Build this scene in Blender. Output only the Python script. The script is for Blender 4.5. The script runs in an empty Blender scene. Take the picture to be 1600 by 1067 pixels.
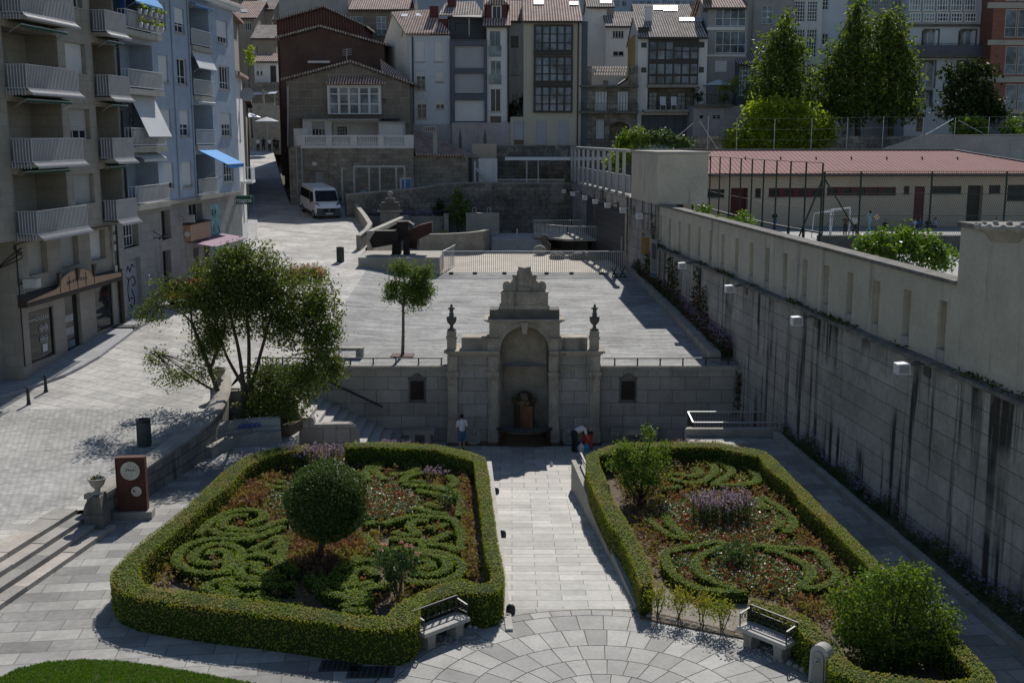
import bpy,bmesh,math,random
import numpy as np
from mathutils import Vector,Matrix
random.seed(7);RNG=np.random.default_rng(7)
R=math.radians
SC=bpy.context.scene
COL=SC.collection
# ------------------------------------------------------------------ camera, sky, sun, exposure
F=1765.0;TH=R(10.25);H=12.2
cam_d=bpy.data.cameras.new('camera');cam_d.sensor_width=36.0;cam_d.lens=F*36.0/1600.0
cam_d.clip_start=0.5;cam_d.clip_end=3000
cam=bpy.data.objects.new('camera',cam_d);COL.objects.link(cam)
cam.location=(0,0,H);cam.rotation_euler=(R(90)-TH,0,0);SC.camera=cam
SUN=Vector((0.18,1.10,1.0)).normalized()
SUN_EL=math.asin(SUN.z);SUN_AZ=math.atan2(SUN.x,SUN.y)
world=bpy.data.worlds.new('World');SC.world=world;world.use_nodes=True
wn=world.node_tree.nodes;wl=world.node_tree.links
bg=wn['Background'];sky=wn.new('ShaderNodeTexSky');sky.sky_type='NISHITA';sky.sun_disc=False
sky.sun_elevation=SUN_EL;sky.sun_rotation=SUN_AZ;sky.altitude=200;sky.air_density=1.0;sky.dust_density=0.15
bg.inputs[1].default_value=0.06
wl.new(sky.outputs[0],bg.inputs[0])
sd=bpy.data.lights.new('sun','SUN');sd.energy=3.3;sd.angle=R(0.53);sd.color=(1.0,0.955,0.89)
so=bpy.data.objects.new('sun',sd);COL.objects.link(so)
so.rotation_euler=SUN.to_track_quat('Z','Y').to_euler()
vs=SC.view_settings;vs.view_transform='Standard';vs.look='None';vs.exposure=0.55;vs.gamma=1.0
SC.cycles.max_bounces=6;SC.cycles.transparent_max_bounces=6
# ------------------------------------------------------------------ pixel <-> place
def ray(px,py):
 u=(px-800)/F;v=(533.5-py)/F
 return Vector((u,math.cos(TH)+v*math.sin(TH),-math.sin(TH)+v*math.cos(TH)))
CAMP=Vector((0,0,H))
def at_z(px,py,z=0.0):
 d=ray(px,py);return CAMP+d*((z-H)/d.z)
def at_y(px,py,Y):
 d=ray(px,py);return CAMP+d*(Y/d.y)
def at_pl(px,py,X0,k,):
 d=ray(px,py);return CAMP+d*(X0/(d.x-k*d.y))
def at_slope(px,py,z0,y0,s):
 d=ray(px,py);return CAMP+d*((z0-s*y0-H)/(d.z-s*d.y))
 # ------------------------------------------------------------------ materials
MATS={}
def _nt(name):
 m=bpy.data.materials.new(name);m.use_nodes=True;nt=m.node_tree
 b=nt.nodes['Principled BSDF'];MATS[name]=m
 return m,nt,b
def N(nt,t,**kw):
 n=nt.nodes.new(t)
 for k,v in kw.items():setattr(n,k,v)
 return n
def rgb(c):return(c[0],c[1],c[2],1.0)
def mixc(nt,fac,a,b,mode='MIX'):
 m=N(nt,'ShaderNodeMix',data_type='RGBA',blend_type=mode)
 for s,v in((0,fac),(6,a),(7,b)):
  if isinstance(v,(int,float)):m.inputs[s].default_value=v
  elif isinstance(v,tuple):m.inputs[s].default_value=rgb(v)
  else:nt.links.new(v,m.inputs[s])
 return m.outputs[2]
def ramp(nt,src,lo,hi,a=0.0,b=1.0):
 n=N(nt,'ShaderNodeMapRange');n.inputs[1].default_value=lo;n.inputs[2].default_value=hi
 n.inputs[3].default_value=a;n.inputs[4].default_value=b
 nt.links.new(src,n.inputs[0]);return n.outputs[0]
def noise(nt,scale,det=4,vec=None,stretch=None,rough=0.6):
 n=N(nt,'ShaderNodeTexNoise');n.inputs['Scale'].default_value=scale;n.inputs['Detail'].default_value=det
 n.inputs['Roughness'].default_value=rough
 if vec is None:vec=N(nt,'ShaderNodeNewGeometry').outputs['Position']
 if stretch:
  mp=N(nt,'ShaderNodeMapping');mp.inputs['Scale'].default_value=stretch
  nt.links.new(vec,mp.inputs[0]);vec=mp.outputs[0]
 nt.links.new(vec,n.inputs['Vector']);return n.outputs[0]
def bump(nt,b,src,s,d=0.02):
 n=N(nt,'ShaderNodeBump');n.inputs['Strength'].default_value=s;n.inputs['Distance'].default_value=d
 nt.links.new(src,n.inputs['Height'])
 old=b.inputs['Normal'].links
 if old:nt.links.new(old[0].from_socket,n.inputs['Normal'])
 nt.links.new(n.outputs[0],b.inputs['Normal'])
def weather(nt,col,var,scale,streak,dark,heavy=0):
 c=mixc(nt,ramp(nt,noise(nt,scale,5),.3,.72),tuple([1-var]*3),tuple([1+var]*3))
 out=mixc(nt,1.0,col,c,'MULTIPLY')
 c2=mixc(nt,ramp(nt,noise(nt,scale*9,3),.3,.7),tuple([1-var*.6]*3),tuple([1+var*.6]*3))
 out=mixc(nt,1.0,out,c2,'MULTIPLY')
 if streak:
  s=ramp(nt,noise(nt,1.0,6,stretch=(1.7,1.7,.11)if not heavy else(2.2,2.2,.09)),.56 if not heavy else .505,.70 if not heavy else .585)
  s2=ramp(nt,noise(nt,.22,3),.40 if not heavy else .38,.60 if not heavy else .50)
  mu=N(nt,'ShaderNodeMath',operation='MULTIPLY');nt.links.new(s,mu.inputs[0]);nt.links.new(s2,mu.inputs[1])
  mv=N(nt,'ShaderNodeMath',operation='MULTIPLY');nt.links.new(mu.outputs[0],mv.inputs[0]);mv.inputs[1].default_value=streak
  out=mixc(nt,mv.outputs[0],out,dark)
 return out
def plain(name,c,var=.10,scale=1.2,rough=.85,streak=0.0,dark=(.03,.028,.025),metal=0.0,bmp=0.0,spec=.3):
 m,nt,b=_nt(name)
 out=weather(nt,N_rgb(nt,c),var,scale,streak,dark,1 if streak>.96 else 0)
 nt.links.new(out,b.inputs['Base Color']);b.inputs['Roughness'].default_value=rough
 b.inputs['Metallic'].default_value=metal;b.inputs['Specular IOR Level'].default_value=spec
 if bmp:bump(nt,b,noise(nt,14,4),bmp)
 return m
def N_rgb(nt,c):
 n=N(nt,'ShaderNodeRGB');n.outputs[0].default_value=rgb(c);return n.outputs[0]
def uvout(nt,rot=0.0,scale=(1,1,1)):
 t=N(nt,'ShaderNodeTexCoord');mp=N(nt,'ShaderNodeMapping')
 mp.inputs['Rotation'].default_value=(0,0,rot);mp.inputs['Scale'].default_value=scale
 nt.links.new(t.outputs['UV'],mp.inputs[0]);return mp.outputs[0]
def blocks(name,c1,c2,mort,bw,bh,ms=.012,var=.14,scale=.8,rough=.85,streak=0.0,rot=0.0,bs=.5,dark=(.02,.019,.017),smooth=.1,spec=.3,off=.5,warp=0.0):
 m,nt,b=_nt(name)
 br=N(nt,'ShaderNodeTexBrick');br.offset=off
 br.inputs['Color1'].default_value=rgb(c1);br.inputs['Color2'].default_value=rgb(c2)
 br.inputs['Mortar'].default_value=rgb(mort);br.inputs['Scale'].default_value=1.0
 br.inputs['Mortar Size'].default_value=ms;br.inputs['Mortar Smooth'].default_value=smooth
 br.inputs['Brick Width'].default_value=bw;br.inputs['Row Height'].default_value=bh;br.inputs['Bias'].default_value=0
 v=uvout(nt,rot)
 if warp:
  nn=N(nt,'ShaderNodeTexNoise');nn.inputs['Scale'].default_value=1.1;nt.links.new(v,nn.inputs['Vector'])
  va=N(nt,'ShaderNodeVectorMath',operation='SCALE');va.inputs['Scale'].default_value=warp;nt.links.new(nn.outputs['Color'],va.inputs[0])
  vb=N(nt,'ShaderNodeVectorMath',operation='ADD');nt.links.new(v,vb.inputs[0]);nt.links.new(va.outputs[0],vb.inputs[1]);v=vb.outputs[0]
 nt.links.new(v,br.inputs['Vector'])
 out=weather(nt,br.outputs[0],var,scale,streak,dark,1 if streak>.96 else 0)
 nt.links.new(out,b.inputs['Base Color']);b.inputs['Roughness'].default_value=rough
 b.inputs['Specular IOR Level'].default_value=spec
 bump(nt,b,noise(nt,16,4),.25,.01)
 iv=N(nt,'ShaderNodeMath',operation='SUBTRACT');iv.inputs[0].default_value=1.0;nt.links.new(br.outputs['Fac'],iv.inputs[1])
 bump(nt,b,iv.outputs[0],bs,.02)
 return m
def stripes(name,c1,c2,period,axis=0,rough=.8,var=.12,bs=1.0,depth=.05,rot=0,spec=.3):
 m,nt,b=_nt(name)
 w=N(nt,'ShaderNodeTexWave',wave_type='BANDS',bands_direction='X' if axis==0 else 'Y',wave_profile='SIN')
 w.inputs['Scale'].default_value=2*math.pi/period/20.0*1.0;w.inputs['Distortion'].default_value=0
 nt.links.new(uvout(nt,rot),w.inputs['Vector'])
 f=ramp(nt,w.outputs[1],.2,.8)
 col=mixc(nt,f,c1,c2)
 out=weather(nt,col,var,1.3,0,(0,0,0))
 nt.links.new(out,b.inputs['Base Color']);b.inputs['Roughness'].default_value=rough;b.inputs['Specular IOR Level'].default_value=spec
 bump(nt,b,w.outputs[1],bs,depth)
 return m
def leafm(name,c1,c2,c3=None,trans=.35,rough=.5,spec=.25):
 m,nt,b=_nt(name)
 g=N(nt,'ShaderNodeNewGeometry')
 col=mixc(nt,g.outputs['Random Per Island'],c1,c2)
 if c3:col=mixc(nt,ramp(nt,noise(nt,1.6,3),.45,.62),col,c3)
 nt.links.new(col,b.inputs['Base Color']);b.inputs['Roughness'].default_value=rough;b.inputs['Specular IOR Level'].default_value=spec
 t=N(nt,'ShaderNodeBsdfTranslucent')
 tc=mixc(nt,1.0,col,(1.35,1.3,.55),'MULTIPLY');nt.links.new(tc,t.inputs[0])
 mx=N(nt,'ShaderNodeMixShader');mx.inputs[0].default_value=trans
 nt.links.new(b.outputs[0],mx.inputs[1]);nt.links.new(t.outputs[0],mx.inputs[2])
 nt.links.new(mx.outputs[0],nt.nodes['Material Output'].inputs[0])
 return m
def glassm(name,c=(.02,.025,.03),rough=.06,var=.5):
 m,nt,b=_nt(name)
 col=mixc(nt,ramp(nt,noise(nt,.7,2),.35,.65),tuple(x*(1-var)for x in c),tuple(x*(1+var)for x in c))
 nt.links.new(col,b.inputs['Base Color']);b.inputs['Roughness'].default_value=rough;b.inputs['Specular IOR Level'].default_value=.22
 bump(nt,b,noise(nt,.9,1),.04,.05)
 return m
 # ------------------------------------------------------------------ mesh builder
class MB:
 def __init__(s):s.ch=[];s.v=[];s.f=[];s.sm=[];s.mi=[];s.q=[];s.cur=0
 def add(s,verts,faces,smooth=False):
  o=len(s.v);s.ch.append((o,len(s.f)));s.v+=[tuple(p)for p in verts]
  for f in faces:s.f.append(tuple(i+o for i in f));s.sm.append(smooth);s.mi.append(s.cur)
 def box(s,x0,x1,y0,y1,z0,z1):
  s.hexa([(x0,y0,z0),(x1,y0,z0),(x1,y1,z0),(x0,y1,z0),(x0,y0,z1),(x1,y0,z1),(x1,y1,z1),(x0,y1,z1)])
 def hexa(s,p):s.add(p,[(0,3,2,1),(4,5,6,7),(0,1,5,4),(1,2,6,5),(2,3,7,6),(3,0,4,7)])
 def obox(s,c,ax,ay,az):
  c=Vector(c);ax=Vector(ax);ay=Vector(ay);az=Vector(az)
  s.hexa([c-ax-ay-az,c+ax-ay-az,c+ax+ay-az,c-ax+ay-az,c-ax-ay+az,c+ax-ay+az,c+ax+ay+az,c-ax+ay+az])
 def bar(s,a,b,w,h=None,up=(0,0,1)):
  a=Vector(a);b=Vector(b);d=(b-a);L=d.length
  if L<1e-6:return
  d/=L;u=Vector(up)
  if abs(d.dot(u))>.98:u=Vector((1,0,0))
  sx=d.cross(u).normalized();su=sx.cross(d)
  s.obox((a+b)/2,d*L/2,sx*w/2,su*(h or w)/2)
 def prism(s,poly,z0,z1):
  n=len(poly)
  A=sum(poly[i][0]*poly[(i+1)%n][1]-poly[(i+1)%n][0]*poly[i][1]for i in range(n))
  if A<0:poly=poly[::-1]
  f0=(lambda p:z0(p))if callable(z0)else(lambda p:z0)
  f1=(lambda p:z1(p))if callable(z1)else(lambda p:z1)
  s.add([(p[0],p[1],f0(p))for p in poly]+[(p[0],p[1],f1(p))for p in poly],[tuple(range(n))[::-1],tuple(range(n,2*n))]+[(i,(i+1)%n,n+(i+1)%n,n+i)for i in range(n)])
 def extrude(s,pts,d):
  d=Vector(d);n=len(pts);pts=[Vector(p)for p in pts]
  nr=Vector((0,0,0))
  for i in range(n):nr+=pts[i].cross(pts[(i+1)%n])
  if nr.dot(d)>0:pts=pts[::-1]
  s.add(pts+[p+d for p in pts],[tuple(range(n)),tuple(range(n,2*n))[::-1]]+[((i+1)%n,i,n+i,n+(i+1)%n)for i in range(n)])
 def sheet(s,pts):s.add(pts,[tuple(range(len(pts)))])
 def tube(s,path,r,n=8,cap=True,smooth=True):
  path=[Vector(p)for p in path];m=len(path);rs=r if isinstance(r,(list,tuple))else[r]*m
  vs=[];prev=None
  for i,p in enumerate(path):
   d=(path[min(i+1,m-1)]-path[max(i-1,0)]).normalized()
   if prev is None:
    u=Vector((0,0,1))if abs(d.z)<.9 else Vector((1,0,0));a=d.cross(u).normalized()
   else:a=(prev-d*prev.dot(d)).normalized()
   prev=a;b=d.cross(a)
   for k in range(n):
    t=2*math.pi*k/n;vs.append(p+(a*math.cos(t)+b*math.sin(t))*rs[i])
  fs=[(i*n+k,i*n+(k+1)%n,(i+1)*n+(k+1)%n,(i+1)*n+k)for i in range(m-1)for k in range(n)]
  s.add(vs,fs,smooth)
  if cap:s.add(vs[:n],[tuple(range(n))[::-1]]);s.add(vs[-n:],[tuple(range(n))])
 def lathe(s,prof,c,n=20,smooth=True,sx=1,sy=1,a0=0,a1=2*math.pi):
  full=abs(a1-a0-2*math.pi)<1e-6;nn=n if full else n+1
  vs=[(c[0]+r*math.cos(a0+(a1-a0)*k/n)*sx,c[1]+r*math.sin(a0+(a1-a0)*k/n)*sy,c[2]+z)for r,z in prof for k in range(nn)]
  fs=[(i*nn+k,i*nn+(k+1)%nn,(i+1)*nn+(k+1)%nn,(i+1)*nn+k)for i in range(len(prof)-1)for k in range(n)]
  s.add(vs,fs,smooth)
  if prof[0][0]>1e-4 and full:s.add(vs[:nn],[tuple(range(nn))[::-1]])
  if prof[-1][0]>1e-4 and full:s.add(vs[-nn:],[tuple(range(nn))])
 def ball(s,c,r,n=12,m=8,sc=(1,1,1),rot=None):
  vs=[]
  for i in range(m+1):
   p=math.pi*i/m
   for k in range(n):
    t=2*math.pi*k/n;q=Vector((r*math.sin(p)*math.cos(t)*sc[0],r*math.sin(p)*math.sin(t)*sc[1],-r*math.cos(p)*sc[2]))
    if rot:q=rot@q
    vs.append(q+Vector(c))
  s.add(vs,[(i*n+k,i*n+(k+1)%n,(i+1)*n+(k+1)%n,(i+1)*n+k)for i in range(m)for k in range(n)],True)
 def leaves(s,C,size,nrm=None,bias=.5,aspect=.55,sizevar=.35,tilt=None):
  C=np.asarray(C,float);n=len(C)
  if n==0:return
  d=RNG.normal(size=(n,3));d/=np.linalg.norm(d,axis=1)[:,None]
  if nrm is not None:
   d=d*(1-bias)+np.asarray(nrm)*bias*1.2;d/=np.linalg.norm(d,axis=1)[:,None]+1e-9
  t=RNG.normal(size=(n,3));t-=(t*d).sum(1)[:,None]*d;t/=np.linalg.norm(t,axis=1)[:,None]+1e-9
  b=np.cross(d,t);L=(size*(1+sizevar*RNG.uniform(-1,1,n)))[:,None]
  q=np.stack([C-t*L*.5,C+b*L*aspect*.5+d*L*.08,C+t*L*.5,C-b*L*aspect*.5+d*L*.08],1)
  s.q.append((q.reshape(-1,3),s.cur))
 def build(s,name,mat,parent=None,org=(0,0,0),kind=None,mw=None):
  me=bpy.data.meshes.new(name);org=np.array(org,float)
  V=np.array(s.v,float).reshape(-1,3)
  nl=[len(f)for f in s.f];loops=[i for f in s.f for i in f]
  sm=list(s.sm);mi=list(s.mi);nv=len(V);nq=0
  allV=[V];L=[np.array(loops,int)];NL=[np.array(nl,int)]
  for q,m_ in s.q:
   k=len(q);allV.append(q);L.append(np.arange(nv,nv+k));NL.append(np.full(k//4,4));nv+=k
   sm+=[False]*(k//4);mi+=[m_]*(k//4)
  V=np.concatenate(allV)-org;L=np.concatenate(L).astype(np.int32);NL=np.concatenate(NL).astype(np.int32)
  me.vertices.add(len(V));me.vertices.foreach_set('co',V.astype(np.float32).ravel())
  me.loops.add(len(L));me.loops.foreach_set('vertex_index',L)
  st=np.concatenate([[0],np.cumsum(NL)[:-1]]).astype(np.int32)if len(NL)else NL
  me.polygons.add(len(NL));me.polygons.foreach_set('loop_start',st)
  me.polygons.foreach_set('use_smooth',np.array(sm,bool));me.polygons.foreach_set('material_index',np.array(mi,np.int32))
  me.update(calc_edges=True)
  if len(s.f):
   uv=np.zeros((len(L),2),np.float32);W=V+org;j=0
   for f in s.f:
    p=[W[i]for i in f];k=len(f);nx=ny=nz=0.0
    for a in range(k):
     u,w=p[a],p[(a+1)%k]
     nx+=(u[1]-w[1])*(u[2]+w[2]);ny+=(u[2]-w[2])*(u[0]+w[0]);nz+=(u[0]-w[0])*(u[1]+w[1])
    h=math.hypot(nx,ny);l=math.sqrt(h*h+nz*nz)or 1
    if h/l<.25:
     for a in range(k):uv[j+a]=(p[a][0],p[a][1])
    else:
     tx,ty=-ny/h,nx/h;s_=max(h/l,.25)
     for a in range(k):uv[j+a]=(p[a][0]*tx+p[a][1]*ty,p[a][2]/s_)
    j+=k
   ul=me.uv_layers.new(name='UVMap');ul.data.foreach_set('uv',uv.ravel())
  for m_ in(mat if isinstance(mat,(list,tuple))else[mat]):me.materials.append(MATS[m_]if isinstance(m_,str)else m_)
  o=bpy.data.objects.new(name,me);COL.objects.link(o)
  if parent is not None:o.parent=parent
  else:o.location=org
  if kind:o['kind']=kind
  return o
def tag(o,label,cat,group=None):
 o['label']=label;o['category']=cat
 if group:o['group']=group
 return o
class Thing:
 def __init__(s,name,label,cat,loc,group=None,rz=0.0):
  s.loc=tuple(loc);s.o=bpy.data.objects.new(name,None);COL.objects.link(s.o)
  s.o.location=loc;s.o.rotation_euler=(0,0,rz);s.o.empty_display_size=.3
  tag(s.o,label,cat,group)
 def part(s,name,mb,mat,under=None,label=None):
  if under is None:o=mb.build(name,mat,s.o,s.loc)
  else:o=mb.build(name,mat,under,s.loc)
  if label:o['label']=label
  return o
 def each(s,name,mb,mat,under=None):
  for i,(v0,f0)in enumerate(mb.ch):
   v1,f1=mb.ch[i+1]if i+1<len(mb.ch)else(len(mb.v),len(mb.f))
   m=MB();m.add(mb.v[v0:v1],[tuple(k-v0 for k in f)for f in mb.f[f0:f1]]);s.part(name,m,mat,under)
def solo(name,mb,mat,label,cat,loc,group=None):
 o=mb.build(name,mat,None,loc);return tag(o,label,cat,group)
def dup(root,loc,rz=None,label=None):
 r=root.copy();COL.objects.link(r);r.location=loc
 if rz is not None:r.rotation_euler=(0,0,rz)
 if label:r['label']=label
 for ch in list(root.children):
  c=ch.copy();COL.objects.link(c);c.parent=r
  for g in list(ch.children):
   d=g.copy();COL.objects.link(d);d.parent=c
 return r
def catmull(P,n=6,closed=False):
 P=[Vector(p)for p in P];m=len(P);out=[]
 for i in range(m if closed else m-1):
  g=(lambda j:P[j%m])if closed else(lambda j:P[max(0,min(m-1,j))])
  p0,p1,p2,p3=g(i-1),g(i),g(i+1),g(i+2)
  for k in range(n):
   t=k/n
   out.append(.5*((2*p1)+(p2-p0)*t+(2*p0-5*p1+4*p2-p3)*t*t+(3*p1-p0-3*p2+p3)*t**3))
 if not closed:out.append(P[-1])
 return out
 # ------------------------------------------------------------------ the materials of the place
blocks('paving',(.36,.35,.325),(.195,.19,.18),(.10,.095,.09),1.15,.62,.010,.22,.6,.75,rot=R(-7))
blocks('paving_round',(.37,.365,.35),(.30,.295,.285),(.11,.105,.10),1.0,.6,.010,.12,.7,.75)
blocks('walk_stone',(.47,.455,.42),(.33,.32,.295),(.14,.13,.12),1.35,.44,.010,.18,.7,.7)
blocks('fountain_floor',(.42,.40,.365),(.31,.295,.275),(.10,.095,.085),.95,.75,.012,.14,.7,.7)
blocks('street_stone',(.47,.45,.42),(.34,.33,.315),(.15,.145,.135),1.5,.75,.016,.26,.45,.85,rot=R(28))
blocks('street_cobble',(.41,.40,.375),(.30,.295,.28),(.20,.195,.185),.26,.17,.012,.25,.35,.8,rot=R(20),bs=.7)
blocks('sidewalk_stone',(.36,.36,.37),(.30,.30,.315),(.14,.14,.14),.9,.45,.012,.1,.8,.8,rot=R(5))
blocks('terrace_stone',(.34,.34,.33),(.21,.21,.21),(.17,.17,.165),1.6,.22,.008,.30,.45,.8,spec=.15,bs=.3)
blocks('ashlar',(.34,.318,.285),(.26,.244,.22),(.075,.068,.06),1.15,.62,.010,.16,.8,.9,streak=.55)
blocks('old_ashlar',(.25,.23,.20),(.17,.158,.14),(.06,.055,.048),.85,.38,.016,.22,.6,.95,streak=.8,warp=.06)
blocks('rubble',(.30,.27,.22),(.21,.19,.16),(.15,.135,.115),.75,.36,.014,.30,.6,.95,streak=.6,warp=.3,bs=.6)
blocks('rubble_dark',(.25,.225,.19),(.15,.137,.118),(.11,.10,.088),.8,.42,.014,.5,.55,.95,streak=.85,warp=.4,bs=.6)
blocks('granite_gable',(.20,.18,.148),(.165,.148,.122),(.30,.275,.235),1.5,.72,.018,.14,.6,.9,streak=.3)
blocks('retaining',(.32,.305,.28),(.27,.255,.235),(.085,.08,.072),40,.62,.011,.26,.7,.92,streak=.97,bs=.7,dark=(.03,.028,.025))
blocks('facade_stone',(.30,.275,.235),(.265,.243,.21),(.17,.155,.132),.9,.55,.007,.10,.5,.9,streak=.35)
blocks('facade_grey',(.31,.31,.30),(.275,.275,.265),(.17,.17,.165),.85,.5,.007,.10,.5,.9,streak=.35)
blocks('orange_tile',(.21,.09,.062),(.18,.078,.054),(.12,.05,.03),.9,.45,.012,.1,.6,.6)
plain('fountain_stone',(.34,.30,.245),.3,1.1,.92,.95,(.05,.045,.036),bmp=.4)
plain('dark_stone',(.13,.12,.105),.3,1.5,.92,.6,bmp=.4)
plain('worn_stone',(.30,.28,.245),.22,1.4,.9,.5,bmp=.4)
plain('light_stone',(.40,.385,.36),.14,1.2,.85,bmp=.2)
plain('concrete',(.34,.325,.29),.14,.8,.9,.5,bmp=.25)
plain('parapet_plaster',(.45,.415,.34),.13,.7,.92,.9,(.13,.12,.105),bmp=.3)
plain('cap_stone',(.16,.15,.135),.45,2.2,.95,bmp=.5)
plain('blue_plaster',(.30,.36,.445),.12,.9,.92,.25,(.16,.19,.24),bmp=.35)
plain('white_plaster',(.60,.60,.60),.07,.6,.9,.5,(.30,.29,.28),bmp=.2)
plain('cool_plaster',(.48,.52,.57),.06,.6,.9,.3,(.3,.32,.34))
plain('cream_plaster',(.42,.40,.325),.05,.5,.9,.25,(.25,.24,.2))
plain('beige_plaster',(.50,.41,.315),.06,.6,.9,.3,(.25,.21,.16))
plain('tan_plaster',(.29,.25,.205),.12,.6,.95,.6,(.12,.10,.085))
plain('grey_plaster',(.30,.30,.30),.14,.6,.95,.8,(.11,.11,.11),bmp=.2)
plain('mauve_plaster',(.34,.31,.32),.2,.5,.95,.9,(.10,.095,.095))
plain('ochre_plaster',(.40,.29,.10),.1,.6,.9)
plain('slate_panel',(.085,.10,.125),.15,.8,.6)
plain('shutter_white',(.55,.56,.57),.05,1.0,.6)
plain('shutter_grey',(.33,.345,.37),.06,1.0,.6)
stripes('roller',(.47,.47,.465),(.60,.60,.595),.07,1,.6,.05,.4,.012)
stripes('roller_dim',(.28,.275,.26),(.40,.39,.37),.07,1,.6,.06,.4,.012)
stripes('garage_slats',(.22,.24,.27),(.34,.36,.39),.11,1,.5,.08,.5,.02)
stripes('clay_tiles',(.13,.08,.065),(.62,.45,.38),.26,0,.9,.35,1.0,.09)
stripes('old_tiles',(.11,.09,.08),(.52,.45,.40),.25,0,.95,.4,1.0,.09)
stripes('school_roof',(.12,.04,.04),(.27,.105,.10),.33,0,.85,.16,1.0,.05)
stripes('red_corrugated',(.045,.02,.017),(.125,.055,.046),.3,0,.8,.2,1.0,.05)
plain('brown_render',(.088,.056,.046),.22,.8,.95,.5,(.05,.033,.028),bmp=.3)
stripes('deck_panel',(.05,.052,.055),(.065,.067,.07),.5,1,.5,.1,.2,.01)
plain('white_frame',(.62,.63,.64),.04,1,.5)
plain('dark_frame',(.035,.030,.028),.1,1,.45)
plain('brown_frame',(.055,.04,.033),.1,1,.5)
plain('maroon',(.10,.022,.025),.1,1,.6)
plain('dark_door',(.045,.035,.03),.15,1,.6)
plain('iron',(.02,.02,.021),.15,3,.5,spec=.5)
plain('galvanised',(.42,.43,.44),.08,3,.45,metal=.6)
plain('dark_steel',(.06,.062,.066),.12,.8,.5)
plain('pale_steel',(.40,.40,.385),.08,1,.6)
plain('rust_steel',(.060,.026,.019),.3,1.5,.75,.5,(.025,.012,.010),bmp=.2)
plain('totem_rust',(.085,.030,.021),.2,2,.7,.4,(.04,.016,.012))
plain('sculpture_rust',(.022,.015,.013),.35,1.5,.7)
plain('copper_board',(.40,.27,.175),.1,2,.6)
plain('disc_pale',(.50,.47,.40),.2,2.2,.7)
plain('green_paint',(.01,.075,.05),.1,1,.6)
plain('green_mast',(.012,.03,.022),.1,1,.5)
plain('awning_blue',(.045,.27,.62),.06,2,.8)
plain('navy_canvas',(.012,.06,.18),.06,2,.9)
plain('awning_pale',(.50,.52,.54),.06,2,.85)
plain('awning_mauve',(.30,.20,.26),.1,2,.85)
plain('car_red',(.42,.03,.025),.03,1,.25,spec=.6)
plain('van_white',(.72,.73,.73),.03,.5,.25,spec=.5)
plain('bumper',(.07,.075,.08),.08,2,.6)
plain('rubber',(.015,.015,.015),.1,3,.85)
plain('lamp_white',(.66,.67,.69),.03,1,.4)
plain('soil',(.12,.095,.07),.25,3,1.0,bmp=.8)
plain('gravel',(.24,.22,.19),.25,6,1.0,bmp=.8)
plain('water',(.10,.12,.12),.1,.5,.08,spec=.6)
plain('wet_stone',(.055,.035,.018),.35,1.4,.25,.6,(.02,.016,.012),spec=.6)
plain('orange_deposit',(.13,.055,.022),.4,3,.4,spec=.4)
plain('bark',(.07,.055,.042),.3,5,.95,bmp=.8)
plain('pale_bark',(.17,.14,.11),.3,5,.95,bmp=.8)
plain('hill_ground',(.10,.09,.07),.3,.15,1)
plain('yard_floor',(.30,.30,.29),.08,.5,.85)
plain('skin',(.42,.24,.16),.06,8,.6)
plain('hair_dark',(.018,.014,.011),.1,20,.7)
plain('hair_grey',(.16,.15,.14),.1,20,.7)
plain('cloth_white',(.62,.63,.64),.06,9,.9)
plain('cloth_blue',(.06,.13,.26),.08,9,.9)
plain('cloth_dark',(.025,.026,.03),.1,9,.9)
plain('cloth_grey',(.16,.165,.17),.1,9,.9)
plain('cloth_red',(.38,.055,.035),.08,9,.85)
plain('cloth_brown',(.11,.07,.05),.1,9,.9)
plain('cloth_aqua',(.22,.42,.48),.08,9,.9)
plain('plastic_blue',(.05,.27,.50),.05,5,.4)
plain('plastic_pale',(.50,.54,.56),.05,5,.35)
plain('poster_blue',(.10,.20,.45),.5,3.5,.6)
plain('yellow_print',(.62,.34,.05),.12,1,.7)
plain('mural_teal',(.20,.38,.40),.5,1.6,.8)
plain('graffiti_blue',(.02,.10,.42),.3,3,.7)
plain('ink',(.02,.02,.022),.1,2,.8)
plain('far_block',(.27,.32,.40),.05,.2,.9)  # bluish distance haze put into the wall colour of the far blocks
glassm('glass');glassm('glass_pale',(.16,.19,.21),.08);glassm('glass_shop',(.022,.026,.028),.05)
glassm('glass_blue_reflect',(.13,.16,.20),.06,.6);glassm('windscreen',(.012,.016,.02),.05)  # blue panes: sky reflection put into the base colour
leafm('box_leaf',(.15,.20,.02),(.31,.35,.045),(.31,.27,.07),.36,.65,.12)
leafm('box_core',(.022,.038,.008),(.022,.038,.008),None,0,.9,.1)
leafm('scroll_leaf',(.14,.22,.02),(.30,.39,.045),(.26,.30,.06),.36,.65,.12)
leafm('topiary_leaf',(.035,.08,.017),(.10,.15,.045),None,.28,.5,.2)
leafm('bush_leaf',(.055,.125,.016),(.18,.26,.03),(.09,.15,.045),.45,.5,.25)
leafm('rose_leaf',(.04,.085,.03),(.10,.155,.06),None,.3,.5,.2)
leafm('camellia_leaf',(.05,.082,.018),(.15,.18,.04),(.075,.11,.03),.42,.5,.25)
leafm('magnolia_leaf',(.018,.032,.012),(.05,.068,.02),None,.25,.3,.5)
leafm('mimosa_leaf',(.06,.12,.02),(.14,.2,.05),None,.45,.5,.3)
leafm('birch_leaf',(.055,.10,.018),(.17,.23,.045),(.06,.10,.025),.5,.5,.3)
leafm('lime_leaf',(.13,.21,.015),(.30,.37,.03),(.20,.27,.025),.55,.5,.3)
leafm('laurel_leaf',(.055,.12,.012),(.13,.21,.03),None,.42,.4,.4)
leafm('dark_leaf',(.014,.028,.010),(.045,.065,.018),None,.25,.6,.15)
leafm('vine_leaf',(.025,.05,.014),(.07,.09,.025),(.09,.045,.03),.3,.5,.3)
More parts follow.
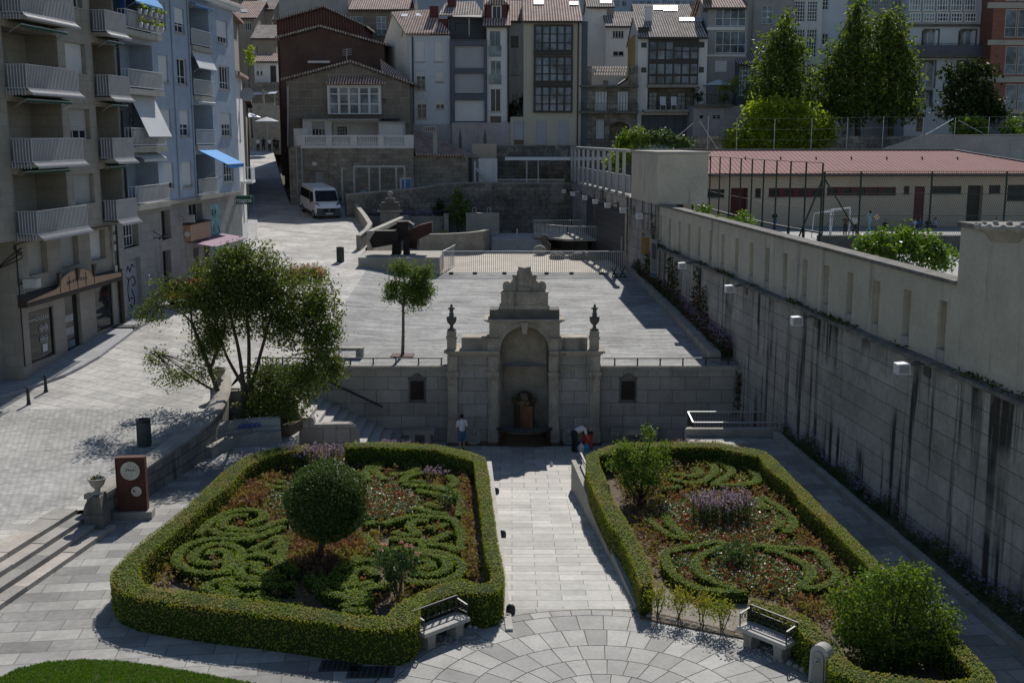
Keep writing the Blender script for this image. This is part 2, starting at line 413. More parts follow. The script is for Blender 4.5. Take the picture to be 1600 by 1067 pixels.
leafm('coleus_leaf',(.12,.062,.045),(.29,.155,.105),(.22,.21,.06),.34,.6,.2)
leafm('begonia_leaf',(.05,.10,.03),(.19,.24,.13),None,.3,.4,.35)
leafm('red_petal',(.33,.02,.02),(.19,.015,.015),None,.3,.5)
leafm('white_petal',(.60,.60,.58),(.45,.47,.46),None,.3,.5)
leafm('pink_petal',(.60,.24,.27),(.50,.30,.30),None,.3,.5)
leafm('purple_petal',(.22,.15,.33),(.38,.28,.50),None,.35,.6)
leafm('stem_leaf',(.05,.085,.035),(.10,.14,.06),None,.35,.6)
leafm('grass_blade',(.05,.12,.008),(.11,.22,.014),None,.45,.6,.2)
leafm('moss',(.03,.05,.012),(.08,.10,.03),None,.2,.8,.1)
plain('balcony_cloth',(.17,.185,.21),.12,1,.8)
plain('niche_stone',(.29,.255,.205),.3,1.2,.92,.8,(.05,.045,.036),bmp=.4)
plain('bar_paint',(.40,.40,.42),.08,2,.5)
plain('skylight_glass',(.42,.45,.48),.05,1,.4)
plain('gable_cream_lit',(.62,.57,.49),.08,.5,.9,.5,(.35,.31,.26))  # cream render with the lit look of this side put into the colour
# ------------------------------------------------------------------ ground, street, terrace, walkway
def lerp(tab,v):
 if v<=tab[0][0]:return tab[0][1]
 for(a,za),(b,zb)in zip(tab,tab[1:]):
  if v<=b:return za+(zb-za)*(v-a)/(b-a)
 return tab[-1][1]
ZS=[(20,.56),(34.5,.56),(36,.6),(41,.85),(46,1.2),(51.4,1.72),(58,2.3),(66,2.95),(77,3.8),(97,5.45),(104,6.15),(150,10.4),(175,12.8)]
def zstreet(Y):return lerp(ZS,Y)
def zterr(Y):return 1.73+.058*(Y-51.4)
def zslope(Y):return-.08*(Y-28)
WX0,WK=15.60,-.098
def wx(Y):return WX0+WK*Y
FX0,FK=-25.14,.0865
def fx(Y):return FX0+FK*Y
mb=MB();mb.sheet([(-700,-60,-2.6),(700,-60,-2.6),(700,1500,-2.6),(-700,1500,-2.6)]);mb.build('ground','hill_ground',kind='structure')
def wl_(Y):return-.05-.054*(Y-27.6)
def wr_(Y):return 3.30-.072*(Y-27.6)
mb=MB()
mb.prism([(-40,10),(20,10),(wx(20)+.3,20),(wx(45.3)+.3,45.3),(7.2,45.3),(7.0,41.9),(wr_(41.3),41.3),(wr_(28),28),(wl_(28),28),(wl_(41.3),41.3),(-6.4,42.2),(-8.7,42.6),(-9.0,46.7),(-40,46.7)],-2.5,0.0)
mb.build('garden_paving','paving',kind='structure')
mb=MB()
for i in range(14):
 y0=28+i*.95;y1=y0+.95;z=zslope(y0)-.012-.006
 mb.hexa([(wl_(y0),y0,z-.3),(wr_(y0),y0,z-.3),(wr_(y1),y1,z-.3),(wl_(y1),y1,z-.3),(wl_(y0),y0,z),(wr_(y0),y0,z),(wr_(y1),y1,z-.012),(wl_(y1),y1,z-.012)])
mb.build('walkway','walk_stone',kind='structure')
mb=MB();mb.sheet([(-13,41.3,zslope(41.3)),(12,41.3,zslope(41.3)),(12,53,zslope(53)),(-13,53,zslope(53))]);mb.build('fountain_square','fountain_floor',kind='structure')
# stones laid in rings in front of the walk
mb=MB();cx,cy=2.05,22.6
mb.cur=0;mb.prism([(cx+5.35*math.cos(a),cy+5.35*math.sin(a))for a in np.linspace(0,2*math.pi,60,endpoint=False)],.001,.004)
mb.cur=1
rad=[1.15,1.7,2.45,3.2,4.1,4.95,5.3];cnt=[22,30,30,44,44,60]
for k in range(6):
 a0=0.0;r0,r1=rad[k]+.012,rad[k+1]-.012;n=cnt[k]
 for i in range(n):
  t0=2*math.pi*i/n+.012/r1+(.02*k);t1=2*math.pi*(i+1)/n-.012/r1+(.02*k)
  am=(t0+t1)/2;z=.010+random.uniform(0,.004)
  P=[(cx+r*math.cos(t),cy+r*math.sin(t))for r,t in((r0,t0),(r0,(t0+t1)/2),(r0,t1),(r1,t1),(r1,(t0+t1)/2),(r1,t0))]
  mb.prism(P,.002,z)
mb.cur=2
for k in range(5):
 n=8*(k+1)
 for i in range(n):
  a=2*math.pi*i/n+k*.3;r=.12+.2*k;q=.07
  mb.prism([(cx+r*math.cos(a)+q*math.cos(b),cy+r*math.sin(a)+q*math.sin(b))for b in(a+.7,a+2.3,a+3.9,a+5.4)],.002,.014)
m,nt,bb=_nt('ring_stone')
gi=N(nt,'ShaderNodeNewGeometry');cc=mixc(nt,gi.outputs['Random Per Island'],(.20,.195,.185),(.35,.345,.325))
nt.links.new(weather(nt,cc,.20,1.2,0,(0,0,0)),bb.inputs['Base Color']);bb.inputs['Roughness'].default_value=.75;bump(nt,bb,noise(nt,16,4),.25,.01)
plain('rose_cobble',(.30,.20,.17),.3,6,.8)
mb.build('round_plaza',['soil','ring_stone','rose_cobble'],kind='structure')
# street as a surface that climbs away from the garden
def xr_street(Y):return lerp([(20,-16.35),(34.0,-14.3),(34.5,-13.35),(36,-13.2),(38.5,-12.75),(42.5,-11.9),(46,-12.1),(49.0,-12.4),(50.9,-12.4),(51.4,-9.6),(75.5,-9.6),(77,-9.6),(81,-10.7),(85,-10.6),(87.5,-10.8),(91,-11.7),(97,-13.2),(103.4,-14.8),(103.6,-20.2),(112,-22.3),(150,-31.3),(175,-37)],Y)
ys=[20,24,28,31,33,34,34.5,36]+list(np.arange(37,51,.7))+[51.0,51.4]+list(np.arange(52,76,1.2))+[75.5,77,79,82]+[84,87,90,93,97,100,103.4,103.6]+list(np.arange(106,176,3.0))
mb=MB()
for a,b in zip(ys,ys[1:]):
 for k in range(10):
  q=lambda Y,t:(lambda x:(x,Y,zstreet(Y)))(xr_street(Y)+(t**1.6)*(-50-xr_street(Y)))
  mb.cur=0 if(a+b)/2>45.5 else 1
  if k==0 and a<51:mb.cur=2
  mb.add([q(a,(k+1)/10),q(a,k/10),q(b,k/10),q(b,(k+1)/10)],[(0,1,2,3)])
mb.build('street',['street_stone','street_cobble','walk_stone'],kind='structure')
def z_mix(x,Y):
 t=min(1,max(0,(x+9.6)/3.5));t=t*t*(3-2*t);return zstreet(Y)*(1-t)+zterr(Y)*t
mb=MB();yt=list(np.linspace(51.4,76.2,18))
for a,b in zip(yt,yt[1:]):
 for k in range(12):
  X=lambda t,Y:-9.6+t*(wx(Y)+.2+9.6)
  P=[(X(k/12,a),a),(X((k+1)/12,a),a),(X((k+1)/12,b),b),(X(k/12,b),b)]
  mb.add([(x,y,z_mix(x,y))for x,y in P],[(0,1,2,3)])
mb.build('terrace','terrace_stone',kind='structure')
# pavement along the shop fronts
mb=MB()
edge=[(-24.6,44.6),(-22.4,46.2),(-21.38,47.19),(-20.76,48.51),(-20.13,49.81),(-19.83,51.17),(-19.62,52.76),(-19.58,55.27),(-19.54,58.02),(-19.28,61.12),(-19.01,64.24),(-18.85,68.07),(-18.67,72.83),(-18.62,79.2),(-19.7,87.17),(-22.4,100.19)]
back=[(-26.5,44.7),(-25,46.6),(-24,48.2),(-23,49.4),(-22.2,50.4),(-21.7,51.4),(-21.5,52.8),(-21.3,55.3),(-21.1,58.1),(-20.8,61.2),(-20.6,64.3),(-20.3,68.2),(-19.9,72.9),(-19.3,79.3),(-20.5,87.2),(-23.2,100.2)]
for i in range(len(edge)-1):
 e0,e1,b0,b1=edge[i],edge[i+1],back[i],back[i+1];zz=lambda p,h:(p[0],p[1],zstreet(p[1])+h)
 mb.hexa([zz(b0,-.3),zz(e0,-.3),zz(e1,-.3),zz(b1,-.3),zz(b0,.13),zz(e0,.13),zz(e1,.13),zz(b1,.13)])
mb.build('pavement','sidewalk_stone',kind='structure')
# four worn steps from the street down to the garden
mb=MB();A=Vector((-12.62,34.1));B=Vector((-14.75,19.4));nrm=Vector((-1,.145)).normalized()
for i in range(4):
 o=nrm*(.42*i-.1);z=.15*(i+1);zb=z-.15;L=0
 while L<15:
  w=random.uniform(.8,1.7);t0,t1=L/15,min(1,(L+w-.015)/15);L+=w
  p,q=A.lerp(B,t0)+o,A.lerp(B,t1)+o;d=nrm*(.47 if i<3 else .75);dz=random.uniform(-.012,.012)
  mb.prism([tuple(p),tuple(q),tuple(q+d),tuple(p+d)],zb-.05,z+dz)
def island_stone(nm,c1,c2,var=.2):
 m,nt,bb=_nt(nm);gi=N(nt,'ShaderNodeNewGeometry');cc=mixc(nt,gi.outputs['Random Per Island'],c1,c2)
 nt.links.new(weather(nt,cc,var,1.5,0,(0,0,0)),bb.inputs['Base Color']);bb.inputs['Roughness'].default_value=.8;bump(nt,bb,noise(nt,16,4),.3,.01)
island_stone('step_stone',(.20,.195,.185),(.42,.375,.325))
mb.build('street_steps','step_stone',kind='structure')
# lawn corner
lawn=[at_z(x,y)for x,y in((-60,1078),(0,1062),(30,1047),(75,1037),(130,1033),(190,1036),(250,1044),(330,1058),(420,1075),(520,1100))]
poly=[(p.x,p.y)for p in lawn]+[(-5,18),(-13,18)]
mb=MB();mb.cur=0;mb.prism(poly,.0,.05);mb.cur=1
def inside(p,P):
 c=False;j=len(P)-1
 for i in range(len(P)):
  if(P[i][1]>p[1])!=(P[j][1]>p[1])and p[0]<(P[j][0]-P[i][0])*(p[1]-P[i][1])/(P[j][1]-P[i][1])+P[i][0]:c=not c
  j=i
 return c
pts=[(x,y,.075)for x,y in zip(RNG.uniform(-14,-4,90000),RNG.uniform(21.5,25.2,90000))if inside((x,y),poly)]
nn=np.tile([[0.25,0.2,.15]],(len(pts),1))
mb.leaves(pts,.075,nn,.3,.22)
o=mb.build('lawn',['soil','grass_blade']);o['kind']='stuff'
# ------------------------------------------------------------------ the long retaining wall on the right
def wq(Y,off,z):return(wx(Y)+off,Y,z)
def wbox(mb,y0,y1,o0,o1,z0,z1):mb.hexa([wq(y0,o0,z0),wq(y0,o1,z0),wq(y1,o1,z0),wq(y1,o0,z0),wq(y0,o0,z1),wq(y0,o1,z1),wq(y1,o1,z1),wq(y1,o0,z1)])
T=Thing('retaining_wall','tall grey coursed retaining wall with black damp streaks, topped by a slotted cream parapet','wall',(wx(45),45,0))
mb=MB();wbox(mb,12,69.3,0,1.2,-2.4,5.55);wbox(mb,69.3,106,0,1.2,-2.4,8.16);T.part('wall_face',mb,'retaining')
mb=MB();y=12.0
while y<69.2:
 y2=y+random.uniform(1.2,2.2);wbox(mb,y+.008,min(y2,69.25),-.16+random.uniform(-.02,.02),1.2,5.552,5.68+random.uniform(-.02,.02));y=y2
led=T.part('ledge',mb,'cap_stone')
mb=MB();P=[]
for k in range(2600):
 y=random.uniform(14,69)
 if math.sin(y*1.3)+math.sin(y*.47+1)+random.uniform(-.8,.8)>.5:P.append(wq(y,random.uniform(-.16,.18),5.7+random.uniform(0,.10)))
mb.leaves(P,.12,None,.5,.6);T.part('moss',mb,'moss',led)
slots=[]
for px in(1034,1048,1063,1078,1094,1112,1131,1153,1176,1201,1228.5,1259.5,1293,1330,1371.5,1419.5,1475):
 slots.append(at_pl(px,300+(px-1034)*.36,WX0+.2,WK).y)
slots=sorted(slots);hw=.27;mb=MB();mp=MB();mk=MB();y=31.9;ptop=8.06
for s_ in slots:
 wbox(mb,y,s_-hw,.2,.62,5.68,ptop)
 wbox(mb,s_-hw,s_+hw,.2,.62,7.5,ptop)
 wbox(mk,s_-hw,s_+hw,.44,.60,6.05,7.5)
 wbox(mp,s_-hw,s_+hw,.17,.60,5.68,6.05);y=s_+hw
wbox(mb,y,69.3,.2,.62,5.68,ptop)
par=T.part('parapet',mb,'parapet_plaster');T.part('slot_back',mk,'beige_plaster',par);T.part('slot_sill',mp,'concrete',par)
mb=MB();y=31.9
while y<69.2:
 y2=y+random.uniform(.8,1.6);wbox(mb,y+.006,min(y2,69.3),.10,.74,ptop,ptop+.12);y=y2
T.part('coping',mb,'cap_stone')
T2=Thing('wall_pier','broad cream plastered pier rising above the slotted parapet at the right edge','wall',(wx(28),28,6))
mb=MB();wbox(mb,12,31.9,.185,5.5,5.68,9.72);T2.part('pier_body',mb,'parapet_plaster')
mb=MB();wbox(mb,12,31.95,.08,5.5,9.722,9.86);T2.part('pier_cap',mb,'cap_stone')
T2=Thing('end_pier','square cream plastered pier at the far end of the slotted parapet','wall',(wx(65.5),65.5,6))
mb=MB();wbox(mb,69.3,77,.003,3.1,8.162,11.2);T2.part('pier_body',mb,'parapet_plaster')
mb=MB();wbox(mb,69.2,77.1,-.08,3.2,11.202,11.33);T2.part('pier_cap',mb,'concrete')
# rectangular lamps on arms along the wall
LP=[((881,299),'grey box floodlight in the far corner where the stone wall meets the retaining wall'),((895,303),'second grey box floodlight from the far corner of the retaining wall'),((914,309),'grey box floodlight above the small dark door in the wall'),((930,315),'grey box floodlight at the left edge of the big steel door'),((949,321),'grey box floodlight above the middle of the big steel door'),((973,329),'grey box floodlight at the right edge of the big steel door'),((999,338),'grey box floodlight above the yellow banner'),((1066,415),'white box floodlight nearest to the banners on the long wall'),((1140,451),'white box floodlight halfway along the long wall, between two others'),((1245,501),'white box floodlight beside the long black stains below the parapet'),((1410,575),'largest and nearest white box floodlight on the long wall')]
for(px,py),lab in LP:
 p=at_pl(px,py,WX0-.75,WK);w=.25
 L=Thing('floodlight',lab,'lamp',p,'box floodlights along the retaining wall')
 mb=MB();mb.hexa([(p.x-.2,p.y-.18,p.z-.17),(p.x+.2,p.y-.18,p.z-.17),(p.x+.2,p.y+.18,p.z-.17),(p.x-.2,p.y+.18,p.z-.17),(p.x-.21,p.y-.17,p.z+.14),(p.x+.18,p.y-.17,p.z+.17),(p.x+.18,p.y+.19,p.z+.17),(p.x-.21,p.y+.19,p.z+.14)])
 L.part('housing',mb,'lamp_white')
 mb=MB();mb.box(p.x-.15,p.x+.15,p.y-.189,p.y-.176,p.z-.13,p.z+.11);L.part('lens',mb,'galvanised')
 mb=MB()
 for dy in(-.14,.14):mb.tube([(p.x+.2,p.y+dy,p.z+.12),(p.x+.55,p.y+dy,p.z+.16),(wx(p.y)+.0,p.y+dy,p.z+.05)],.022,6)
 mb.box(wx(p.y)-.03,wx(p.y)+.02,p.y-.25,p.y+.25,p.z-.25,p.z+.25);L.part('bracket',mb,'dark_steel')
 # kerb, soil and lavender along the foot of the wall
def kx(Y):return 10.73-.0708*(Y-45.45)
mb=MB();Y=15.0
while Y<45.2:
 y2=min(45.2,Y+1.3);mb.hexa([(kx(Y),Y+.006,-.1),(kx(Y)+.28,Y+.006,-.1),(kx(y2)+.28,y2,-.1),(kx(y2),y2,-.1),(kx(Y),Y+.006,.26),(kx(Y)+.28,Y+.006,.26),(kx(y2)+.28,y2,.26),(kx(y2),y2,.26)]);Y=y2
mb.build('path_kerb','worn_stone',kind='structure')
mb=MB();mb.add([(kx(15)+.28,15,.2),(wx(15)+.02,15,.2),(wx(45.2)+.02,45.2,.2),(kx(45.2)+.25,45.2,.2)],[(0,1,2,3)]);mb.build('planting_strip','soil',kind='structure')
def kxin(Y):return max(kx(Y)+.3,wx(Y)-1.1)
mb=MB();S=[];Fl=[]
for k in range(1500):
 Y=random.uniform(17,45);dens=.55+.45*math.sin(Y*.9)*math.sin(Y*.37+2)
 if random.random()>dens+.25:continue
 x=random.uniform(kx(Y)+.3,max(wx(Y)-.05,kx(Y)+.45));h=random.uniform(.45,1.0)*(.75+.35*math.sin(Y*1.7))
 for j in range(10):S.append((x+random.gauss(0,.07),Y+random.gauss(0,.07),.2+h*random.uniform(.05,.8)))
 if k%3==0:
  for j in range(4):Fl.append((x+random.gauss(0,.04),Y+random.gauss(0,.04),.2+h*random.uniform(.8,1.05)))
mb.cur=0;mb.leaves(S,.11,None,.5,.3);mb.cur=1;mb.leaves(Fl,.08,None,.5,.6)
o=mb.build('lavender_border',['stem_leaf','purple_petal']);o['kind']='stuff';tag(o,'long strip of tall purple lavender at the foot of the retaining wall','lavender')
# low wall and railing round the stair hole at the corner
T=Thing('area_railing','black iron railing round the sunken steps in the corner by the retaining wall','railing',(8.6,47.5,0))
corn=[(wx(47.6)-.05,47.6,-.54),(7.62,47.6,-.54),(7.55,45.75,-.54),(wx(45.7)-.05,45.75,-.54)]
mb=MB();mh=MB()
for a,b in zip(corn,corn[1:]):
 a=Vector(a);b=Vector(b);n=int((b-a).length/.13)
 for i in range(n+1):
  p=a.lerp(b,i/n);mb.tube([p-Vector((0,0,1.0)),p+Vector((0,0,1.02))],.011,5)
 mb.bar(a+Vector((0,0,.1)),b+Vector((0,0,.1)),.03)
 mh.bar(a+Vector((0,0,1.04)),b+Vector((0,0,1.04)),.06,.04)
T.part('bars',mb,'iron');T.part('handrail',mh,'galvanised')
mb=MB();mb.prism([(7.15,45.3),(wx(45.3)+.02,45.3),(wx(45.6)+.02,45.62),(7.3,45.62)],-2.0,.34);solo('low_wall',mb,'worn_stone','low rounded stone wall in front of the corner railing','wall',(8.8,45.4,0))
# ------------------------------------------------------------------ terrace wall either side of the fountain
YF=51.4
for x0,x1,lab in((-12.6,-2.9,'ashlar terrace wall left of the fountain with the stair handrail'),(4.0,wx(YF)+.05,'ashlar terrace wall right of the fountain running into the retaining wall')):
 T=Thing('terrace_wall',lab,'wall',((x0+x1)/2,YF,-1.9))
 mb=MB();mb.box(x0,x1,YF,YF+.55,-2.4,1.56);T.part('wall_face',mb,'ashlar')
 mb=MB();x=x0-.05
 while x<x1-.01:
  x2=min(x1,x+random.uniform(1.3,1.9));mb.box(x+.005,x2,YF-.10,YF+.75,1.562,1.745);x=x2
 T.part('coping',mb,'worn_stone')
for x0,x1,lab in((-12.0,-3.2,'low black rail on the terrace edge left of the fountain'),(4.25,10.2,'low black rail on the terrace edge right of the fountain')):
 T=Thing('terrace_rail',lab,'railing',((x0+x1)/2,YF+.35,1.745),'low rails along the terrace edge')
 mb=MB();mb.bar((x0,YF+.35,2.05),(x1,YF+.35,2.05),.07,.05);T.part('rail',mb,'iron')
 n=int((x1-x0)/1.06)
 for i in range(n+1):
  x=x1-.1-i*1.06;mb=MB();mb.box(x-.03,x+.03,YF+.32,YF+.38,1.745,2.03);mb.box(x-.03,x+.03,YF+.25,YF+.32,1.745,1.80);T.part('post',mb,'iron')
  # plaques
for px,lab in((652,'dark bronze memorial plaque on the terrace wall left of the fountain'),(981,'dark bronze memorial plaque on the terrace wall right of the fountain')):
 c=at_y(px,606,YF);w=.40
 T=Thing('memorial_plaque',lab,'plaque',(c.x,YF-.06,c.z-.7),'bronze plaques on the terrace wall')
 o=[(-w-.02,-.68),(w+.02,-.68),(w,-.6),(w,.40),(w+.03,.42),(w+.03,.50),(w-.1,.50),(.22,.55),(.15,.66),(0,.70),(-.15,.66),(-.22,.55),(-w+.1,.50),(-w-.03,.50),(-w-.03,.42),(-w,.40),(-w,-.6)]
 mb=MB();mb.extrude([(c.x+a,YF-.07,c.z+b)for a,b in o],(0,.075,0));T.part('slab',mb,'dark_steel' if False else 'dark_stone')
 mb=MB();mb.box(c.x-w+.09,c.x+w-.09,YF-.085,YF-.065,c.z-.55,c.z+.34);T.part('panel',mb,'sculpture_rust')
 # hand rail bolted to the wall above the stair
a=at_y(500,590,YF-.1);b=at_y(598,636,YF-.1)
T=Thing('stair_handrail','dark sloping handrail fixed to the wall above the left stair','railing',b)
mb=MB();mb.tube([a,b],.045,8);T.part('rail',mb,'iron')
mb=MB()
for t in(.1,.5,.9):p=a.lerp(b,t);mb.bar(p,p+Vector((0,.12,-.06)),.03)
T.each('bracket',mb,'iron')
# stair going down beside the wall
mb=MB()
for i in range(18):
 x=-12.0+.40*i;z=1.70-.2*i;mb.box(x,x+.42 if i<17 else x+.4,46.95,YF-.003,-2.3,z)
mb.build('terrace_stair','light_stone',kind='structure')
YS=46.7
pr=[(330,700),(338,612),(395,609),(436,619),(452,627),(464,640),(472,653),(487,652),(490,655),(491,663),(545,662),(555,667),(560,680),(561,705)]
T=Thing('stair_wall','stepped stone side wall of the left stair with rounded ends','wall',at_y(450,700,YS))
mb=MB();q=[at_y(x,y,YS)for x,y in pr];q[0].z=q[-1].z=-2.2;mb.extrude(q,(0,.4,0));T.part('wall_face',mb,'ashlar')
# ------------------------------------------------------------------ the fountain
FC=.575;YB=51.1
T=Thing('fountain','baroque stone wall fountain with arched niche, scrolled crest and two urns','fountain',(FC,YB,-1.88))
def sx(px):return at_y(px,560,YB).x
zz=lambda py:at_y(800,py,YB).z
mb=MB();z0=-2.1;zc=2.30
for s in(-1,1):mb.box(*sorted((FC+s*1.12,FC+s*3.42)),YB,YB+1.5,z0,zc)
T.each('base_wall',mb,'ashlar')
# niche: half-cylinder and half dome
mb=MB();r=1.12;nA=18;zsp=2.55
prof=[(r,z0),(r,zsp)]+[(r*math.cos(t),zsp+r*math.sin(t))for t in np.linspace(.12,math.pi/2-.02,9)]
vs=[];
for rr,zz_ in prof:
 for k in range(nA+1):
  t=math.pi*k/nA;vs.append((FC+rr*math.cos(t),YB+.02+rr*math.sin(t),zz_))
n1=nA+1
mb.add(vs,[(i*n1+k+1,i*n1+k,(i+1)*n1+k,(i+1)*n1+k+1)for i in range(len(prof)-1)for k in range(nA)],True)
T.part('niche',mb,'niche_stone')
# upper block with the arch cut out of it
mb=MB();xl,xr_=FC-1.62,FC+1.62;zt=3.86
arc=[(FC+r*math.cos(t),zsp+r*math.sin(t))for t in np.linspace(math.pi,0,21)]
for(ax,az),(bx,bz)in zip(arc,arc[1:]):
 mb.hexa([(ax,YB,az),(bx,YB,bz),(bx,YB+.5,bz),(ax,YB+.5,az),(ax,YB,zt),(bx,YB,zt),(bx,YB+.5,zt),(ax,YB+.5,zt)])
for a,b in((xl,FC-r),(FC+r,xr_)):mb.box(a,b,YB,YB+.5,zc+.26,zt)
mb.box(xl,xr_,YB+1.2,YB+1.5,zc+.26,zt);mb.box(xl,FC-r-.02,YB+.5,YB+1.2,zc+.26,zt);mb.box(FC+r+.02,xr_,YB+.5,YB+1.2,zc+.26,zt);mb.box(FC-r-.02,FC+r+.02,YB+.5,YB+1.2,zt-.12,zt)
T.part('arch_block',mb,'fountain_stone')
mb=MB();n=24
for k in range(n):
 t0,t1=math.pi*k/n,math.pi*(k+1)/n
 for ra,rb,d in((1.12,1.2,.10),(1.2,1.30,.06)):
  P=[(FC+q*math.cos(t),zsp+q*math.sin(t))for q,t in((ra,t0),(rb,t0),(rb,t1),(ra,t1))]
  mb.extrude([(p[0],YB+.01,p[1])for p in P],(0,-d,0))
mb.hexa([(FC-.10,YB-.16,zsp+.78),(FC+.10,YB-.16,zsp+.78),(FC+.10,YB,zsp+.78),(FC-.10,YB,zsp+.78),(FC-.17,YB-.2,zsp+1.32),(FC+.17,YB-.2,zsp+1.32),(FC+.17,YB,zsp+1.32),(FC-.17,YB,zsp+1.32)])
T.part('archivolt',mb,'fountain_stone')
def steps(mb,x0,x1,zs,y1=YB+1.3,ends=True):
 for a,b,p in zs:mb.box(x0-(p if ends else 0),x1+(p if ends else 0),YB-p,y1,a,b)
for s in(-1,1):
 mb=MB();a,b=sorted((FC+s*1.14,FC+s*3.42))
 for z_0,z_1,p in((zc,zc+.08,.10),(zc+.08,zc+.16,.18),(zc+.16,zc+.255,.28)):
  mb.box(a-(p if s<0 else 0),b+(p if s>0 else 0),YB-p,YB+1.4,z_0,z_1)
 mb.box(a,b,YB-.05,YB,zc-.62,zc-.55)
 T.part('cornice',mb,'fountain_stone')
mb=MB();steps(mb,xl,xr_,((zt,zt+.07,.10),(zt+.07,zt+.14,.22)),YB+1.3);T.part('upper_cornice',mb,'fountain_stone')
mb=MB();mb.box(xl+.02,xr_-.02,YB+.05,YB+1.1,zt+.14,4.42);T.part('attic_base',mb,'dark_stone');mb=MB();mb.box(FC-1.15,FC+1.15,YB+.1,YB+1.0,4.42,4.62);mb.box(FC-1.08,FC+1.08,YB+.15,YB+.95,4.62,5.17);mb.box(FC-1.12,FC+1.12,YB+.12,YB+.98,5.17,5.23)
mb.box(FC-.95,FC+.95,YB+.13,YB+.15,4.70,5.10);T.part('attic',mb,'fountain_stone')
# crest
hp=[(0,92),(20,86),(45,82),(51,95),(45,105),(58,130),(62,150),(75,142),(92,145),(96,160),(88,172),(92,190),(110,205),(132,191),(155,199),(169,225),(167,255),(150,273)]
k_=.0297/5;cz=lambda yv:5.23+(273-yv)*k_*1.0
out=[(FC+dx*k_,cz(y))for dx,y in hp]+[(FC-dx*k_,cz(y))for dx,y in hp[:0:-1]]
mb=MB();mb.extrude([(x,YB+.3,z)for x,z in out],(0,.5,0));cr=T.part('crest',mb,'fountain_stone')
mb=MB()
for s in(-1,1):
 for(dx,y,rr)in((135,238,27),(78,160,13)):
  mb.tube([(FC+s*(dx+rr*(1-t/14)*math.cos(t*.75+.5))*k_,YB+.28,cz(y+rr*(1-t/14)*math.sin(t*.75+.5)))for t in range(13)],.035,6)
 mb.tube([(FC+s*60*k_,YB+.28,cz(y))for y in(268,230,190,150)],.03,6)
 mb.tube([(FC+s*a*k_,YB+.28,cz(y))for a,y in((110,212),(92,200),(80,180),(78,160))],.03,6)
mb.tube([(FC+(4+25*math.cos(t))*k_,YB+.27,cz(158+36*math.sin(t)))for t in np.linspace(-1.5,1.6,12)],[.02]+[.05]*10+[.02],6)
mb.box(FC-.28,FC+.28,YB+.22,YB+.3,cz(268),cz(240))
T.part('relief',mb,'fountain_stone',cr)
# pilasters
for i,(a,b)in enumerate(((698,715),(762,779),(857,874),(921,938))):
 x0,x1=sx(a)+.04,sx(b)-.02;mb=MB();p=.16
 mb.box(x0,x1,YB-p,YB+.01,-1.0,1.05);mb.box(x0+.1,x1-.1,YB-p-.03,YB-p+.01,-.9,.95)
 mb.box(x0-.05,x1+.05,YB-p-.07,YB+.01,-2.1,-1.25);mb.box(x0-.02,x1+.02,YB-p-.04,YB+.01,-1.25,-1.0)
 for j in range(4):mb.box(x0-.02*j,x1+.02*j,YB-p-.03*j,YB+.01,1.05+.13*j,1.05+.13*(j+1))
 mb.box(x0-.01,x1+.01,YB-p,YB+.01,1.57,2.30)
 for j in(-1,1):mb.ball(((x0+x1)/2+j*.14,YB-p-.08,1.28),.09,10,6,(1,.7,1))
 T.part('pilaster',mb,'fountain_stone')
 # parapets, pedestals and urns on the cornice
for s in(-1,1):
 mb=MB();a,b=sorted((FC+s*1.62,FC+s*2.9));mb.box(a,b,YB+.1,YB+.9,zc+.255,3.05);mb.box(a,b,YB+.06,YB+.94,3.05,3.13)
 a,b=sorted((FC+s*1.15,FC+s*1.70));mb.box(a,b,YB-.06,YB+.02,zc+.255,3.12);mb.box(a-.03,b+.03,YB-.09,YB+.02,3.0,3.12)
 T.part('parapet',mb,'fountain_stone')
for px in(705.5,929):
 x=sx(px);mb=MB();mb.box(x-.21,x+.21,YB+.12,YB+.54,zc+.255,3.05);mb.box(x-.25,x+.25,YB+.08,YB+.58,3.05,3.16);mb.box(x-.21,x+.21,YB+.12,YB+.54,3.16,3.42)
 T.part('pedestal',mb,'fountain_stone')
 mb=MB();mb.lathe([(.20,0),(.20,.06),(.10,.10),(.07,.2),(.09,.26),(.2,.38),(.23,.52),(.24,.62),(.18,.65),(.10,.67),(.12,.76),(.08,.86),(.10,.95),(.07,1.0),(.14,1.05),(.05,1.08),(.07,1.16),(.0,1.24)],(x,YB+.33,3.42),16)
 for t in range(6):a=t*math.pi/3;mb.ball((x+.12*math.cos(a),YB+.33+.12*math.sin(a),4.44),.045,6,4)
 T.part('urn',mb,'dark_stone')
 # basin and spout
mb=MB();mb.lathe([(1.5,0),(1.5,.18),(1.3,.19),(1.27,.3),(1.27,.82),(1.34,.85),(1.34,.95),(1.18,.95),(1.15,.8),(.2,.8)],(FC,YB+.1,-2.0),28,a0=math.pi,a1=2*math.pi)
T.part('basin',mb,'wet_stone')
mb=MB();mb.lathe([(1.14,.0),(0,0)],(FC,YB+.1,-1.13),24,a0=math.pi,a1=2*math.pi);T.part('water',mb,'water')
mb=MB();q=[(-.42,-.32),(-.48,.2),(.48,.2),(.42,-.32),(.2,-.5),(-.2,-.5)]
mb.prism([(FC+a,YB+.35+b)for a,b in q],-1.3,.05);mb.prism([(FC+a*1.25,YB+.35+b*1.15)for a,b in q],.05,.2);mb.prism([(FC+a*.8,YB+.37+b*.8)for a,b in q],.2,.38);mb.ball((FC,YB+.3,.38),.3,12,8,(1.1,.9,.7))
sp=T.part('spout_block',mb,'wet_stone')
mb=MB();mb.prism([(FC-.1,YB-.165),(FC+.40,YB-.165),(FC+.38,YB-.20),(FC-.06,YB-.20)],-1.12,-.05);mb.ball((FC+.14,YB-.2,.05),.13,8,6);mb.ball((FC-.25,YB-.1,.08),.12,8,6)
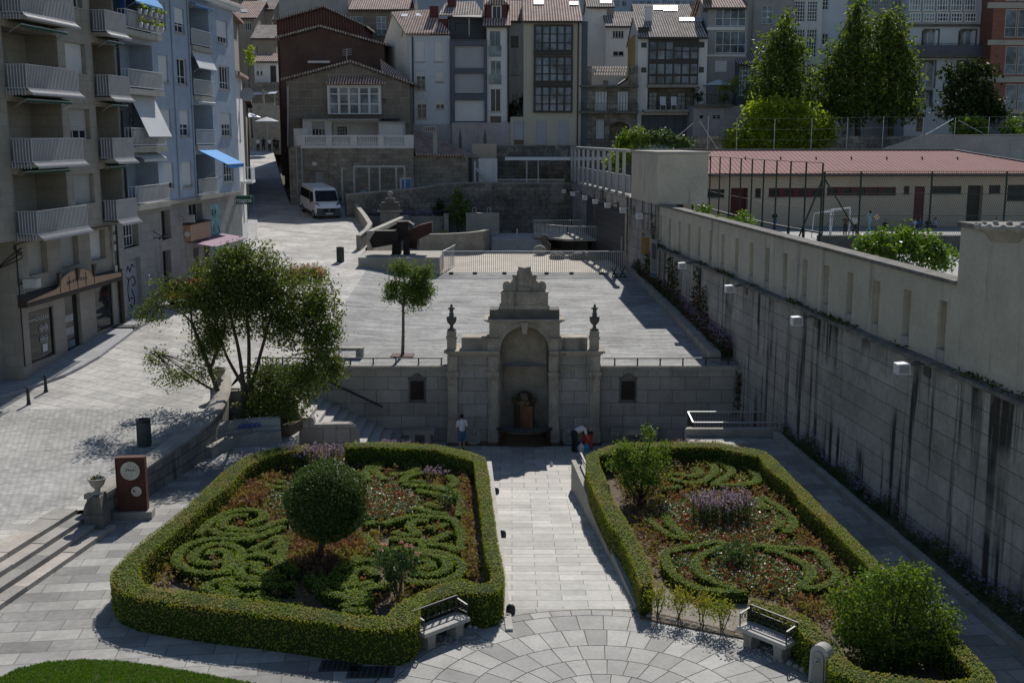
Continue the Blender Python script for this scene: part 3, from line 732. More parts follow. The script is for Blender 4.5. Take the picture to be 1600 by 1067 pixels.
T.part('mineral_crust',mb,'orange_deposit',sp)
for x,lab in((sx(740),'l'),(sx(890),'r')):
 mb=MB();mb.extrude([(x+a,YB-.10,-1.9+b)for a,b in((-.3,0),(.3,0),(.3,.5),(.22,.72),(0,.82),(-.22,.72),(-.3,.5))],(0,.11,0))
 mb.lathe([(.28,0),(.3,.2),(.24,.2),(.2,.1)],(x,YB-.18,-1.9),14);mb.tube([(x,YB-.1,-1.3),(x,YB-.24,-1.3),(x,YB-.27,-1.36)],.03,6)
 mb.ball((x,YB-.12,-1.3),.13,10,6)
 T.part('side_spout',mb,'worn_stone')
mb=MB();mb.box(FC-3.6,FC+3.6,YB-.75,YB,-2.3,-1.78);mb.box(FC-1.75,FC+1.75,YB-1.5,YB-.75,-2.3,-1.78);T.part('plinth',mb,'wet_stone')
# ------------------------------------------------------------------ clipped box hedges
def strip_geo(mb,rows,h,leaf,dens,top_noise=.035):
 """rows: list of (outer xy, inner xy); a closed-section strip with its top at height h"""
 n=len(rows);vs=[];fs=[]
 for(o,i)in rows:
  o=Vector(o);i=Vector(i);d=(i-o);e=d*.07
  hh=h+random.uniform(-1,1)*top_noise
  vs+=[(o.x+e.x*.3,o.y+e.y*.3,0.0),(o.x,o.y,h*.55),(o.x+e.x*.6,o.y+e.y*.6,hh-.06),(o.x+e.x*2,o.y+e.y*2,hh-.02),(i.x-e.x*2,i.y-e.y*2,hh-.02),(i.x-e.x*.6,i.y-e.y*.6,hh-.06),(i.x,i.y,h*.55),(i.x-e.x*.3,i.y-e.y*.3,0.0)]
 for k in range(n-1):
  for j in range(7):fs.append((k*8+j,(k+1)*8+j,(k+1)*8+j+1,k*8+j+1))
 fs+=[tuple(range(8)),tuple((n-1)*8+j for j in range(7,-1,-1))]
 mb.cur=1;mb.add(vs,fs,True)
 C=[];Nn=[]
 for k in range(n-1):
  o0,i0,o1,i1=(np.array(p)for p in(*rows[k],*rows[k+1]))
  ln=(np.linalg.norm(o1-o0)+np.linalg.norm(i1-i0))/2;w=(np.linalg.norm(i0-o0)+np.linalg.norm(i1-o1))/2
  m=RNG.poisson(ln*w*dens);s,t=RNG.random(m)[:,None],RNG.random(m)[:,None]
  p=(o0*(1-s)+o1*s)*(1-t)+(i0*(1-s)+i1*s)*t
  C.append(np.column_stack([p,h+RNG.normal(0,.014,m)]));Nn.append(np.tile([0,0,2.2],(m,1)))
  for a,b,sg in((o0,o1,1),(i0,i1,-1)):
   m=RNG.poisson(np.linalg.norm(b-a)*h*dens*.8);s=RNG.random(m)[:,None]
   nr=(o0-i0)*sg;nr=nr/(np.linalg.norm(nr)+1e-9)
   z=h*(1-RNG.random(m)**1.25);p=a*(1-s)+b*s+nr*RNG.normal(.0,.018,m)[:,None]
   C.append(np.column_stack([p,z]));Nn.append(np.tile([nr[0],nr[1],.25],(m,1)))
 for(o,i,sg)in((*rows[0],-1),(*rows[-1],1)):
  o=np.array(o);i=np.array(i);w=np.linalg.norm(i-o);m=RNG.poisson(w*h*dens*.8);s=RNG.random(m)[:,None]
  p=o*(1-s)+i*s;C.append(np.column_stack([p,h*RNG.random(m)]));Nn.append(np.tile([0,0,.2],(m,1)))
 mb.cur=0;mb.leaves(np.concatenate(C),leaf,np.concatenate(Nn),.45,.6)
def refine(rows,step):
 out=[]
 for(a,b),(c,d)in zip(rows,rows[1:]):
  n=max(1,int(max((Vector(c)-Vector(a)).length,(Vector(d)-Vector(b)).length)/step))
  for k in range(n):
   t=k/n;out.append((tuple(Vector(a).lerp(Vector(c),t)),tuple(Vector(b).lerp(Vector(d),t))))
 out.append(rows[-1]);return out
def pair_hedge(pairs,h,dens,leaf):
 rows=[]
 for o,i in pairs:
  p,q=at_z(*o,h),at_z(*i,h);rows.append(((p.x,p.y),(q.x,q.y)))
 mb=MB();strip_geo(mb,refine(rows,.5),h,leaf,dens);return mb
LH=[((538,692),(540,699)),((592,690),(592,698)),((652,693),(656,701)),((682,694),(682,703)),((736,706),(728,715)),((757,714),(741,721)),((763,738),(744,742)),((766,766),(748,772)),((771,800),(752,800)),((776,840),(756,840)),((783,876),(761,874)),((787,894),(769,892)),((786,914),(767,908)),((777,924),(759,911)),((756,929),(744,911)),((730,926),(730,905)),((714,924),(718,903)),((680,936),(688,912)),((656,948),(656,925)),((656,960),(628,938)),((648,973),(612,950)),((626,983),(604,962)),((560,980),(560,960)),((478,968),(478,947)),((408,959),(408,937)),((336,951),(340,929)),((272,942),(285,922)),((212,932),(245,917)),((184,921),(226,911)),((173,903),(217,898)),((174,892),(219,882)),((198,866),(232,866)),((230,838),(260,842)),((270,808),(298,808)),((298,784),(328,781)),((334,750),(360,756)),((357,730),(384,730)),((385,712),(404,718)),((425,700),(432,708)),((480,694),(482,702))]
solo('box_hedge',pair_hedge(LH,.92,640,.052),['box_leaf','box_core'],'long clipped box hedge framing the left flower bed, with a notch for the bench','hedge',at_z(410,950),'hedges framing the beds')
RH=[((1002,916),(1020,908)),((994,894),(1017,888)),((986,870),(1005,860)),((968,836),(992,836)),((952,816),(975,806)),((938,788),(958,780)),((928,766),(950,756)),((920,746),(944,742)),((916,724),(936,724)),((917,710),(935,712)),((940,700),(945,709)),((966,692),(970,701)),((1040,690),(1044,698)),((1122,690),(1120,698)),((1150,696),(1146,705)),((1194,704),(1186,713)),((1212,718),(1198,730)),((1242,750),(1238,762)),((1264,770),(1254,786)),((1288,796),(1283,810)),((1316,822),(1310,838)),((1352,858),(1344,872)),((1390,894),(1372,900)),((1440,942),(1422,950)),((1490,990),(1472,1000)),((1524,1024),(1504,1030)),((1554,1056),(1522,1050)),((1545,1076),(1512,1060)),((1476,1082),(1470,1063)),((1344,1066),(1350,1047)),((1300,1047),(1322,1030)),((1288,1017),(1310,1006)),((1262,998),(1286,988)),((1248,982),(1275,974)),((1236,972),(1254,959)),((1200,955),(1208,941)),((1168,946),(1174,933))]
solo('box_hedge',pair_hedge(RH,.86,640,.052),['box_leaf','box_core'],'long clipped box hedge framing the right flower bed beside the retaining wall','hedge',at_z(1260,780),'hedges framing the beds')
CENT=[]
def scroll(label,paths,h=.40,w=.27,kind='scroll hedges in the beds',dens=620):
 mb=MB()
 for P in paths:
  wp=[at_z(x,y,h)for x,y in P];pts=catmull(wp,5)if len(wp)>2 else wp;rows=[]
  for i,p in enumerate(pts):
   d=(pts[min(i+1,len(pts)-1)]-pts[max(i-1,0)]);d.z=0;d.normalize();nrm=Vector((-d.y,d.x,0))*w/2
   rows.append(((p.x+nrm.x,p.y+nrm.y),(p.x-nrm.x,p.y-nrm.y)));CENT.append((p.x,p.y))
  strip_geo(mb,rows,h+random.uniform(-.02,.02),.048,dens,.015)
 p0=at_z(*paths[0][0],0)
 solo('scroll_hedge',mb,['scroll_leaf','box_core'],label,'hedge',p0,kind)
scroll('largest spiral of clipped box near the left bed corner',[[(442,821),(405,837),(372,842),(330,841),(298,849),(280,862),(276,876),(288,887),(312,893),(342,893),(366,883),(377,870),(373,857),(352,849),(326,851),(306,861),(302,872),(318,879),(342,877),(358,869),(352,861),(334,859),(326,866)]])
scroll('open C-shaped box scroll behind the largest spiral',[[(308,835),(326,817),(350,802),(378,796),(405,798),(412,806),(398,815),(386,818)],[(350,811),(346,820),(368,826),(402,826),(428,816),(448,811)],[(348,812),(362,804),(386,803)],[(330,824),(346,832),(400,834)]])
scroll('narrow yellow-green box loop left of the topiary trunk',[[(390,859),(410,849),(440,836),(439,846),(426,858),(396,862)]],.38,.22)
scroll('box spiral with a V-shaped tail along the front hedge',[[(352,896),(358,880),(380,869),(410,866),(432,873),(436,884)],[(372,888),(386,878),(406,879),(398,886),(412,892),(436,890)],[(372,888),(380,899),(410,903),(446,899)],[(366,901),(340,905),(318,915),(344,925),(372,930)],[(374,929),(350,913),(380,911),(420,913),(462,912)]])
scroll('short row of low box clumps against the front hedge',[[(384,930),(414,925)],[(400,933),(420,935),(440,939)],[(445,941),(470,944)]],.34,.24)
scroll('shaded curved box rows right of the topiary shadow',[[(482,898),(500,914),(516,926)],[(496,900),(520,911),(545,916)],[(508,924),(540,931),(580,939)],[(538,922),(570,928),(584,927)]])
scroll('parallel box rows in front of the rose bush',[[(530,912),(560,911),(584,908)],[(536,951),(564,953),(578,951)],[(536,946),(550,940),(582,940)],[(545,924),(590,914),(604,908)]])
scroll('looped box scroll beside the rose bush',[[(518,892),(540,902),(556,902)],[(548,901),(552,892),(562,886),(576,886),(588,896)],[(556,876),(572,872),(590,874)]])
scroll('round box spiral of three rings right of the rose bush',[[(640,855),(680,860),(704,867),(721,880),(719,893),(700,903),(670,908),(634,904)],[(650,863),(684,868),(699,878),(694,890),(672,897),(640,893)],[(648,872),(670,875),(672,884),(648,884)]])
scroll('wide box figure with an S-shaped centre in the right half of the left bed',[[(598,818),(622,810),(650,805),(690,807),(712,814),(721,834),(720,856),(706,858)],[(616,829),(632,835),(651,832),(640,821),(648,812),(668,812)],[(668,824),(698,816)],[(610,840),(642,843),(672,844),(704,830)],[(654,850),(696,850),(710,859)],[(566,830),(580,847),(602,857),(634,853)],[(568,818),(588,813)]])
scroll('horseshoe box scroll at the back of the left bed',[[(575,750),(571,735),(584,725),(602,722)],[(601,748),(586,735),(593,726)],[(610,740),(638,737),(653,730),(647,722),(628,721)]],.38)
scroll('wedge-shaped box scroll along the right side of the left bed',[[(628,756),(660,758),(700,760),(711,750),(700,742)],[(629,752),(635,743),(660,736)],[(642,751),(664,752)]],.38)
scroll('branching box rows beside the coleus row',[[(650,764),(680,770),(708,777)],[(676,762),(715,769),(720,790),(717,806)],[(650,791),(672,798),(698,801)],[(666,785),(690,792)]],.38)
scroll('small box fork in the shaded back corner of the left bed',[[(404,748),(420,757),(444,759)],[(422,748),(444,753)]],.36)
scroll('shaded box arc at the foot of the topiary',[[(448,846),(441,862),(447,880),(466,890)],[(560,866),(540,884),(520,886)]])
scroll('oval box scroll at the back of the right bed',[[(1046,746),(1080,753),(1106,746),(1117,732),(1109,722),(1088,719)],[(1046,738),(1080,743),(1095,736),(1084,730)],[(1036,761),(1064,758)]],.38)
scroll('leaf-shaped box loop at the back right of the right bed',[[(1110,718),(1136,727),(1143,737),(1130,747),(1117,756),(1150,757),(1180,752),(1181,740),(1160,727),(1136,719),(1116,717)]],.38)
scroll('small pointed box loop beside the small tree',[[(1012,808),(1032,825),(1054,837),(1072,839),(1056,826),(1043,812),(1039,800)]],.34,.22)
scroll('large crescent box figure at the front of the right bed',[[(1168,921),(1130,921),(1090,916),(1056,898),(1042,878),(1039,862),(1060,856),(1090,850),(1116,845),(1132,847),(1114,857),(1092,868),(1088,884),(1100,898),(1124,909),(1152,916)]],.40,.25)
scroll('curled crescent box figure beside the big green bush',[[(1176,851),(1200,852),(1230,856),(1272,857),(1288,872),(1300,886),(1309,897),(1290,913),(1262,917),(1252,912),(1266,902),(1266,888),(1248,875),(1220,862),(1196,856)]],.40,.25)
scroll('hooked box scroll along the right side of the right bed',[[(1180,776),(1200,795)],[(1190,775),(1216,790),(1237,808),(1239,821),(1226,831)],[(1220,812),(1216,827)]],.36,.24)
CENT=np.array(CENT)
# four separate box shrubs with bare stems
for px,py,lab in((1026,925,'small box shrub on bare stems at the front corner of the right bed'),(1061,930,'second small box shrub from the right bed corner'),(1099,938,'third small box shrub from the right bed corner'),(1129,946,'small box shrub on bare stems nearest the right bench')):
 c=at_z(px,py,.72);S=Thing('box_shrub',lab,'shrub',(c.x,c.y,0),'thin box shrubs at the front of the right bed')
 mb=MB()
 for k in range(4):mb.tube([(c.x+random.gauss(0,.05),c.y+random.gauss(0,.05),0),(c.x+random.gauss(0,.12),c.y+random.gauss(0,.1),.6)],.014,5)
 S.part('stem',mb,'bark')
 P=RNG.normal(size=(620,3))*[.16,.15,.16]+[c.x,c.y,.62];mb=MB();mb.leaves(P,.065,None,.5,.6);S.part('foliage',mb,'box_leaf')
 # ------------------------------------------------------------------ soil of the beds with their rough edging
def bed(pairs,name,extra=()):
 out=[at_z(*o,.0)if False else at_z(*o,.9)for o,i in pairs]
 c=Vector((sum(p.x for p in out)/len(out),sum(p.y for p in out)/len(out)))
 P=[tuple(Vector((p.x,p.y))+((Vector((p.x,p.y))-c).normalized()*.0))for p in out]+list(extra)
 mb=MB();mb.prism(P,.002,.05);mb.build(name,'soil',kind='structure');return P
LB=bed(LH,'left_bed_soil');RB=bed(RH,'right_bed_soil')
mb=MB()
q=[at_z(*p,.06)for p in((726,742),(744,738),(748,770),(756,840),(766,900),(744,915),(742,850),(736,790))]
mb.prism([(p.x,p.y)for p in q],.04,.062);mb.build('bed_gravel','gravel',kind='structure')
def edging(P,lab,off=.26):
 mb=MB();pts=[Vector((x,y,0))for x,y in P]
 for a,b in zip(pts,pts[1:]):
  d=b-a;L=d.length;n=max(1,int(L/.16))
  nr=Vector((d.y,-d.x,0)).normalized()*off
  for k in range(n):
   p=a+d*((k+.5)/n)+nr;s=random.uniform(.05,.085)
   mb.ball((p.x+random.gauss(0,.015),p.y+random.gauss(0,.015),.03),s,7,5,(1.1,1.1,.9))
 solo('bed_edging',mb,'worn_stone',lab,'edging',(P[0][0],P[0][1],0),'cobble edgings of the beds')
e=[at_z(*p,0)for p in((796,962),(790,968),(735,985),(729,978))]
fr=[(p.x,p.y)for p in(at_z(*o,.92)for o,i in LH[19:33])]
edging(fr,'rounded cobble edging along the front hedge of the left bed',-.26 if False else .24)
e=[at_z(*p,0)for p in((1008,962),(1050,970),(1100,982),(1145,994),(1160,988))]
edging([(p.x,p.y)for p in e],'rounded cobble edging in front of the four small shrubs',.05)
mb=MB();mb.prism([(p.x,p.y)for p in(at_z(*q,0)for q in((1003,918),(1004,958),(1050,966),(1100,978),(1146,989),(1166,978),(1172,940)))],.001,.06);mb.build('right_bed_corner','gravel',kind='structure')
e=[at_z(*p,0)for p in((727,972),(738,983),(770,975),(792,966),(798,955))]
edging([(p.x,p.y)for p in e],'short cobble edging right of the left bench',.02)
e=[at_z(*p,0)for p in((1215,1030),(1240,1040),(1262,1050))]
edging([(p.x,p.y)for p in e],'short cobble edging between right bench and drinking fountain',.02)
# ------------------------------------------------------------------ bedding plants
def pip(X,Y,P):
 c=np.zeros(len(X),bool);j=len(P)-1
 for i in range(len(P)):
  xi,yi=P[i];xj,yj=P[j]
  m=((yi>Y)!=(yj>Y))&(X<(xj-xi)*(Y-yi)/(yj-yi+1e-12)+xi);c^=m;j=i
 return c
def area(pix,z=.15):return[(p.x,p.y)for p in(at_z(x,y,z)for x,y in pix)]
def scatter(P,n,gap):
 P_=np.array(P);lo,hi=P_.min(0),P_.max(0)
 X=RNG.uniform(lo[0],hi[0],n);Y=RNG.uniform(lo[1],hi[1],n);m=pip(X,Y,P);X,Y=X[m],Y[m]
 d=np.min((X[:,None]-CENT[None,:,0])**2+(Y[:,None]-CENT[None,:,1])**2,1);m=d>gap*gap
 return np.column_stack([X[m],Y[m]])
def plantbed(name,label,cat,pts,make,mats):
 mb=MB();acc={}
 for x,y in pts:
  for k,(arr,size,asp)in enumerate(make(x,y)):
   acc.setdefault(k,[size,asp,[]])[2].append(arr)
 for k,(size,asp,L)in acc.items():mb.cur=k;mb.leaves(np.concatenate(L),size,None,.5,asp)
 o=mb.build(name,mats);o['kind']='stuff';tag(o,label,cat);return o
def begonia(x,y):
 h=random.uniform(.14,.26);n=15
 a=RNG.normal(size=(n,3))*[.085,.085,.05]+[x,y,.05+h*.6]
 r=RNG.random();red=RNG.normal(size=(4 if r<.34 else 0,3))*[.05,.05,.03]+[x,y,.08+h]
 wht=RNG.normal(size=(3 if r>.76 else 0,3))*[.05,.05,.03]+[x,y,.08+h]
 return[(a,.10,.75),(red,.055,.8),(wht,.05,.8)]
def coleus(x,y):
 h=random.uniform(.2,.48);n=16;z=RNG.random(n);w=.10*(1.15-z*.7)
 a=np.column_stack([x+RNG.normal(size=n)*w,y+RNG.normal(size=n)*w,.05+h*z]);return[(a,.10,.5)]
lb_b=area([(470,762),(560,742),(606,750),(626,760),(660,765),(650,800),(600,812),(560,815),(480,805)])
lb_c=area([(415,772),(450,765),(470,800),(440,808),(420,795)])
plantbed('begonia_bed','glossy green begonias with red and white flowers in the middle of the left bed','flowers',list(scatter(lb_b,4200,.18))+list(scatter(lb_c,250,.2)),begonia,['begonia_leaf','red_petal','white_petal'])
rb_b=area([(1020,800),(1060,780),(1120,770),(1185,785),(1235,815),(1220,845),(1285,868),(1296,895),(1268,912),(1240,936),(1172,918),(1100,914),(1046,880),(1060,856),(1090,846),(1050,838)])
rb_c=area([(1120,730),(1165,730),(1176,748),(1120,754)])
plantbed('begonia_bed','glossy begonias with many red flowers filling the centre of the right bed','flowers',list(scatter(rb_b,6500,.16))+list(scatter(rb_c,160,.2)),begonia,['begonia_leaf','red_petal','white_petal'])
lb_all=area([(545,705),(650,706),(725,722),(742,740),(746,780),(752,850),(762,900),(718,915),(640,940),(590,955),(470,945),(330,925),(240,912),(228,890),(300,815),(350,768),(390,735),(430,712)],.1)
def notin(pts,polys):
 for P in polys:pts=pts[~pip(pts[:,0],pts[:,1],P)]
 return pts
c1=notin(scatter(lb_all,2600,.22),[lb_b,lb_c,area([(728,742),(746,738),(766,905),(744,912)])])
row=area([(719,735),(731,735),(744,905),(724,910),(722,850)])
rw=np.column_stack([RNG.uniform(-3,0,1),RNG.uniform(0,1,1)]);rw=scatter(row,1600,.12)
lft=scatter(area([(355,790),(395,745),(430,748),(428,772),(405,790),(360,800)]),900,.15)
plantbed('coleus_bed','rusty red and bronze coleus plants between the scrolls of the left bed','plants',np.concatenate([c1,rw,lft,scatter(area([(428,850),(470,842),(560,838),(588,862),(560,885),(500,892),(440,885)]),1500,.12)]),coleus,['coleus_leaf'])
rb_all=area([(940,715),(1044,700),(1120,700),(1190,716),(1238,766),(1310,842),(1370,905),(1320,985),(1285,985),(1240,955),(1172,930),(1120,925),(1060,915),(1025,900),(985,825),(950,760)],.1)
plantbed('coleus_bed','rusty red and yellow coleus plants round the edge of the right bed','plants',notin(scatter(rb_all,3600,.2),[rb_b,rb_c,area([(938,720),(952,716),(990,825),(975,828)])]),coleus,['coleus_leaf'])
def sage(px,py,rx,ry,h,n,lab):
 c=at_z(px,py);S=[];Fl=[];St=[]
 for k in range(n):
  a=random.uniform(0,6.283);r=math.sqrt(random.random());x=c.x+rx*r*math.cos(a);y=c.y+ry*r*math.sin(a);hh=h*random.uniform(.72,1.08)
  lx,ly=random.gauss(0,.07),random.gauss(0,.07)
  for j in range(9):t=random.random();S.append((x+lx*t+random.gauss(0,.05),y+ly*t+random.gauss(0,.05),hh*.85*t))
  for j in range(7):Fl.append((x+lx+random.gauss(0,.035),y+ly+random.gauss(0,.035),hh*random.uniform(.86,1.04)))
  St.append(((x,y,0),(x+lx,y+ly,hh)))
 T=Thing('purple_flowers',lab,'flowers',c,'clumps of tall purple flowers')
 mb=MB();mb.leaves(S,.12,None,.5,.22)
 for a,b in St:mb.tube([a,b],.006,3,False)
 T.part('stems',mb,'stem_leaf');mb=MB();mb.leaves(Fl,.065,None,.5,.7);T.part('blooms',mb,'purple_petal')
sage(1127,822,1.0,.75,1.05,230,'large clump of tall purple flowers in the middle of the right bed')
sage(490,738,1.25,.5,1.0,150,'tall purple flowers behind the round topiary')
sage(612,722,.85,.3,.8,80,'purple flowers along the back hedge of the left bed')
sage(676,728,.45,.25,.6,35,'small patch of purple flowers at the back right of the left bed')
sage(1075,718,.55,.35,.7,45,'small patch of purple flowers behind the small tree in the right bed')
sage(683,752,.5,.3,.5,40,'low pale purple flowers inside the wedge-shaped scroll')
# ------------------------------------------------------------------ shrubs and trees in the beds
def crown(blobs,n,size,shell=.35,jitter=.12,mat=0):
 """leaf clumps spread through the blobs; blobs: (centre, (rx, ry, rz))"""
 vol=np.array([b[1][0]*b[1][1]*b[1][2]for b in blobs])**.67;vol=vol/vol.sum();out=[];nr=[]
 for(c,r),f in zip(blobs,vol):
  m=int(n*f);ncl=max(6,m//14);d=RNG.normal(size=(ncl,3));d/=np.linalg.norm(d,axis=1)[:,None]
  q=d*(1-shell*RNG.random(ncl)**1.5)[:,None]*np.array(r)
  idx=RNG.integers(0,ncl,m);out.append(q[idx]+np.array(c)+RNG.normal(size=(m,3))*jitter);nr.append(d[idx])
 return np.concatenate(out),np.concatenate(nr)
b0=at_z(500,884);cz_=at_y(510,783,b0.y)
T=Thing('topiary_tree','round clipped topiary ball on a short trunk in the left bed','tree',b0)
mb=MB();mb.tube([(b0.x,b0.y,0),(b0.x+.03,b0.y,.5),(cz_.x-.02,b0.y,cz_.z-.5)],[.10,.085,.09],10);T.part('trunk',mb,'bark')
mb=MB();rr=1.17;mb.cur=1;mb.ball((cz_.x,b0.y,cz_.z),rr*.86,20,12)
d=RNG.normal(size=(9500,3));d/=np.linalg.norm(d,axis=1)[:,None]
lump=1+.05*np.sin(d[:,0]*5+1)*np.cos(d[:,2]*6)+.04*np.sin(d[:,1]*9)
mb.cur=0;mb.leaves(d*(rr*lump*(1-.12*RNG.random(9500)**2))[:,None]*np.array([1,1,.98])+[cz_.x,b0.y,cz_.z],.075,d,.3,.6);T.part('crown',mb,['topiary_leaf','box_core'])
def bush(lab,base,blobs,n,size,mat,stems,cat='shrub',shell=.5,jit=.12,name='leafy_shrub',group=None,r0=.05,aspect=.6):
 T=Thing(name,lab,cat,base,group);base=Vector(base)
 mb=MB()
 for k in range(stems):
  c,r=blobs[k%len(blobs)];e=Vector(c)+Vector((random.uniform(-.5,.5)*r[0],random.uniform(-.5,.5)*r[1],random.uniform(-.1,.5)*r[2]))
  s=base+Vector((random.gauss(0,.05),random.gauss(0,.05),0));m=s.lerp(e,.5)+Vector((random.gauss(0,.06),random.gauss(0,.06),.1))
  mb.tube(catmull([s,m,e],4),[r0*(1-i/10)for i in range(9)],6)
 T.part('trunk',mb,'bark')
 mb=MB();C,Nr=crown(blobs,n,size,shell,jit);mb.leaves(C,size,Nr,.25,aspect);T.part('crown',mb,mat);return T
b=at_z(1001,787);c=at_y(1003,728,b.y)
bush('small leafy tree with pointed upright shoots in the left corner of the right bed',b,[((c.x,c.y,c.z),(.98,.8,.72)),((c.x-.45,c.y,c.z+.35),(.5,.5,.45)),((c.x+.2,c.y+.1,c.z+.95),(.22,.22,.5)),((c.x+.75,c.y,c.z+.55),(.22,.22,.4)),((c.x-.75,c.y,c.z+.6),(.25,.2,.3)),((c.x-.85,c.y-.1,c.z+.05),(.35,.3,.2)),((c.x,c.y-.1,c.z-.5),(.75,.6,.45))],5800,.09,'bush_leaf',7,'tree',.6,.09,'small_tree',None,.04)
b=at_z(1395,1035);c=at_y(1392,962,b.y)
bl=[((c.x,c.y,c.z),(1.25,1.15,.95)),((c.x-.75,c.y,c.z-.1),(.6,.7,.7)),((c.x+.8,c.y,c.z-.05),(.62,.7,.75)),((c.x-.3,c.y,c.z+.75),(.7,.6,.42)),((c.x+.5,c.y,c.z+.8),(.55,.5,.38))]
for k in range(10):a=random.uniform(-.3,3.4);bl.append(((c.x+1.35*math.cos(a),c.y+random.uniform(-.4,.4),c.z+1.1*math.sin(a)),(.16,.16,.24)))
bl+=[((c.x,c.y,c.z-.6),(1.15,1.0,.6)),((c.x+.55,c.y-.3,c.z-.55),(.7,.7,.55)),((c.x-.55,c.y-.3,c.z-.6),(.7,.7,.5))]
bush('large bright green bush in the lower right corner of the right bed',b,bl,15000,.09,'bush_leaf',9,'shrub',.6,.10)
b=at_z(622,938);c=at_y(619,882,b.y);
T=bush('rose bush with pink blooms near the left bench',b,[((c.x,c.y,c.z),(.62,.55,.42)),((c.x-.3,c.y,c.z+.3),(.3,.25,.25)),((c.x+.35,c.y,c.z+.25),(.3,.3,.25)),((c.x-.1,c.y,c.z-.4),(.3,.3,.3))],1500,.10,'rose_leaf',6,'rose bush',.7,.08,'rose_bush',None,.022)
for px,py in((595,858),(628,847),(634,852),(643,853),(652,865),(600,850)):
 p=at_y(px,py,b.y-.1);mb=MB();mb.leaves(RNG.normal(size=(14,3))*.028+np.array(p),.07,None,.5,.9);T.part('bloom',mb,'pink_petal')
b=at_z(1150,893);c=Vector((b.x,b.y,.55))
bush('low green rose bush among the begonias of the right bed',b,[((c.x,c.y,c.z),(.6,.5,.35))],800,.09,'rose_leaf',5,'rose bush',.7,.08,'rose_bush',None,.015)
b=at_z(560,720);bush('small silvery shrub by the back hedge of the left bed',b,[((b.x,b.y,.45),(.3,.3,.35))],300,.09,'begonia_leaf',3,'shrub',.7,.06,'leafy_shrub',None,.01)
b=at_z(700,798);bush('small white rose bush beside the coleus row',b,[((b.x,b.y,.45),(.35,.3,.35))],380,.09,'rose_leaf',3,'rose bush',.7,.06,'rose_bush',None,.01)
# ------------------------------------------------------------------ solving for the sloping surfaces
def solve(px,py,zf,y0=20.,y1=175.):
 d=ray(px,py)
 for k in range(60):
  y=(y0+y1)/2;z=H+d.z*(y/d.y)
  if z>zf(y):y0=y
  else:y1=y
 return CAMP+d*(y/d.y)
def at_st(px,py):return solve(px,py,zstreet)
def at_te(px,py):return solve(px,py,zterr,40,90)
def at_sl(px,py):return at_slope(px,py,0,28,-.08)
# ------------------------------------------------------------------ old wall between street and garden, its scroll end and urns
T=Thing('street_wall','old coursed stone wall with rounded coping between the street and the left garden path','wall',(-12.2,40,0))
wp=catmull([(-13.0,34.3,1.12),(-12.72,36.2,1.16),(-12.35,38.4,1.25),(-11.95,41.0,1.34),(-11.72,43.2,1.5),(-11.72,45.2,1.72),(-12.1,47.4,1.95),(-12.5,48.9,2.05)],5)
mb=MB();mc=MB()
for a,b in zip(wp,wp[1:]):
 d=(b-a);d.z=0;d.normalize();n=Vector((-d.y,d.x,0));
 P=lambda p,o,z:(p.x+n.x*o,p.y+n.y*o,z)
 mb.hexa([P(a,0,-.3),P(b,0,-.3),P(b,.52,-.3),P(a,.52,-.3),P(a,0.03,a.z-.22),P(b,0.03,b.z-.22),P(b,.5,b.z-.22),P(a,.5,a.z-.22)])
 sec=[(-.05,-.22),(-.06,-.12),(.03,-.02),(.2,.03),(.42,.02),(.58,-.06),(.60,-.22)]
 vs=[P(a,o,a.z+h)for o,h in sec]+[P(b,o,b.z+h)for o,h in sec];k=len(sec)
 mc.add(vs,[(i,i+1,k+i+1,k+i)for i in range(k-1)]+[tuple(range(k))[::-1],tuple(range(k,2*k))],False)
T.part('wall_face',mb,'old_ashlar');T.part('coping',mc,'worn_stone')
def urn(lab,p,s):
 U=Thing('stone_urn',lab,'urn',p,'stone urns on the old street wall')
 mb=MB();mb.lathe([(r*s,z*s)for r,z in[(.17,0),(.17,.05),(.10,.08),(.08,.14),(.12,.19),(.2,.27),(.25,.40),(.26,.44),(.29,.46),(.29,.50),(.24,.50),(.22,.42),(.0,.40)]],p,22);U.part('bowl',mb,'worn_stone')
 mb=MB();mb.leaves(RNG.normal(size=(40,3))*[.09,.09,.05]+[p[0],p[1],p[2]+.5*s],.1,None,.4,.4);U.part('plant',mb,'dark_leaf')
T=Thing('scroll_pillar','weathered stone end pillar with a rounded scroll back at the top of the street steps','pillar',(-13.1,34.0,0))
mb=MB();mb.prism([(-13.35,33.65),(-12.75,33.65),(-12.75,34.35),(-13.35,34.35)],-.2,.62)
arc=[(-12.76,.62)]+[(-12.95-.42*math.sin(t)*1.0,.62+.58*math.cos(t)*1.0)for t in np.linspace(-.3,1.57,12)]
mb.extrude([(x,33.7,z)for x,z in arc],(0,.6,0));T.part('shaft',mb,'dark_stone')
urn('pale stone urn with a small plant on the scroll pillar by the street steps',(-13.02,34.1,1.19),1.0)
urn('weathered stone urn on the wall end beside the leaning tree trunk',(-12.5,47.2,1.97),1.05)
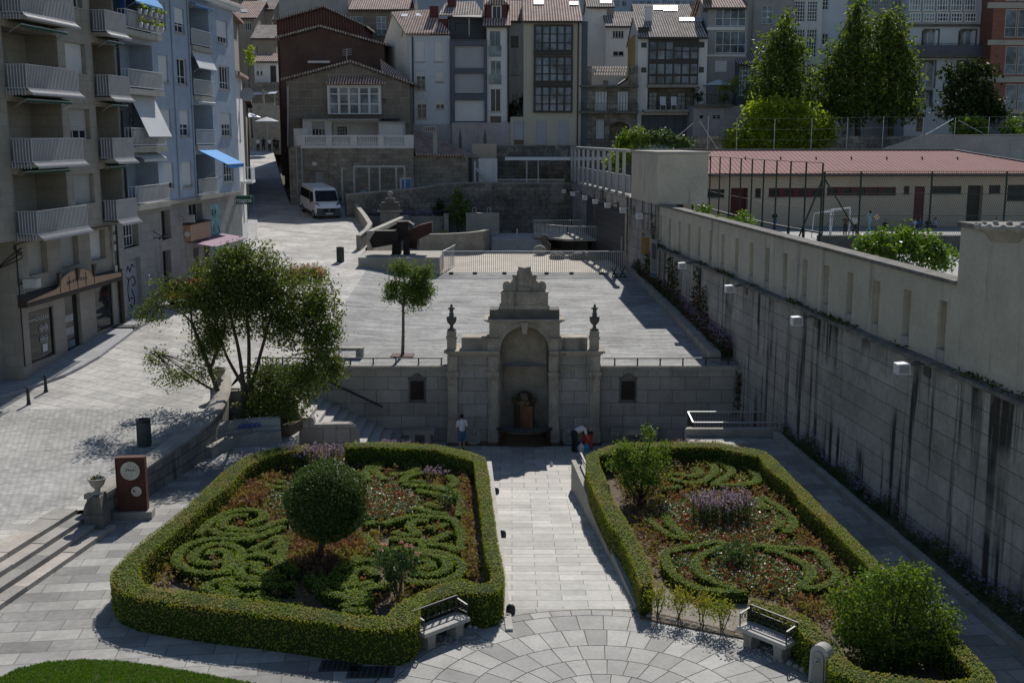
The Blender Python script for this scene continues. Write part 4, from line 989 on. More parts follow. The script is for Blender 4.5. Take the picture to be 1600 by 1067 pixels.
# rusty totem with two round plates
tp=at_z(207,812,0);T=Thing('info_totem','rust-red steel totem with two pale round plates on a stone plinth','sign',tp)
ux=Vector((.995,.10,0)).normalized();uy=Vector((-ux.y,ux.x,0))
def tq(a,b,z):return tp+ux*a+uy*b+Vector((0,0,z))
mb=MB();mb.obox(tq(0,.25,.12),ux*.62,uy*.27,Vector((0,0,.14)));T.part('plinth',mb,'worn_stone')
mb=MB();mb.obox(tq(0,.25,1.16),ux*.465,uy*.14,Vector((0,0,.90)));pn=T.part('panel',mb,'totem_rust')
mb=MB()
for a in(-.445,.445):mb.obox(tq(a,.105,1.16),ux*.02,uy*.012,Vector((0,0,.90)))
mb.obox(tq(0,.105,2.04),ux*.425,uy*.012,Vector((0,0,.02)));T.part('frame',mb,'rust_steel')
for a,z,r,ring in((.0,1.62,.33,1),(.16,.93,.185,0)):
 c=tq(a,.105,z);mb=MB();n=36
 P=[c+ux*(r*math.cos(t))+Vector((0,0,r*math.sin(t)))for t in np.linspace(0,6.283,n,endpoint=False)]
 mb.extrude(P,-uy*.03);dk=T.part('round_plate',mb,'disc_pale')
 mb=MB();mb.tube([c-uy*.03+ux*(r*.97*math.cos(t))+Vector((0,0,r*.97*math.sin(t)))for t in np.linspace(0,6.284,n)],.014,5)
 if ring:
  for i in range(4):mb.obox(c-uy*.033+ux*(-.12+.075*i)+Vector((0,0,.02+.01*(i%2))),ux*.018,uy*.004,Vector((0,0,.022)))
  for i in range(12):mb.obox(c-uy*.033+ux*random.uniform(-.2,.2)+Vector((0,0,random.uniform(-.2,.2))),ux*random.uniform(.005,.03),uy*.003,Vector((0,0,.006)))
 else:
  mb.obox(c-uy*.033-ux*.07+Vector((0,0,.02)),ux*.03,uy*.004,Vector((0,0,.03)))
 T.part('rim',mb,'rust_steel',dk)
 # litter bins and bollards
def bin_(lab,p,rz=.3):
 B=Thing('litter_bin',lab,'bin',p,'dark round litter bins on the street',rz);p=(p[0],p[1],p[2]);o=B.o;B.loc=p
 mb=MB();mb.lathe([(.24,0),(.25,.03),(.25,.90),(.24,.92)],p,20)
 for k in range(20):a=6.283*k/20;mb.box(p[0]+.25*math.cos(a)-.012,p[0]+.25*math.cos(a)+.012,p[1]+.25*math.sin(a)-.012,p[1]+.25*math.sin(a)+.012,p[2]+.05,p[2]+.88)
 B.part('body',mb,'dark_steel');mb=MB();mb.lathe([(.17,.93),(.27,.93),(.27,1.0),(.25,1.02),(.18,1.02),(.17,.93)],p,20);B.part('rim',mb,'iron')
bin_('dark round litter bin beside the old street wall in the foreground',at_st(226,696))
bin_('dark round litter bin near the rusty steel sculpture',at_st(532,409))
for px,py,lab in((45,632,'small cast-iron bollard nearest the left edge'),(72,612,'small cast-iron bollard at the pavement corner')):
 p=at_st(px,py);B=Thing('bollard',lab,'bollard',p,'cast-iron bollards at the pavement corner')
 mb=MB();mb.lathe([(.10,0),(.10,.05),(.075,.08),(.06,.5),(.085,.52),(.085,.56),(.05,.58),(.06,.64),(.065,.68),(.04,.73),(0,.76)],p,12);B.part('post',mb,'iron')
 # ------------------------------------------------------------------ garden benches
def garden_bench(lab,fl,fr,rings):
 a,b=at_z(*fl,.47),at_z(*fr,.47);c=(a+b)/2;ux=(b-a);L=ux.length;ux.normalize();uy=Vector((-ux.y,ux.x,0));c=Vector((c.x,c.y,0))
 B=Thing('garden_bench',lab,'bench',c+uy*.25,'stone garden benches with iron backs');q=lambda x,y,z:c+ux*x+uy*y+Vector((0,0,z));hl=L/2
 mb=MB();mb.obox(q(0,.26,.44),ux*hl,uy*.26,Vector((0,0,.05)));B.part('seat',mb,'light_stone')
 for s in(-1,1):
  mb=MB();pr=[(-.13,0),(.13,0),(.11,.12),(.12,.26),(.17,.39),(-.17,.39),(-.12,.26),(-.11,.12)]
  mb.extrude([q(s*hl*.62+x,.08,z)for x,z in pr],uy*.38);B.part('leg',mb,'worn_stone')
 mb=MB();y=.48
 for z in(.60,.92):mb.bar(q(-hl*.96,y,z),q(hl*.96,y,z),.035,.035)
 for s in(-1,1):mb.bar(q(s*hl*.96,y,.48),q(s*hl*.96,y,.93),.04)
 if rings:
  for k in range(6):
   x=-hl*.96+hl*1.92*(k+.5)/6;mb.tube([q(x+.145*math.cos(t),y,.76+.145*math.sin(t))for t in np.linspace(0,6.284,17)],.014,5)
 else:
  mb.bar(q(-hl*.96,y,.78),q(hl*.96,y,.78),.02)
  for k in range(6):
   x0=-hl*.96+hl*1.92*k/6;x1=x0+hl*.32;mb.tube(catmull([q(x0,y,.62),q((x0+x1)/2,y,.72),q(x1,y,.62)],5),.013,5)
   mb.tube([q((x0+x1)/2,y,.60),q((x0+x1)/2,y,.78)],.01,4)
 B.part('backrest',mb,'iron')
 for s in(-1,1):
  mb=MB();x=s*hl*.95;mb.bar(q(x,.08,.80),q(x,.48,.86),.04,.03);mb.bar(q(x,.08,.48),q(x,.08,.80),.03);mb.bar(q(x,.08,.60),q(x,.48,.60),.02)
  for yy in(.2,.34):mb.tube([q(x,yy+.06*math.cos(t),.7+.07*math.sin(t))for t in np.linspace(0,6.284,11)],.011,4)
  B.part('armrest',mb,'iron')
garden_bench('stone bench with a ringed iron back set in the notch of the left hedge',(664,992),(735,965),True)
garden_bench('stone bench with a wavy iron lattice back beside the right hedge',(1151,979),(1227,1010),False)
mb=MB()
for cx_,cy_,r1,r2 in((715,1003,.9,.35),(1185,1022,1.0,.4)):
 c=at_z(cx_,cy_,0)
 for k in range(230):mb.ball((c.x+random.uniform(-r1,r1),c.y+random.uniform(-r2,r2),.004),random.uniform(.02,.04),5,3)
o=mb.build('pebbles','light_stone');o['kind']='stuff'
# stone benches by the fountain
for x0,x1,lab in((631,679,'low stone bench against the terrace wall left of the fountain'),(955,1028,'low stone bench against the terrace wall right of the fountain')):
 a,b=at_y(x0,662,50.7).x,at_y(x1,662,50.7).x;zf=zslope(50.7);B=Thing('stone_bench',lab,'bench',((a+b)/2,50.8,zf),'plain stone benches by the fountain')
 mb=MB();mb.box(a,b,50.45,51.0,zf+.52,zf+.72);B.part('seat',mb,'worn_stone')
 for t in(.27,.78):x=a+(b-a)*t;mb=MB();mb.box(x-.14,x+.14,50.5,50.95,zf-.1,zf+.52);B.part('leg',mb,'worn_stone')
 # curved bench under the leaning tree
B=Thing('curved_bench','curved stone bench with a blue painted scrawl under the leaning trees','bench',at_z(385,700,0))
pth=catmull([at_z(332,716,0),at_z(352,704,0),at_z(385,696,0),at_z(440,692,0)],5)
def sweep(mb,sec,pth):
 k=len(sec);vs=[]
 for i,p in enumerate(pth):
  d=pth[min(i+1,len(pth)-1)]-pth[max(i-1,0)];d.z=0;d.normalize();n=Vector((-d.y,d.x,0))
  vs+=[p+n*o+Vector((0,0,z))for o,z in sec]
 m=len(pth)
 mb.add(vs,[(i*k+j,(i+1)*k+j,(i+1)*k+(j+1)%k,i*k+(j+1)%k)for i in range(m-1)for j in range(k)]+[tuple(range(k)),tuple((m-1)*k+j for j in range(k-1,-1,-1))])
mb=MB();sweep(mb,[(0,0),(0,.44),(.55,.44),(.55,0)],pth);B.part('seat',mb,'worn_stone')
mb=MB();sweep(mb,[(.55,0),(.5,.46),(.62,.86),(.70,.92),(.86,.92),(.86,0)],pth);bk=B.part('backrest',mb,'ashlar')
mb=MB();i0=9
for k in range(9):
 p=pth[i0].lerp(pth[i0+3],k/8);d=(pth[i0+3]-pth[i0]);d.z=0;d.normalize();n=Vector((-d.y,d.x,0));z=.58+.06*(k%2)
 mb.tube([p+n*.50+Vector((0,0,z)),p+d*.07+n*.555+Vector((0,0,z+.16)),p+d*.12+n*.51+Vector((0,0,z+.02))],.022,5)
B.part('scrawl',mb,'graffiti_blue',bk)
# raised soil where the trees stand
mb=MB();mb.prism([(-11.75,45.3),(-9.2,45.3),(-8.9,46.69),(-12.3,46.69)],.0,.42);mb.build('tree_pit','soil',kind='structure')
# walkway side wall with handrail, kerb and spotlights
T=Thing('ramp_wall','low concrete wall with a dark handrail along the right side of the sunken walk','wall',(2.9,34,0))
mb=MB();P=lambda Y,o,z:(wr_(Y)+o,Y,z)
for a,b in zip(np.linspace(28.0,41.6,9),np.linspace(28.0,41.6,9)[1:]):
 mb.hexa([P(a,-.03,zslope(a)-.3),P(a+0,.14,zslope(a)-.3),P(b-.012,.14,zslope(b)-.3),P(b-.012,-.03,zslope(b)-.3),P(a,-.03,.10),P(a,.14,.10),P(b-.012,.14,.10),P(b-.012,-.03,.10)])
T.part('wall_face',mb,'concrete')
mb=MB();mb.bar(P(28.2,.30,.42),P(41.4,.30,.42),.07,.05);mb.bar(P(28.2,.30,.22),P(41.4,.30,.22),.03,.03)
for k in range(8):Y=28.3+k*1.85;mb.bar(P(Y,.30,0),P(Y,.30,.42),.035)
T.part('handrail',mb,'iron')
mb=MB();P=lambda Y,o,z:(wl_(Y)+o,Y,z)
mb.hexa([P(26.6,-.16,-.2),P(26.6,.02,-.2),P(41.5,.02,-1.5),P(41.5,-.16,-1.5),P(26.6,-.16,.07),P(26.6,.02,.07),P(41.5,.02,.07),P(41.5,-.16,.07)])
solo('walk_kerb',mb,'light_stone','pale stone kerb along the left edge of the sunken walk','kerb',(-.4,34,0))
for py,px,lab in((771,775,'small black dome spotlight at the foot of the walk'),(839,785,'small black dome spotlight halfway along the walk kerb'),(957,798,'small black dome spotlight nearest the left bench')):
 p=at_sl(px,py)if py<900 else at_z(px,py);S=Thing('spotlight',lab,'lamp',p,'dome spotlights along the walk')
 mb=MB();mb.lathe([(.12,0),(.125,.10),(.11,.18),(.06,.23),(0,.25)],p,14);S.part('housing',mb,'iron')
 mb=MB();mb.lathe([(.05,.235),(.04,.255),(0,.262)],p,10);S.part('lens',mb,'galvanised')
 # drinking fountain post
p=at_z(1277,1078,0);D=Thing('drinking_fountain','grey round-topped stone drinking fountain post with a tap','fountain',p)
ux=Vector((.72,-.69,0));uy=Vector((.69,.72,0));q=lambda x,y,z:p+ux*x+uy*y+Vector((0,0,z))
o=[(-.24,0),(.24,0),(.22,.82)]+[(.22*math.cos(t),.85+.22*math.sin(t))for t in np.linspace(0.1,3.04,12)]+[(-.22,.82)]
mb=MB();mb.extrude([q(x,0,z)for x,z in o],uy*.26);D.part('post',mb,'light_stone')
mb=MB();mb.extrude([q(x*.62,-.05,z*.88)for x,z in o],uy*.055);D.part('panel',mb,'worn_stone')
mb=MB();mb.tube([q(0,-.04,.72),q(0,-.16,.73),q(0,-.19,.69)],.025,8);mb.tube([q(-.05,-.1,.77),q(.05,-.1,.77)],.015,6);D.part('tap',mb,'galvanised')
mb=MB();mb.lathe([(.28,0),(.30,.16),(.24,.17),(.2,.06),(0,.05)],tuple(q(0,-.32,0)),18);D.part('bowl',mb,'dark_steel')
# ------------------------------------------------------------------ people
def remesh(mb,name,mat,parent,org,vox):
 o=mb.build('tmp',mat,None,(0,0,0));md=o.modifiers.new('r','REMESH');md.mode='VOXEL';md.voxel_size=vox;md.use_smooth_shade=True
 sm=o.modifiers.new('s','SMOOTH');sm.factor=.5;sm.iterations=2
 me=bpy.data.meshes.new_from_object(o.evaluated_get(bpy.context.evaluated_depsgraph_get()));bpy.data.objects.remove(o)
 me.transform(Matrix.Translation(-Vector(org)));me.name=name;n=bpy.data.objects.new(name,me);COL.objects.link(n);n.parent=parent;return n
def limb(mb,pts,rs,n=8):
 mb.tube(pts,rs,n)
 for p,r in zip(pts,rs):mb.ball(p,r,n,6)
def person(lab,base,yaw,h,J=None,top='cloth_white',bot='cloth_dark',hair='hair_dark',shorts=False,vox=.022,lean=0.0,sit=False,stride=0.0,skirt=None,arms=(0,0),group=None,sleeves=False):
 """yaw: the way the figure faces, measured from +Y; joints in units of height / 1.72"""
 k=h/1.72;base=Vector(base);Mz=Matrix.Rotation(yaw,3,'Z');W=lambda x,y,z:base+Mz@Vector((x*k,y*k,z*k))
 T=Thing('person',lab,'person',base,group)
 hz=.50 if sit else .92
 ls=[]
 for s in(-1,1):
  st=s*stride
  if sit:ls.append([(s*.09,0,hz),(s*.12,.42,hz+.02),(s*.12,.44,.09)])
  else:ls.append([(s*.09,0,hz),(s*.10,st*.5+.03,.49),(s*.105,st-.02*abs(stride),.09)])
 ca,sa=math.cos(lean),math.sin(lean);U=lambda x,y,z:(x,(z-hz)*sa+y*ca,hz+(z-hz)*ca-y*sa)
 Z=lambda z:z if not sit else z-.42
 sp=[U(0,0,Z(.95)),U(0,-.01,Z(1.12)),U(0,0,Z(1.32)),U(0,0,Z(1.42))];hd=U(0,.03,Z(1.615));nk=U(0,.01,Z(1.48))
 ar=[]
 for s,sw in((-1,arms[0]),(1,arms[1])):
  sh=Vector(U(s*.185,0,Z(1.40)));e=sh+Vector((s*.05,.28*math.sin(sw)-.01,-.28*math.cos(sw)));w_=e+Vector((0,.26*math.sin(sw+.25),-.26*math.cos(sw+.25)));ar.append((sh,e,w_))
 b=MB();V=lambda p:W(*p)
 for L in ls:
  limb(b,[V(p)for p in L],[.085*k,.057*k,.04*k]);a=Vector(L[2]);b.ball(V((a.x,a.y+.06,.045)),.05*k,8,6,(.95,2.2,.85),Mz)
 limb(b,[V(p)for p in sp],[.12*k,.115*k,.13*k,.09*k],10);limb(b,[V(sp[3]),V(nk),V(hd)],[.06*k,.052*k,.05*k])
 limb(b,[V(U(-.17,0,Z(1.385))),V(U(.17,0,Z(1.385)))],[.06*k,.06*k])
 b.ball(V(hd),.098*k,12,10,(.86,.98,1.2),Mz);b.ball(V((hd[0],hd[1]+.10,hd[2]-.01)),.018*k,6,5)
 for s in(-1,1):b.ball(V((hd[0]+s*.085,hd[1],hd[2])),.022*k,6,5,(.5,1,1.3))
 for sh,e,w_ in ar:
  limb(b,[V(sh),V(e),V(w_)],[.052*k,.04*k,.029*k]);f=(w_-e).normalized();b.ball(V(w_+f*.05),.038*k,8,6,(.6,.9,1.2),Mz)
  for i in range(4):b.tube([V(w_+f*.08+Vector((0,-.024+.016*i,0))),V(w_+f*(.125+(.02 if i in(1,2)else 0))+Vector((0,-.026+.017*i+.01,0)))],[.009*k,.007*k],5)
  b.tube([V(w_+f*.03+Vector((0,.03,0))),V(w_+f*.08+Vector((0,.055,0)))],[.010*k,.008*k],5)
 remesh(b,'body','skin',T.o,T.loc,vox*.8)
 b=MB();limb(b,[V(p)for p in sp],[.145*k,.14*k,.15*k,.10*k],10);limb(b,[V(U(-.175,0,Z(1.385))),V(U(.175,0,Z(1.385)))],[.075*k,.075*k])
 for sh,e,w_ in ar:limb(b,[V(sh),V(e.lerp(w_,.8)if sleeves else sh.lerp(e,.75))],[.072*k,(.05 if sleeves else .075)*k])
 remesh(b,'top',top,T.o,T.loc,vox)
 b=MB();limb(b,[V(sp[0]),V((0,0,hz))],[.147*k,.14*k],10)
 for L in ls:
  if shorts:limb(b,[V(L[0]),V(Vector(L[0]).lerp(Vector(L[1]),.95))],[.108*k,.10*k])
  else:limb(b,[V(p)for p in L],[.108*k,.08*k,.066*k])
 remesh(b,'shorts' if shorts else 'trousers',bot,T.o,T.loc,vox)
 b=MB();b.ball(V((hd[0],hd[1]-.018,hd[2]+.03)),.108*k,12,8,(.9,1.0,1.05),Mz);
 if skirt=='long_hair':limb(b,[V((hd[0],hd[1]-.07,hd[2])),V((hd[0],hd[1]-.12,hd[2]-.28))],[.08*k,.05*k])
 remesh(b,'hair',hair,T.o,T.loc,vox)
 for L in ls:
  a=Vector(L[2]);b=MB();b.ball(V((a.x,a.y+.06,.05)),.055*k,8,6,(1.0,2.3,.95),Mz);T.part('shoe',b,'cloth_dark')
 return T
p=at_sl(722,703);person('boy in a white T-shirt and blue shorts standing with his back turned by the fountain',p,.25,1.64,top='cloth_white',bot='cloth_blue',shorts=True,vox=.018,stride=.06,arms=(.1,.15))
p=at_sl(897,706);person('person in a white shirt and dark trousers bending over beside a red trolley bag',p,-1.0,1.68,top='cloth_white',bot='cloth_dark',hair='hair_grey',vox=.018,lean=1.25,arms=(.15,.25))
p=at_sl(918,702);T=Thing('trolley_bag','red shopping trolley bag beside the bending person','bag',p)
mb=MB();mb.hexa([(p.x-.2,p.y-.13,p.z+.12),(p.x+.2,p.y-.13,p.z+.12),(p.x+.2,p.y+.13,p.z+.12),(p.x-.2,p.y+.13,p.z+.12),(p.x-.23,p.y-.15,p.z+.75),(p.x+.23,p.y-.15,p.z+.75),(p.x+.23,p.y+.15,p.z+.75),(p.x-.23,p.y+.15,p.z+.75)]);T.part('bag',mb,'cloth_red')
mb=MB();mb.box(p.x-.24,p.x+.24,p.y-.16,p.y+.16,p.z+.752,p.z+.80);T.part('flap',mb,'cloth_dark')
mb=MB();mb.tube(catmull([(p.x-.14,p.y+.18,p.z+.08),(p.x-.14,p.y+.18,p.z+.95),(p.x,p.y+.18,p.z+1.05),(p.x+.14,p.y+.18,p.z+.95),(p.x+.14,p.y+.18,p.z+.08)],5),.016,6);T.part('handle',mb,'galvanised')
for s in(-1,1):mb=MB();mb.tube([(p.x+s*.2,p.y+.15,p.z+.09),(p.x+s*.24,p.y+.15,p.z+.09)],.09,12);T.part('wheel',mb,'rubber')
def jug(lab,p,s,mat,g='plastic containers by the trolley'):
 J=Thing('water_jug',lab,'container',p,g);mb=MB();mb.lathe([(.13*s,0),(.15*s,.03),(.15*s,.28*s),(.12*s,.34*s),(.04*s,.38*s),(.04*s,.42*s),(0,.42*s)],p,14);J.part('body',mb,mat)
 mb=MB();mb.lathe([(.045*s,.42*s),(.045*s,.46*s),(0,.46*s)],p,10);J.part('cap',mb,'plastic_blue')
q=at_sl(908,706);jug('pale plastic water jug on the ground in front of the trolley',q,1.0,'plastic_pale');q=at_sl(916,705);jug('blue plastic water jug leaning on the red trolley',q,.9,'plastic_blue')
q=at_sl(861.5,728);jug('small pale bottle left standing alone on the sunlit slabs',q,.45,'plastic_pale','bottles on the square')
# ------------------------------------------------------------------ trees by the stair and on the terrace
def tree(name,lab,base,limbs,blobs,n,size,leaf,bark,cat='tree',shell=.7,jit=.14,aspect=.5,group=None,extra=None):
 T=Thing(name,lab,cat,base,group);mb=MB()
 for pts,r0,r1 in limbs:
  P=catmull(pts,5)if len(pts)>2 else[Vector(p)for p in pts];m=len(P)
  mb.tube(P,[r0+(r1-r0)*i/(m-1)for i in range(m)],8)
 if extra:
  ends=[Vector(l[0][-1])for l in limbs]
  for c,r in blobs:
   c=Vector(c);e=min(ends,key=lambda q:(q-c).length)
   for k in range(extra):
    t=c+Vector((random.uniform(-.8,.8)*r[0],random.uniform(-.8,.8)*r[1],random.uniform(-.6,.8)*r[2]));m=e.lerp(t,.5)+Vector((0,0,.1));mb.tube(catmull([e,m,t],3),[.03,.026,.022,.018,.014,.01,.006],5,False)
 T.part('trunk',mb,bark);mb=MB();C,Nr=crown(blobs,n,size,shell,jit);mb.leaves(C,size,Nr,.2,aspect);T.part('crown',mb,leaf);return T
Yt=45.9;A=lambda x,y,dy=0:at_y(x,y,Yt+dy)
def B_(x,y,rx,ry,dy=0,ryy=None):k=(Yt+dy)*1.02/F;return(tuple(A(x,y,dy)),(rx*k,(ryy or(rx+ry)/2)*k,ry*k*1.05))
tree('camellia_tree','leaning tree with thin branches reaching left over the street',A(356,668),[([A(356,668),A(341,615),A(328,577),A(300,505)],.15,.06),([A(300,505),A(285,490),A(264,482),A(250,478)],.05,.015),([A(331,608),A(305,593),A(273,568),A(245,552)],.06,.012),([A(300,505),A(295,460),A(285,440)],.05,.02),([A(328,577),A(350,520),A(350,480)],.07,.03)],[B_(240,488,27,24),B_(222,500,10,16),B_(262,452,32,22),B_(246,560,22,16),B_(268,588,34,18),B_(312,585,26,14),B_(318,545,32,34),B_(305,470,26,40),B_(335,520,36,40)],6600,.12,'camellia_leaf','bark',shell=.85,jit=.16,extra=3)
tree('camellia_tree','big many-stemmed tree with a dense dark crown beside the left stair',A(388,668),[([A(386,668),A(383,625),A(380,600)],.17,.13),([A(381,605),A(360,568),A(350,545),A(335,490)],.08,.04),([A(381,605),A(373,548),A(362,500),A(350,450)],.09,.04),([A(388,610),A(389,540),A(386,480),A(395,430)],.09,.04),([A(391,610),A(412,535),A(425,490),A(440,460)],.08,.035),([A(425,490),A(465,520),A(500,520)],.05,.02),([A(390,640),A(420,615),A(470,600)],.06,.02)],[B_(392,425,62,42),B_(345,432,46,40),B_(422,448,46,36),B_(330,470,40,34),B_(385,478,70,44),B_(370,402,30,18),B_(340,528,22,26),B_(452,500,48,44),B_(492,478,40,50),B_(505,530,32,44),B_(478,585,46,32),B_(520,575,20,22),B_(420,590,34,30),B_(448,625,40,34),B_(402,640,26,42)],38000,.14,'camellia_leaf','bark',shell=.85,jit=.17,extra=3)
T=tree('silk_tree','small tree with feathery pink blossom showing above the dark crown',at_te(478,555),[([at_te(478,555),at_y(476,500,55),at_y(472,440,55)],.09,.04)],[((*at_y(480,430,55),),(.85,.8,.45)),((*at_y(462,434,55),),(.5,.6,.4)),((*at_y(500,430,55),),(.35,.4,.35))],1900,.14,'mimosa_leaf','pale_bark')
C,_=crown([((*at_y(480,422,54.8),),(.85,.75,.25)),((*at_y(460,430,54.8),),(.55,.6,.3)),((*at_y(500,426,54.8),),(.35,.45,.3))],700,.1,.5,.1);mb=MB();mb.leaves(C,.09,None,.5,.8);T.part('blossom',mb,'pink_petal')
b=at_te(629,556);Yt=b.y;k_=Yt*1.02/F
T=tree('silk_tree','young slender tree with a feathery green crown standing alone on the terrace',b,[([b,A(630,520),A(630,478)],.085,.06),([A(630,478),A(640,455),A(655,432)],.05,.02),([A(630,478),A(618,455),A(612,440)],.045,.015),([A(630,478),A(632,440),A(628,412)],.05,.015)],[B_(655,435,22,22),B_(640,452,28,20),B_(625,420,17,16),B_(612,452,15,14),B_(665,455,14,18),B_(648,472,22,11),B_(668,425,10,10),B_(610,465,10,8)],7000,.16,'mimosa_leaf','pale_bark',shell=.9,jit=.14,aspect=.3,extra=3)
mb=MB();mb.box(b.x-.55,b.x+.55,b.y-.45,b.y+.45,zterr(b.y)-.1,zterr(b.y)+.05);T.part('tree_grate',mb,'rust_steel')
p=at_te(556,560);B=Thing('concrete_bench','dark block bench on the terrace partly behind the tree','bench',p)
mb=MB();mb.box(p.x-1.8,p.x+.35,p.y,p.y+.5,p.z+.36,p.z+.5);B.part('seat',mb,'concrete')
for x in(-1.6,.15):mb=MB();mb.box(p.x+x-.15,p.x+x+.19,p.y+.01,p.y+.49,p.z-.05,p.z+.36);B.part('leg',mb,'concrete')
for px,py,w,d_,lab in((533,1040,.5,.28,'dark square drain cover in the hedge shade near the lawn'),(580,1050,.55,.3,'dark wet drain grating nearest the left bench'),(195,513,.8,.5,'rectangular metal cover set in the pavement below the garage door')):
 p=at_z(px,py,0)if py>900 else at_st(px,py);z0=p.z+(.135 if py<900 else .002);D_=Thing('drain_cover',lab,'cover',(p.x,p.y,z0),'covers set in the paving')
 mb=MB();mb.box(p.x-w,p.x+w,p.y-d_,p.y+d_,z0,z0+.012);D_.part('frame',mb,'dark_steel');mb=MB()
 for k in range(7):x=p.x-w*.85+w*1.7*k/7;mb.box(x,x+w*.14,p.y-d_*.85,p.y+d_*.85,z0+.0125,z0+.018)
 D_.part('grating',mb,'iron')
 # ------------------------------------------------------------------ building kit: O(s, z, d) is a point on a facade, d metres behind its face
def O_street(X0,k=FK):
 n=Vector((-1,k,0)).normalized()
 return lambda s,z,d=0.0:Vector((X0+k*s,s,z))+n*d
def O_front(Y):return lambda s,z,d=0.0:Vector((s,Y+d,z))
def facade(mb,O,s0,s1,z0,z1,ops,D=8.0,back=True,zb=None):
 """wall with real openings (a, b, c, d, depth); the sides, the back and the top close the volume"""
 S=sorted({s0,s1,*[o[0]for o in ops],*[o[1]for o in ops]});Z=sorted({z0,z1,*[o[2]for o in ops],*[o[3]for o in ops]})
 S=[s for s in S if s0<=s<=s1];Z=[z for z in Z if z0<=z<=z1]
 for a,b in zip(S,S[1:]):
  for c,d in zip(Z,Z[1:]):
   m,n=(a+b)/2,(c+d)/2
   if any(o[0]<m<o[1]and o[2]<n<o[3]for o in ops):continue
   mb.sheet([O(a,c),O(b,c),O(b,d),O(a,d)])
 for a,b,c,d,e in ops:
  mb.sheet([O(a,c),O(a,c,e),O(a,d,e),O(a,d)]);mb.sheet([O(b,c,e),O(b,c),O(b,d),O(b,d,e)])
  mb.sheet([O(a,c,e),O(a,c),O(b,c),O(b,c,e)]);mb.sheet([O(a,d),O(a,d,e),O(b,d,e),O(b,d)])
  mb.sheet([O(a,c,e),O(b,c,e),O(b,d,e),O(a,d,e)])
 if back:
  mb.sheet([O(s0,z0),O(s0,z0,D),O(s0,z1,D),O(s0,z1)][::-1]);mb.sheet([O(s1,z0),O(s1,z0,D),O(s1,z1,D),O(s1,z1)])
  mb.sheet([O(s0,z0,D),O(s1,z0,D),O(s1,z1,D),O(s0,z1,D)][::-1]);mb.sheet([O(s0,z1),O(s1,z1),O(s1,z1,D),O(s0,z1,D)])
def fb(mb,O,a,b,c,d,e0,e1):mb.hexa([O(a,c,e0),O(b,c,e0),O(b,c,e1),O(a,c,e1),O(a,d,e0),O(b,d,e0),O(b,d,e1),O(a,d,e1)])
def window(T,O,a,b,c,d,dep,nx=2,ny=1,frame='white_frame',glass='glass',shut=0.0,smat='roller',w=.06,sill='worn_stone',kind='window',lite=None,arch=False):
 mb=MB();e=dep-.12;g0=d-(d-c)*shut
 for x0,x1,y0,y1 in((a,a+w,c,d),(b-w,b,c,d),(a+w,b-w,c,c+w),(a+w,b-w,d-w,d)):fb(mb,O,x0,x1,y0,y1,e-.02,e+.05)
 for i in range(1,nx):x=a+(b-a)*i/nx;fb(mb,O,x-w*.45,x+w*.45,c+w,d-w,e-.015,e+.04)
 for j in range(1,ny):y=c+(d-c)*(lite if(lite and ny==2)else j/ny);fb(mb,O,a+w,b-w,y-w*.4,y+w*.4,e-.012,e+.035)
 f=T.part(kind,mb,frame)
 if shut<.98:mb=MB();mb.sheet([O(a+w,c+w,e+.02),O(b-w,c+w,e+.02),O(b-w,d-w,e+.02),O(a+w,d-w,e+.02)]);T.part('pane',mb,glass,f)
 if shut>.02:mb=MB();fb(mb,O,a+.02,b-.02,g0,d-.005,e-.055,e-.025);T.part('shutter',mb,smat,f)
 if sill:mb=MB();fb(mb,O,a-.06,b+.06,c-.07,c,-.06,dep-.02);T.part('sill',mb,sill,f)
 return f
def railing(T,O,a,b,c,d,out,mat,pitch=.12,r=.014,name='balcony_railing',rail=True,mid=False):
 """bars along the front and both ends of a balcony that stands out metres proud of the face"""
 mb=MB();n=max(2,int((b-a)/pitch));R_=lambda p,q:mb.bar(p,q,r*2,r*2)
 for i in range(n+1):x=a+(b-a)*i/n;R_(O(x,c,-out),O(x,d,-out))
 if out>.15:
  for x in(a,b):
   for i in range(1,int(out/pitch)):y=out*i/int(out/pitch);R_(O(x,c,-y),O(x,d,-y))
 for z in((c+.04,d)if not mid else(c+.04,(c+d)/2,d)):
  mb.bar(O(a,z,-out),O(b,z,-out),.045,.035)
  if out>.15:
   for x in(a,b):mb.bar(O(x,z,0),O(x,z,-out),.04,.03)
 return T.part(name,mb,mat)
def awning(T,O,a,b,zt,drop,out,mat,val=.15,name='awning',under=None):
 mb=MB();n=6
 for i in range(n):
  x0,x1=a+(b-a)*i/n,a+(b-a)*(i+1)/n;s=lambda x:-.03*math.sin((x-a)/(b-a)*math.pi)
  mb.hexa([O(x0,zt,-.02),O(x1,zt,-.02),O(x1,zt+.03,-.02),O(x0,zt+.03,-.02),O(x0,zt-drop+s(x0),-out),O(x1,zt-drop+s(x1),-out),O(x1,zt-drop+.03+s(x1),-out),O(x0,zt-drop+.03+s(x0),-out)])
 aw=T.part(name,mb,mat)
 if val:
  mb=MB();k=int((b-a)/.2)
  for i in range(k):x0=a+(b-a)*i/k;x1=a+(b-a)*(i+1)/k;fb(mb,O,x0+.005,x1-.005,zt-drop-val+.02*(i%2),zt-drop,-out-.01,-out+.0)
  T.part('valance',mb,mat,aw)
 mb=MB()
 for x in(a+.05,b-.05):mb.bar(O(x,zt-drop,-out+.02),O(x,zt-drop-.55*out,-.02),.03)
 mb.bar(O(a,zt-drop,-out),O(b,zt-drop,-out),.05);T.each('arm',mb,'galvanised',aw)
 return aw
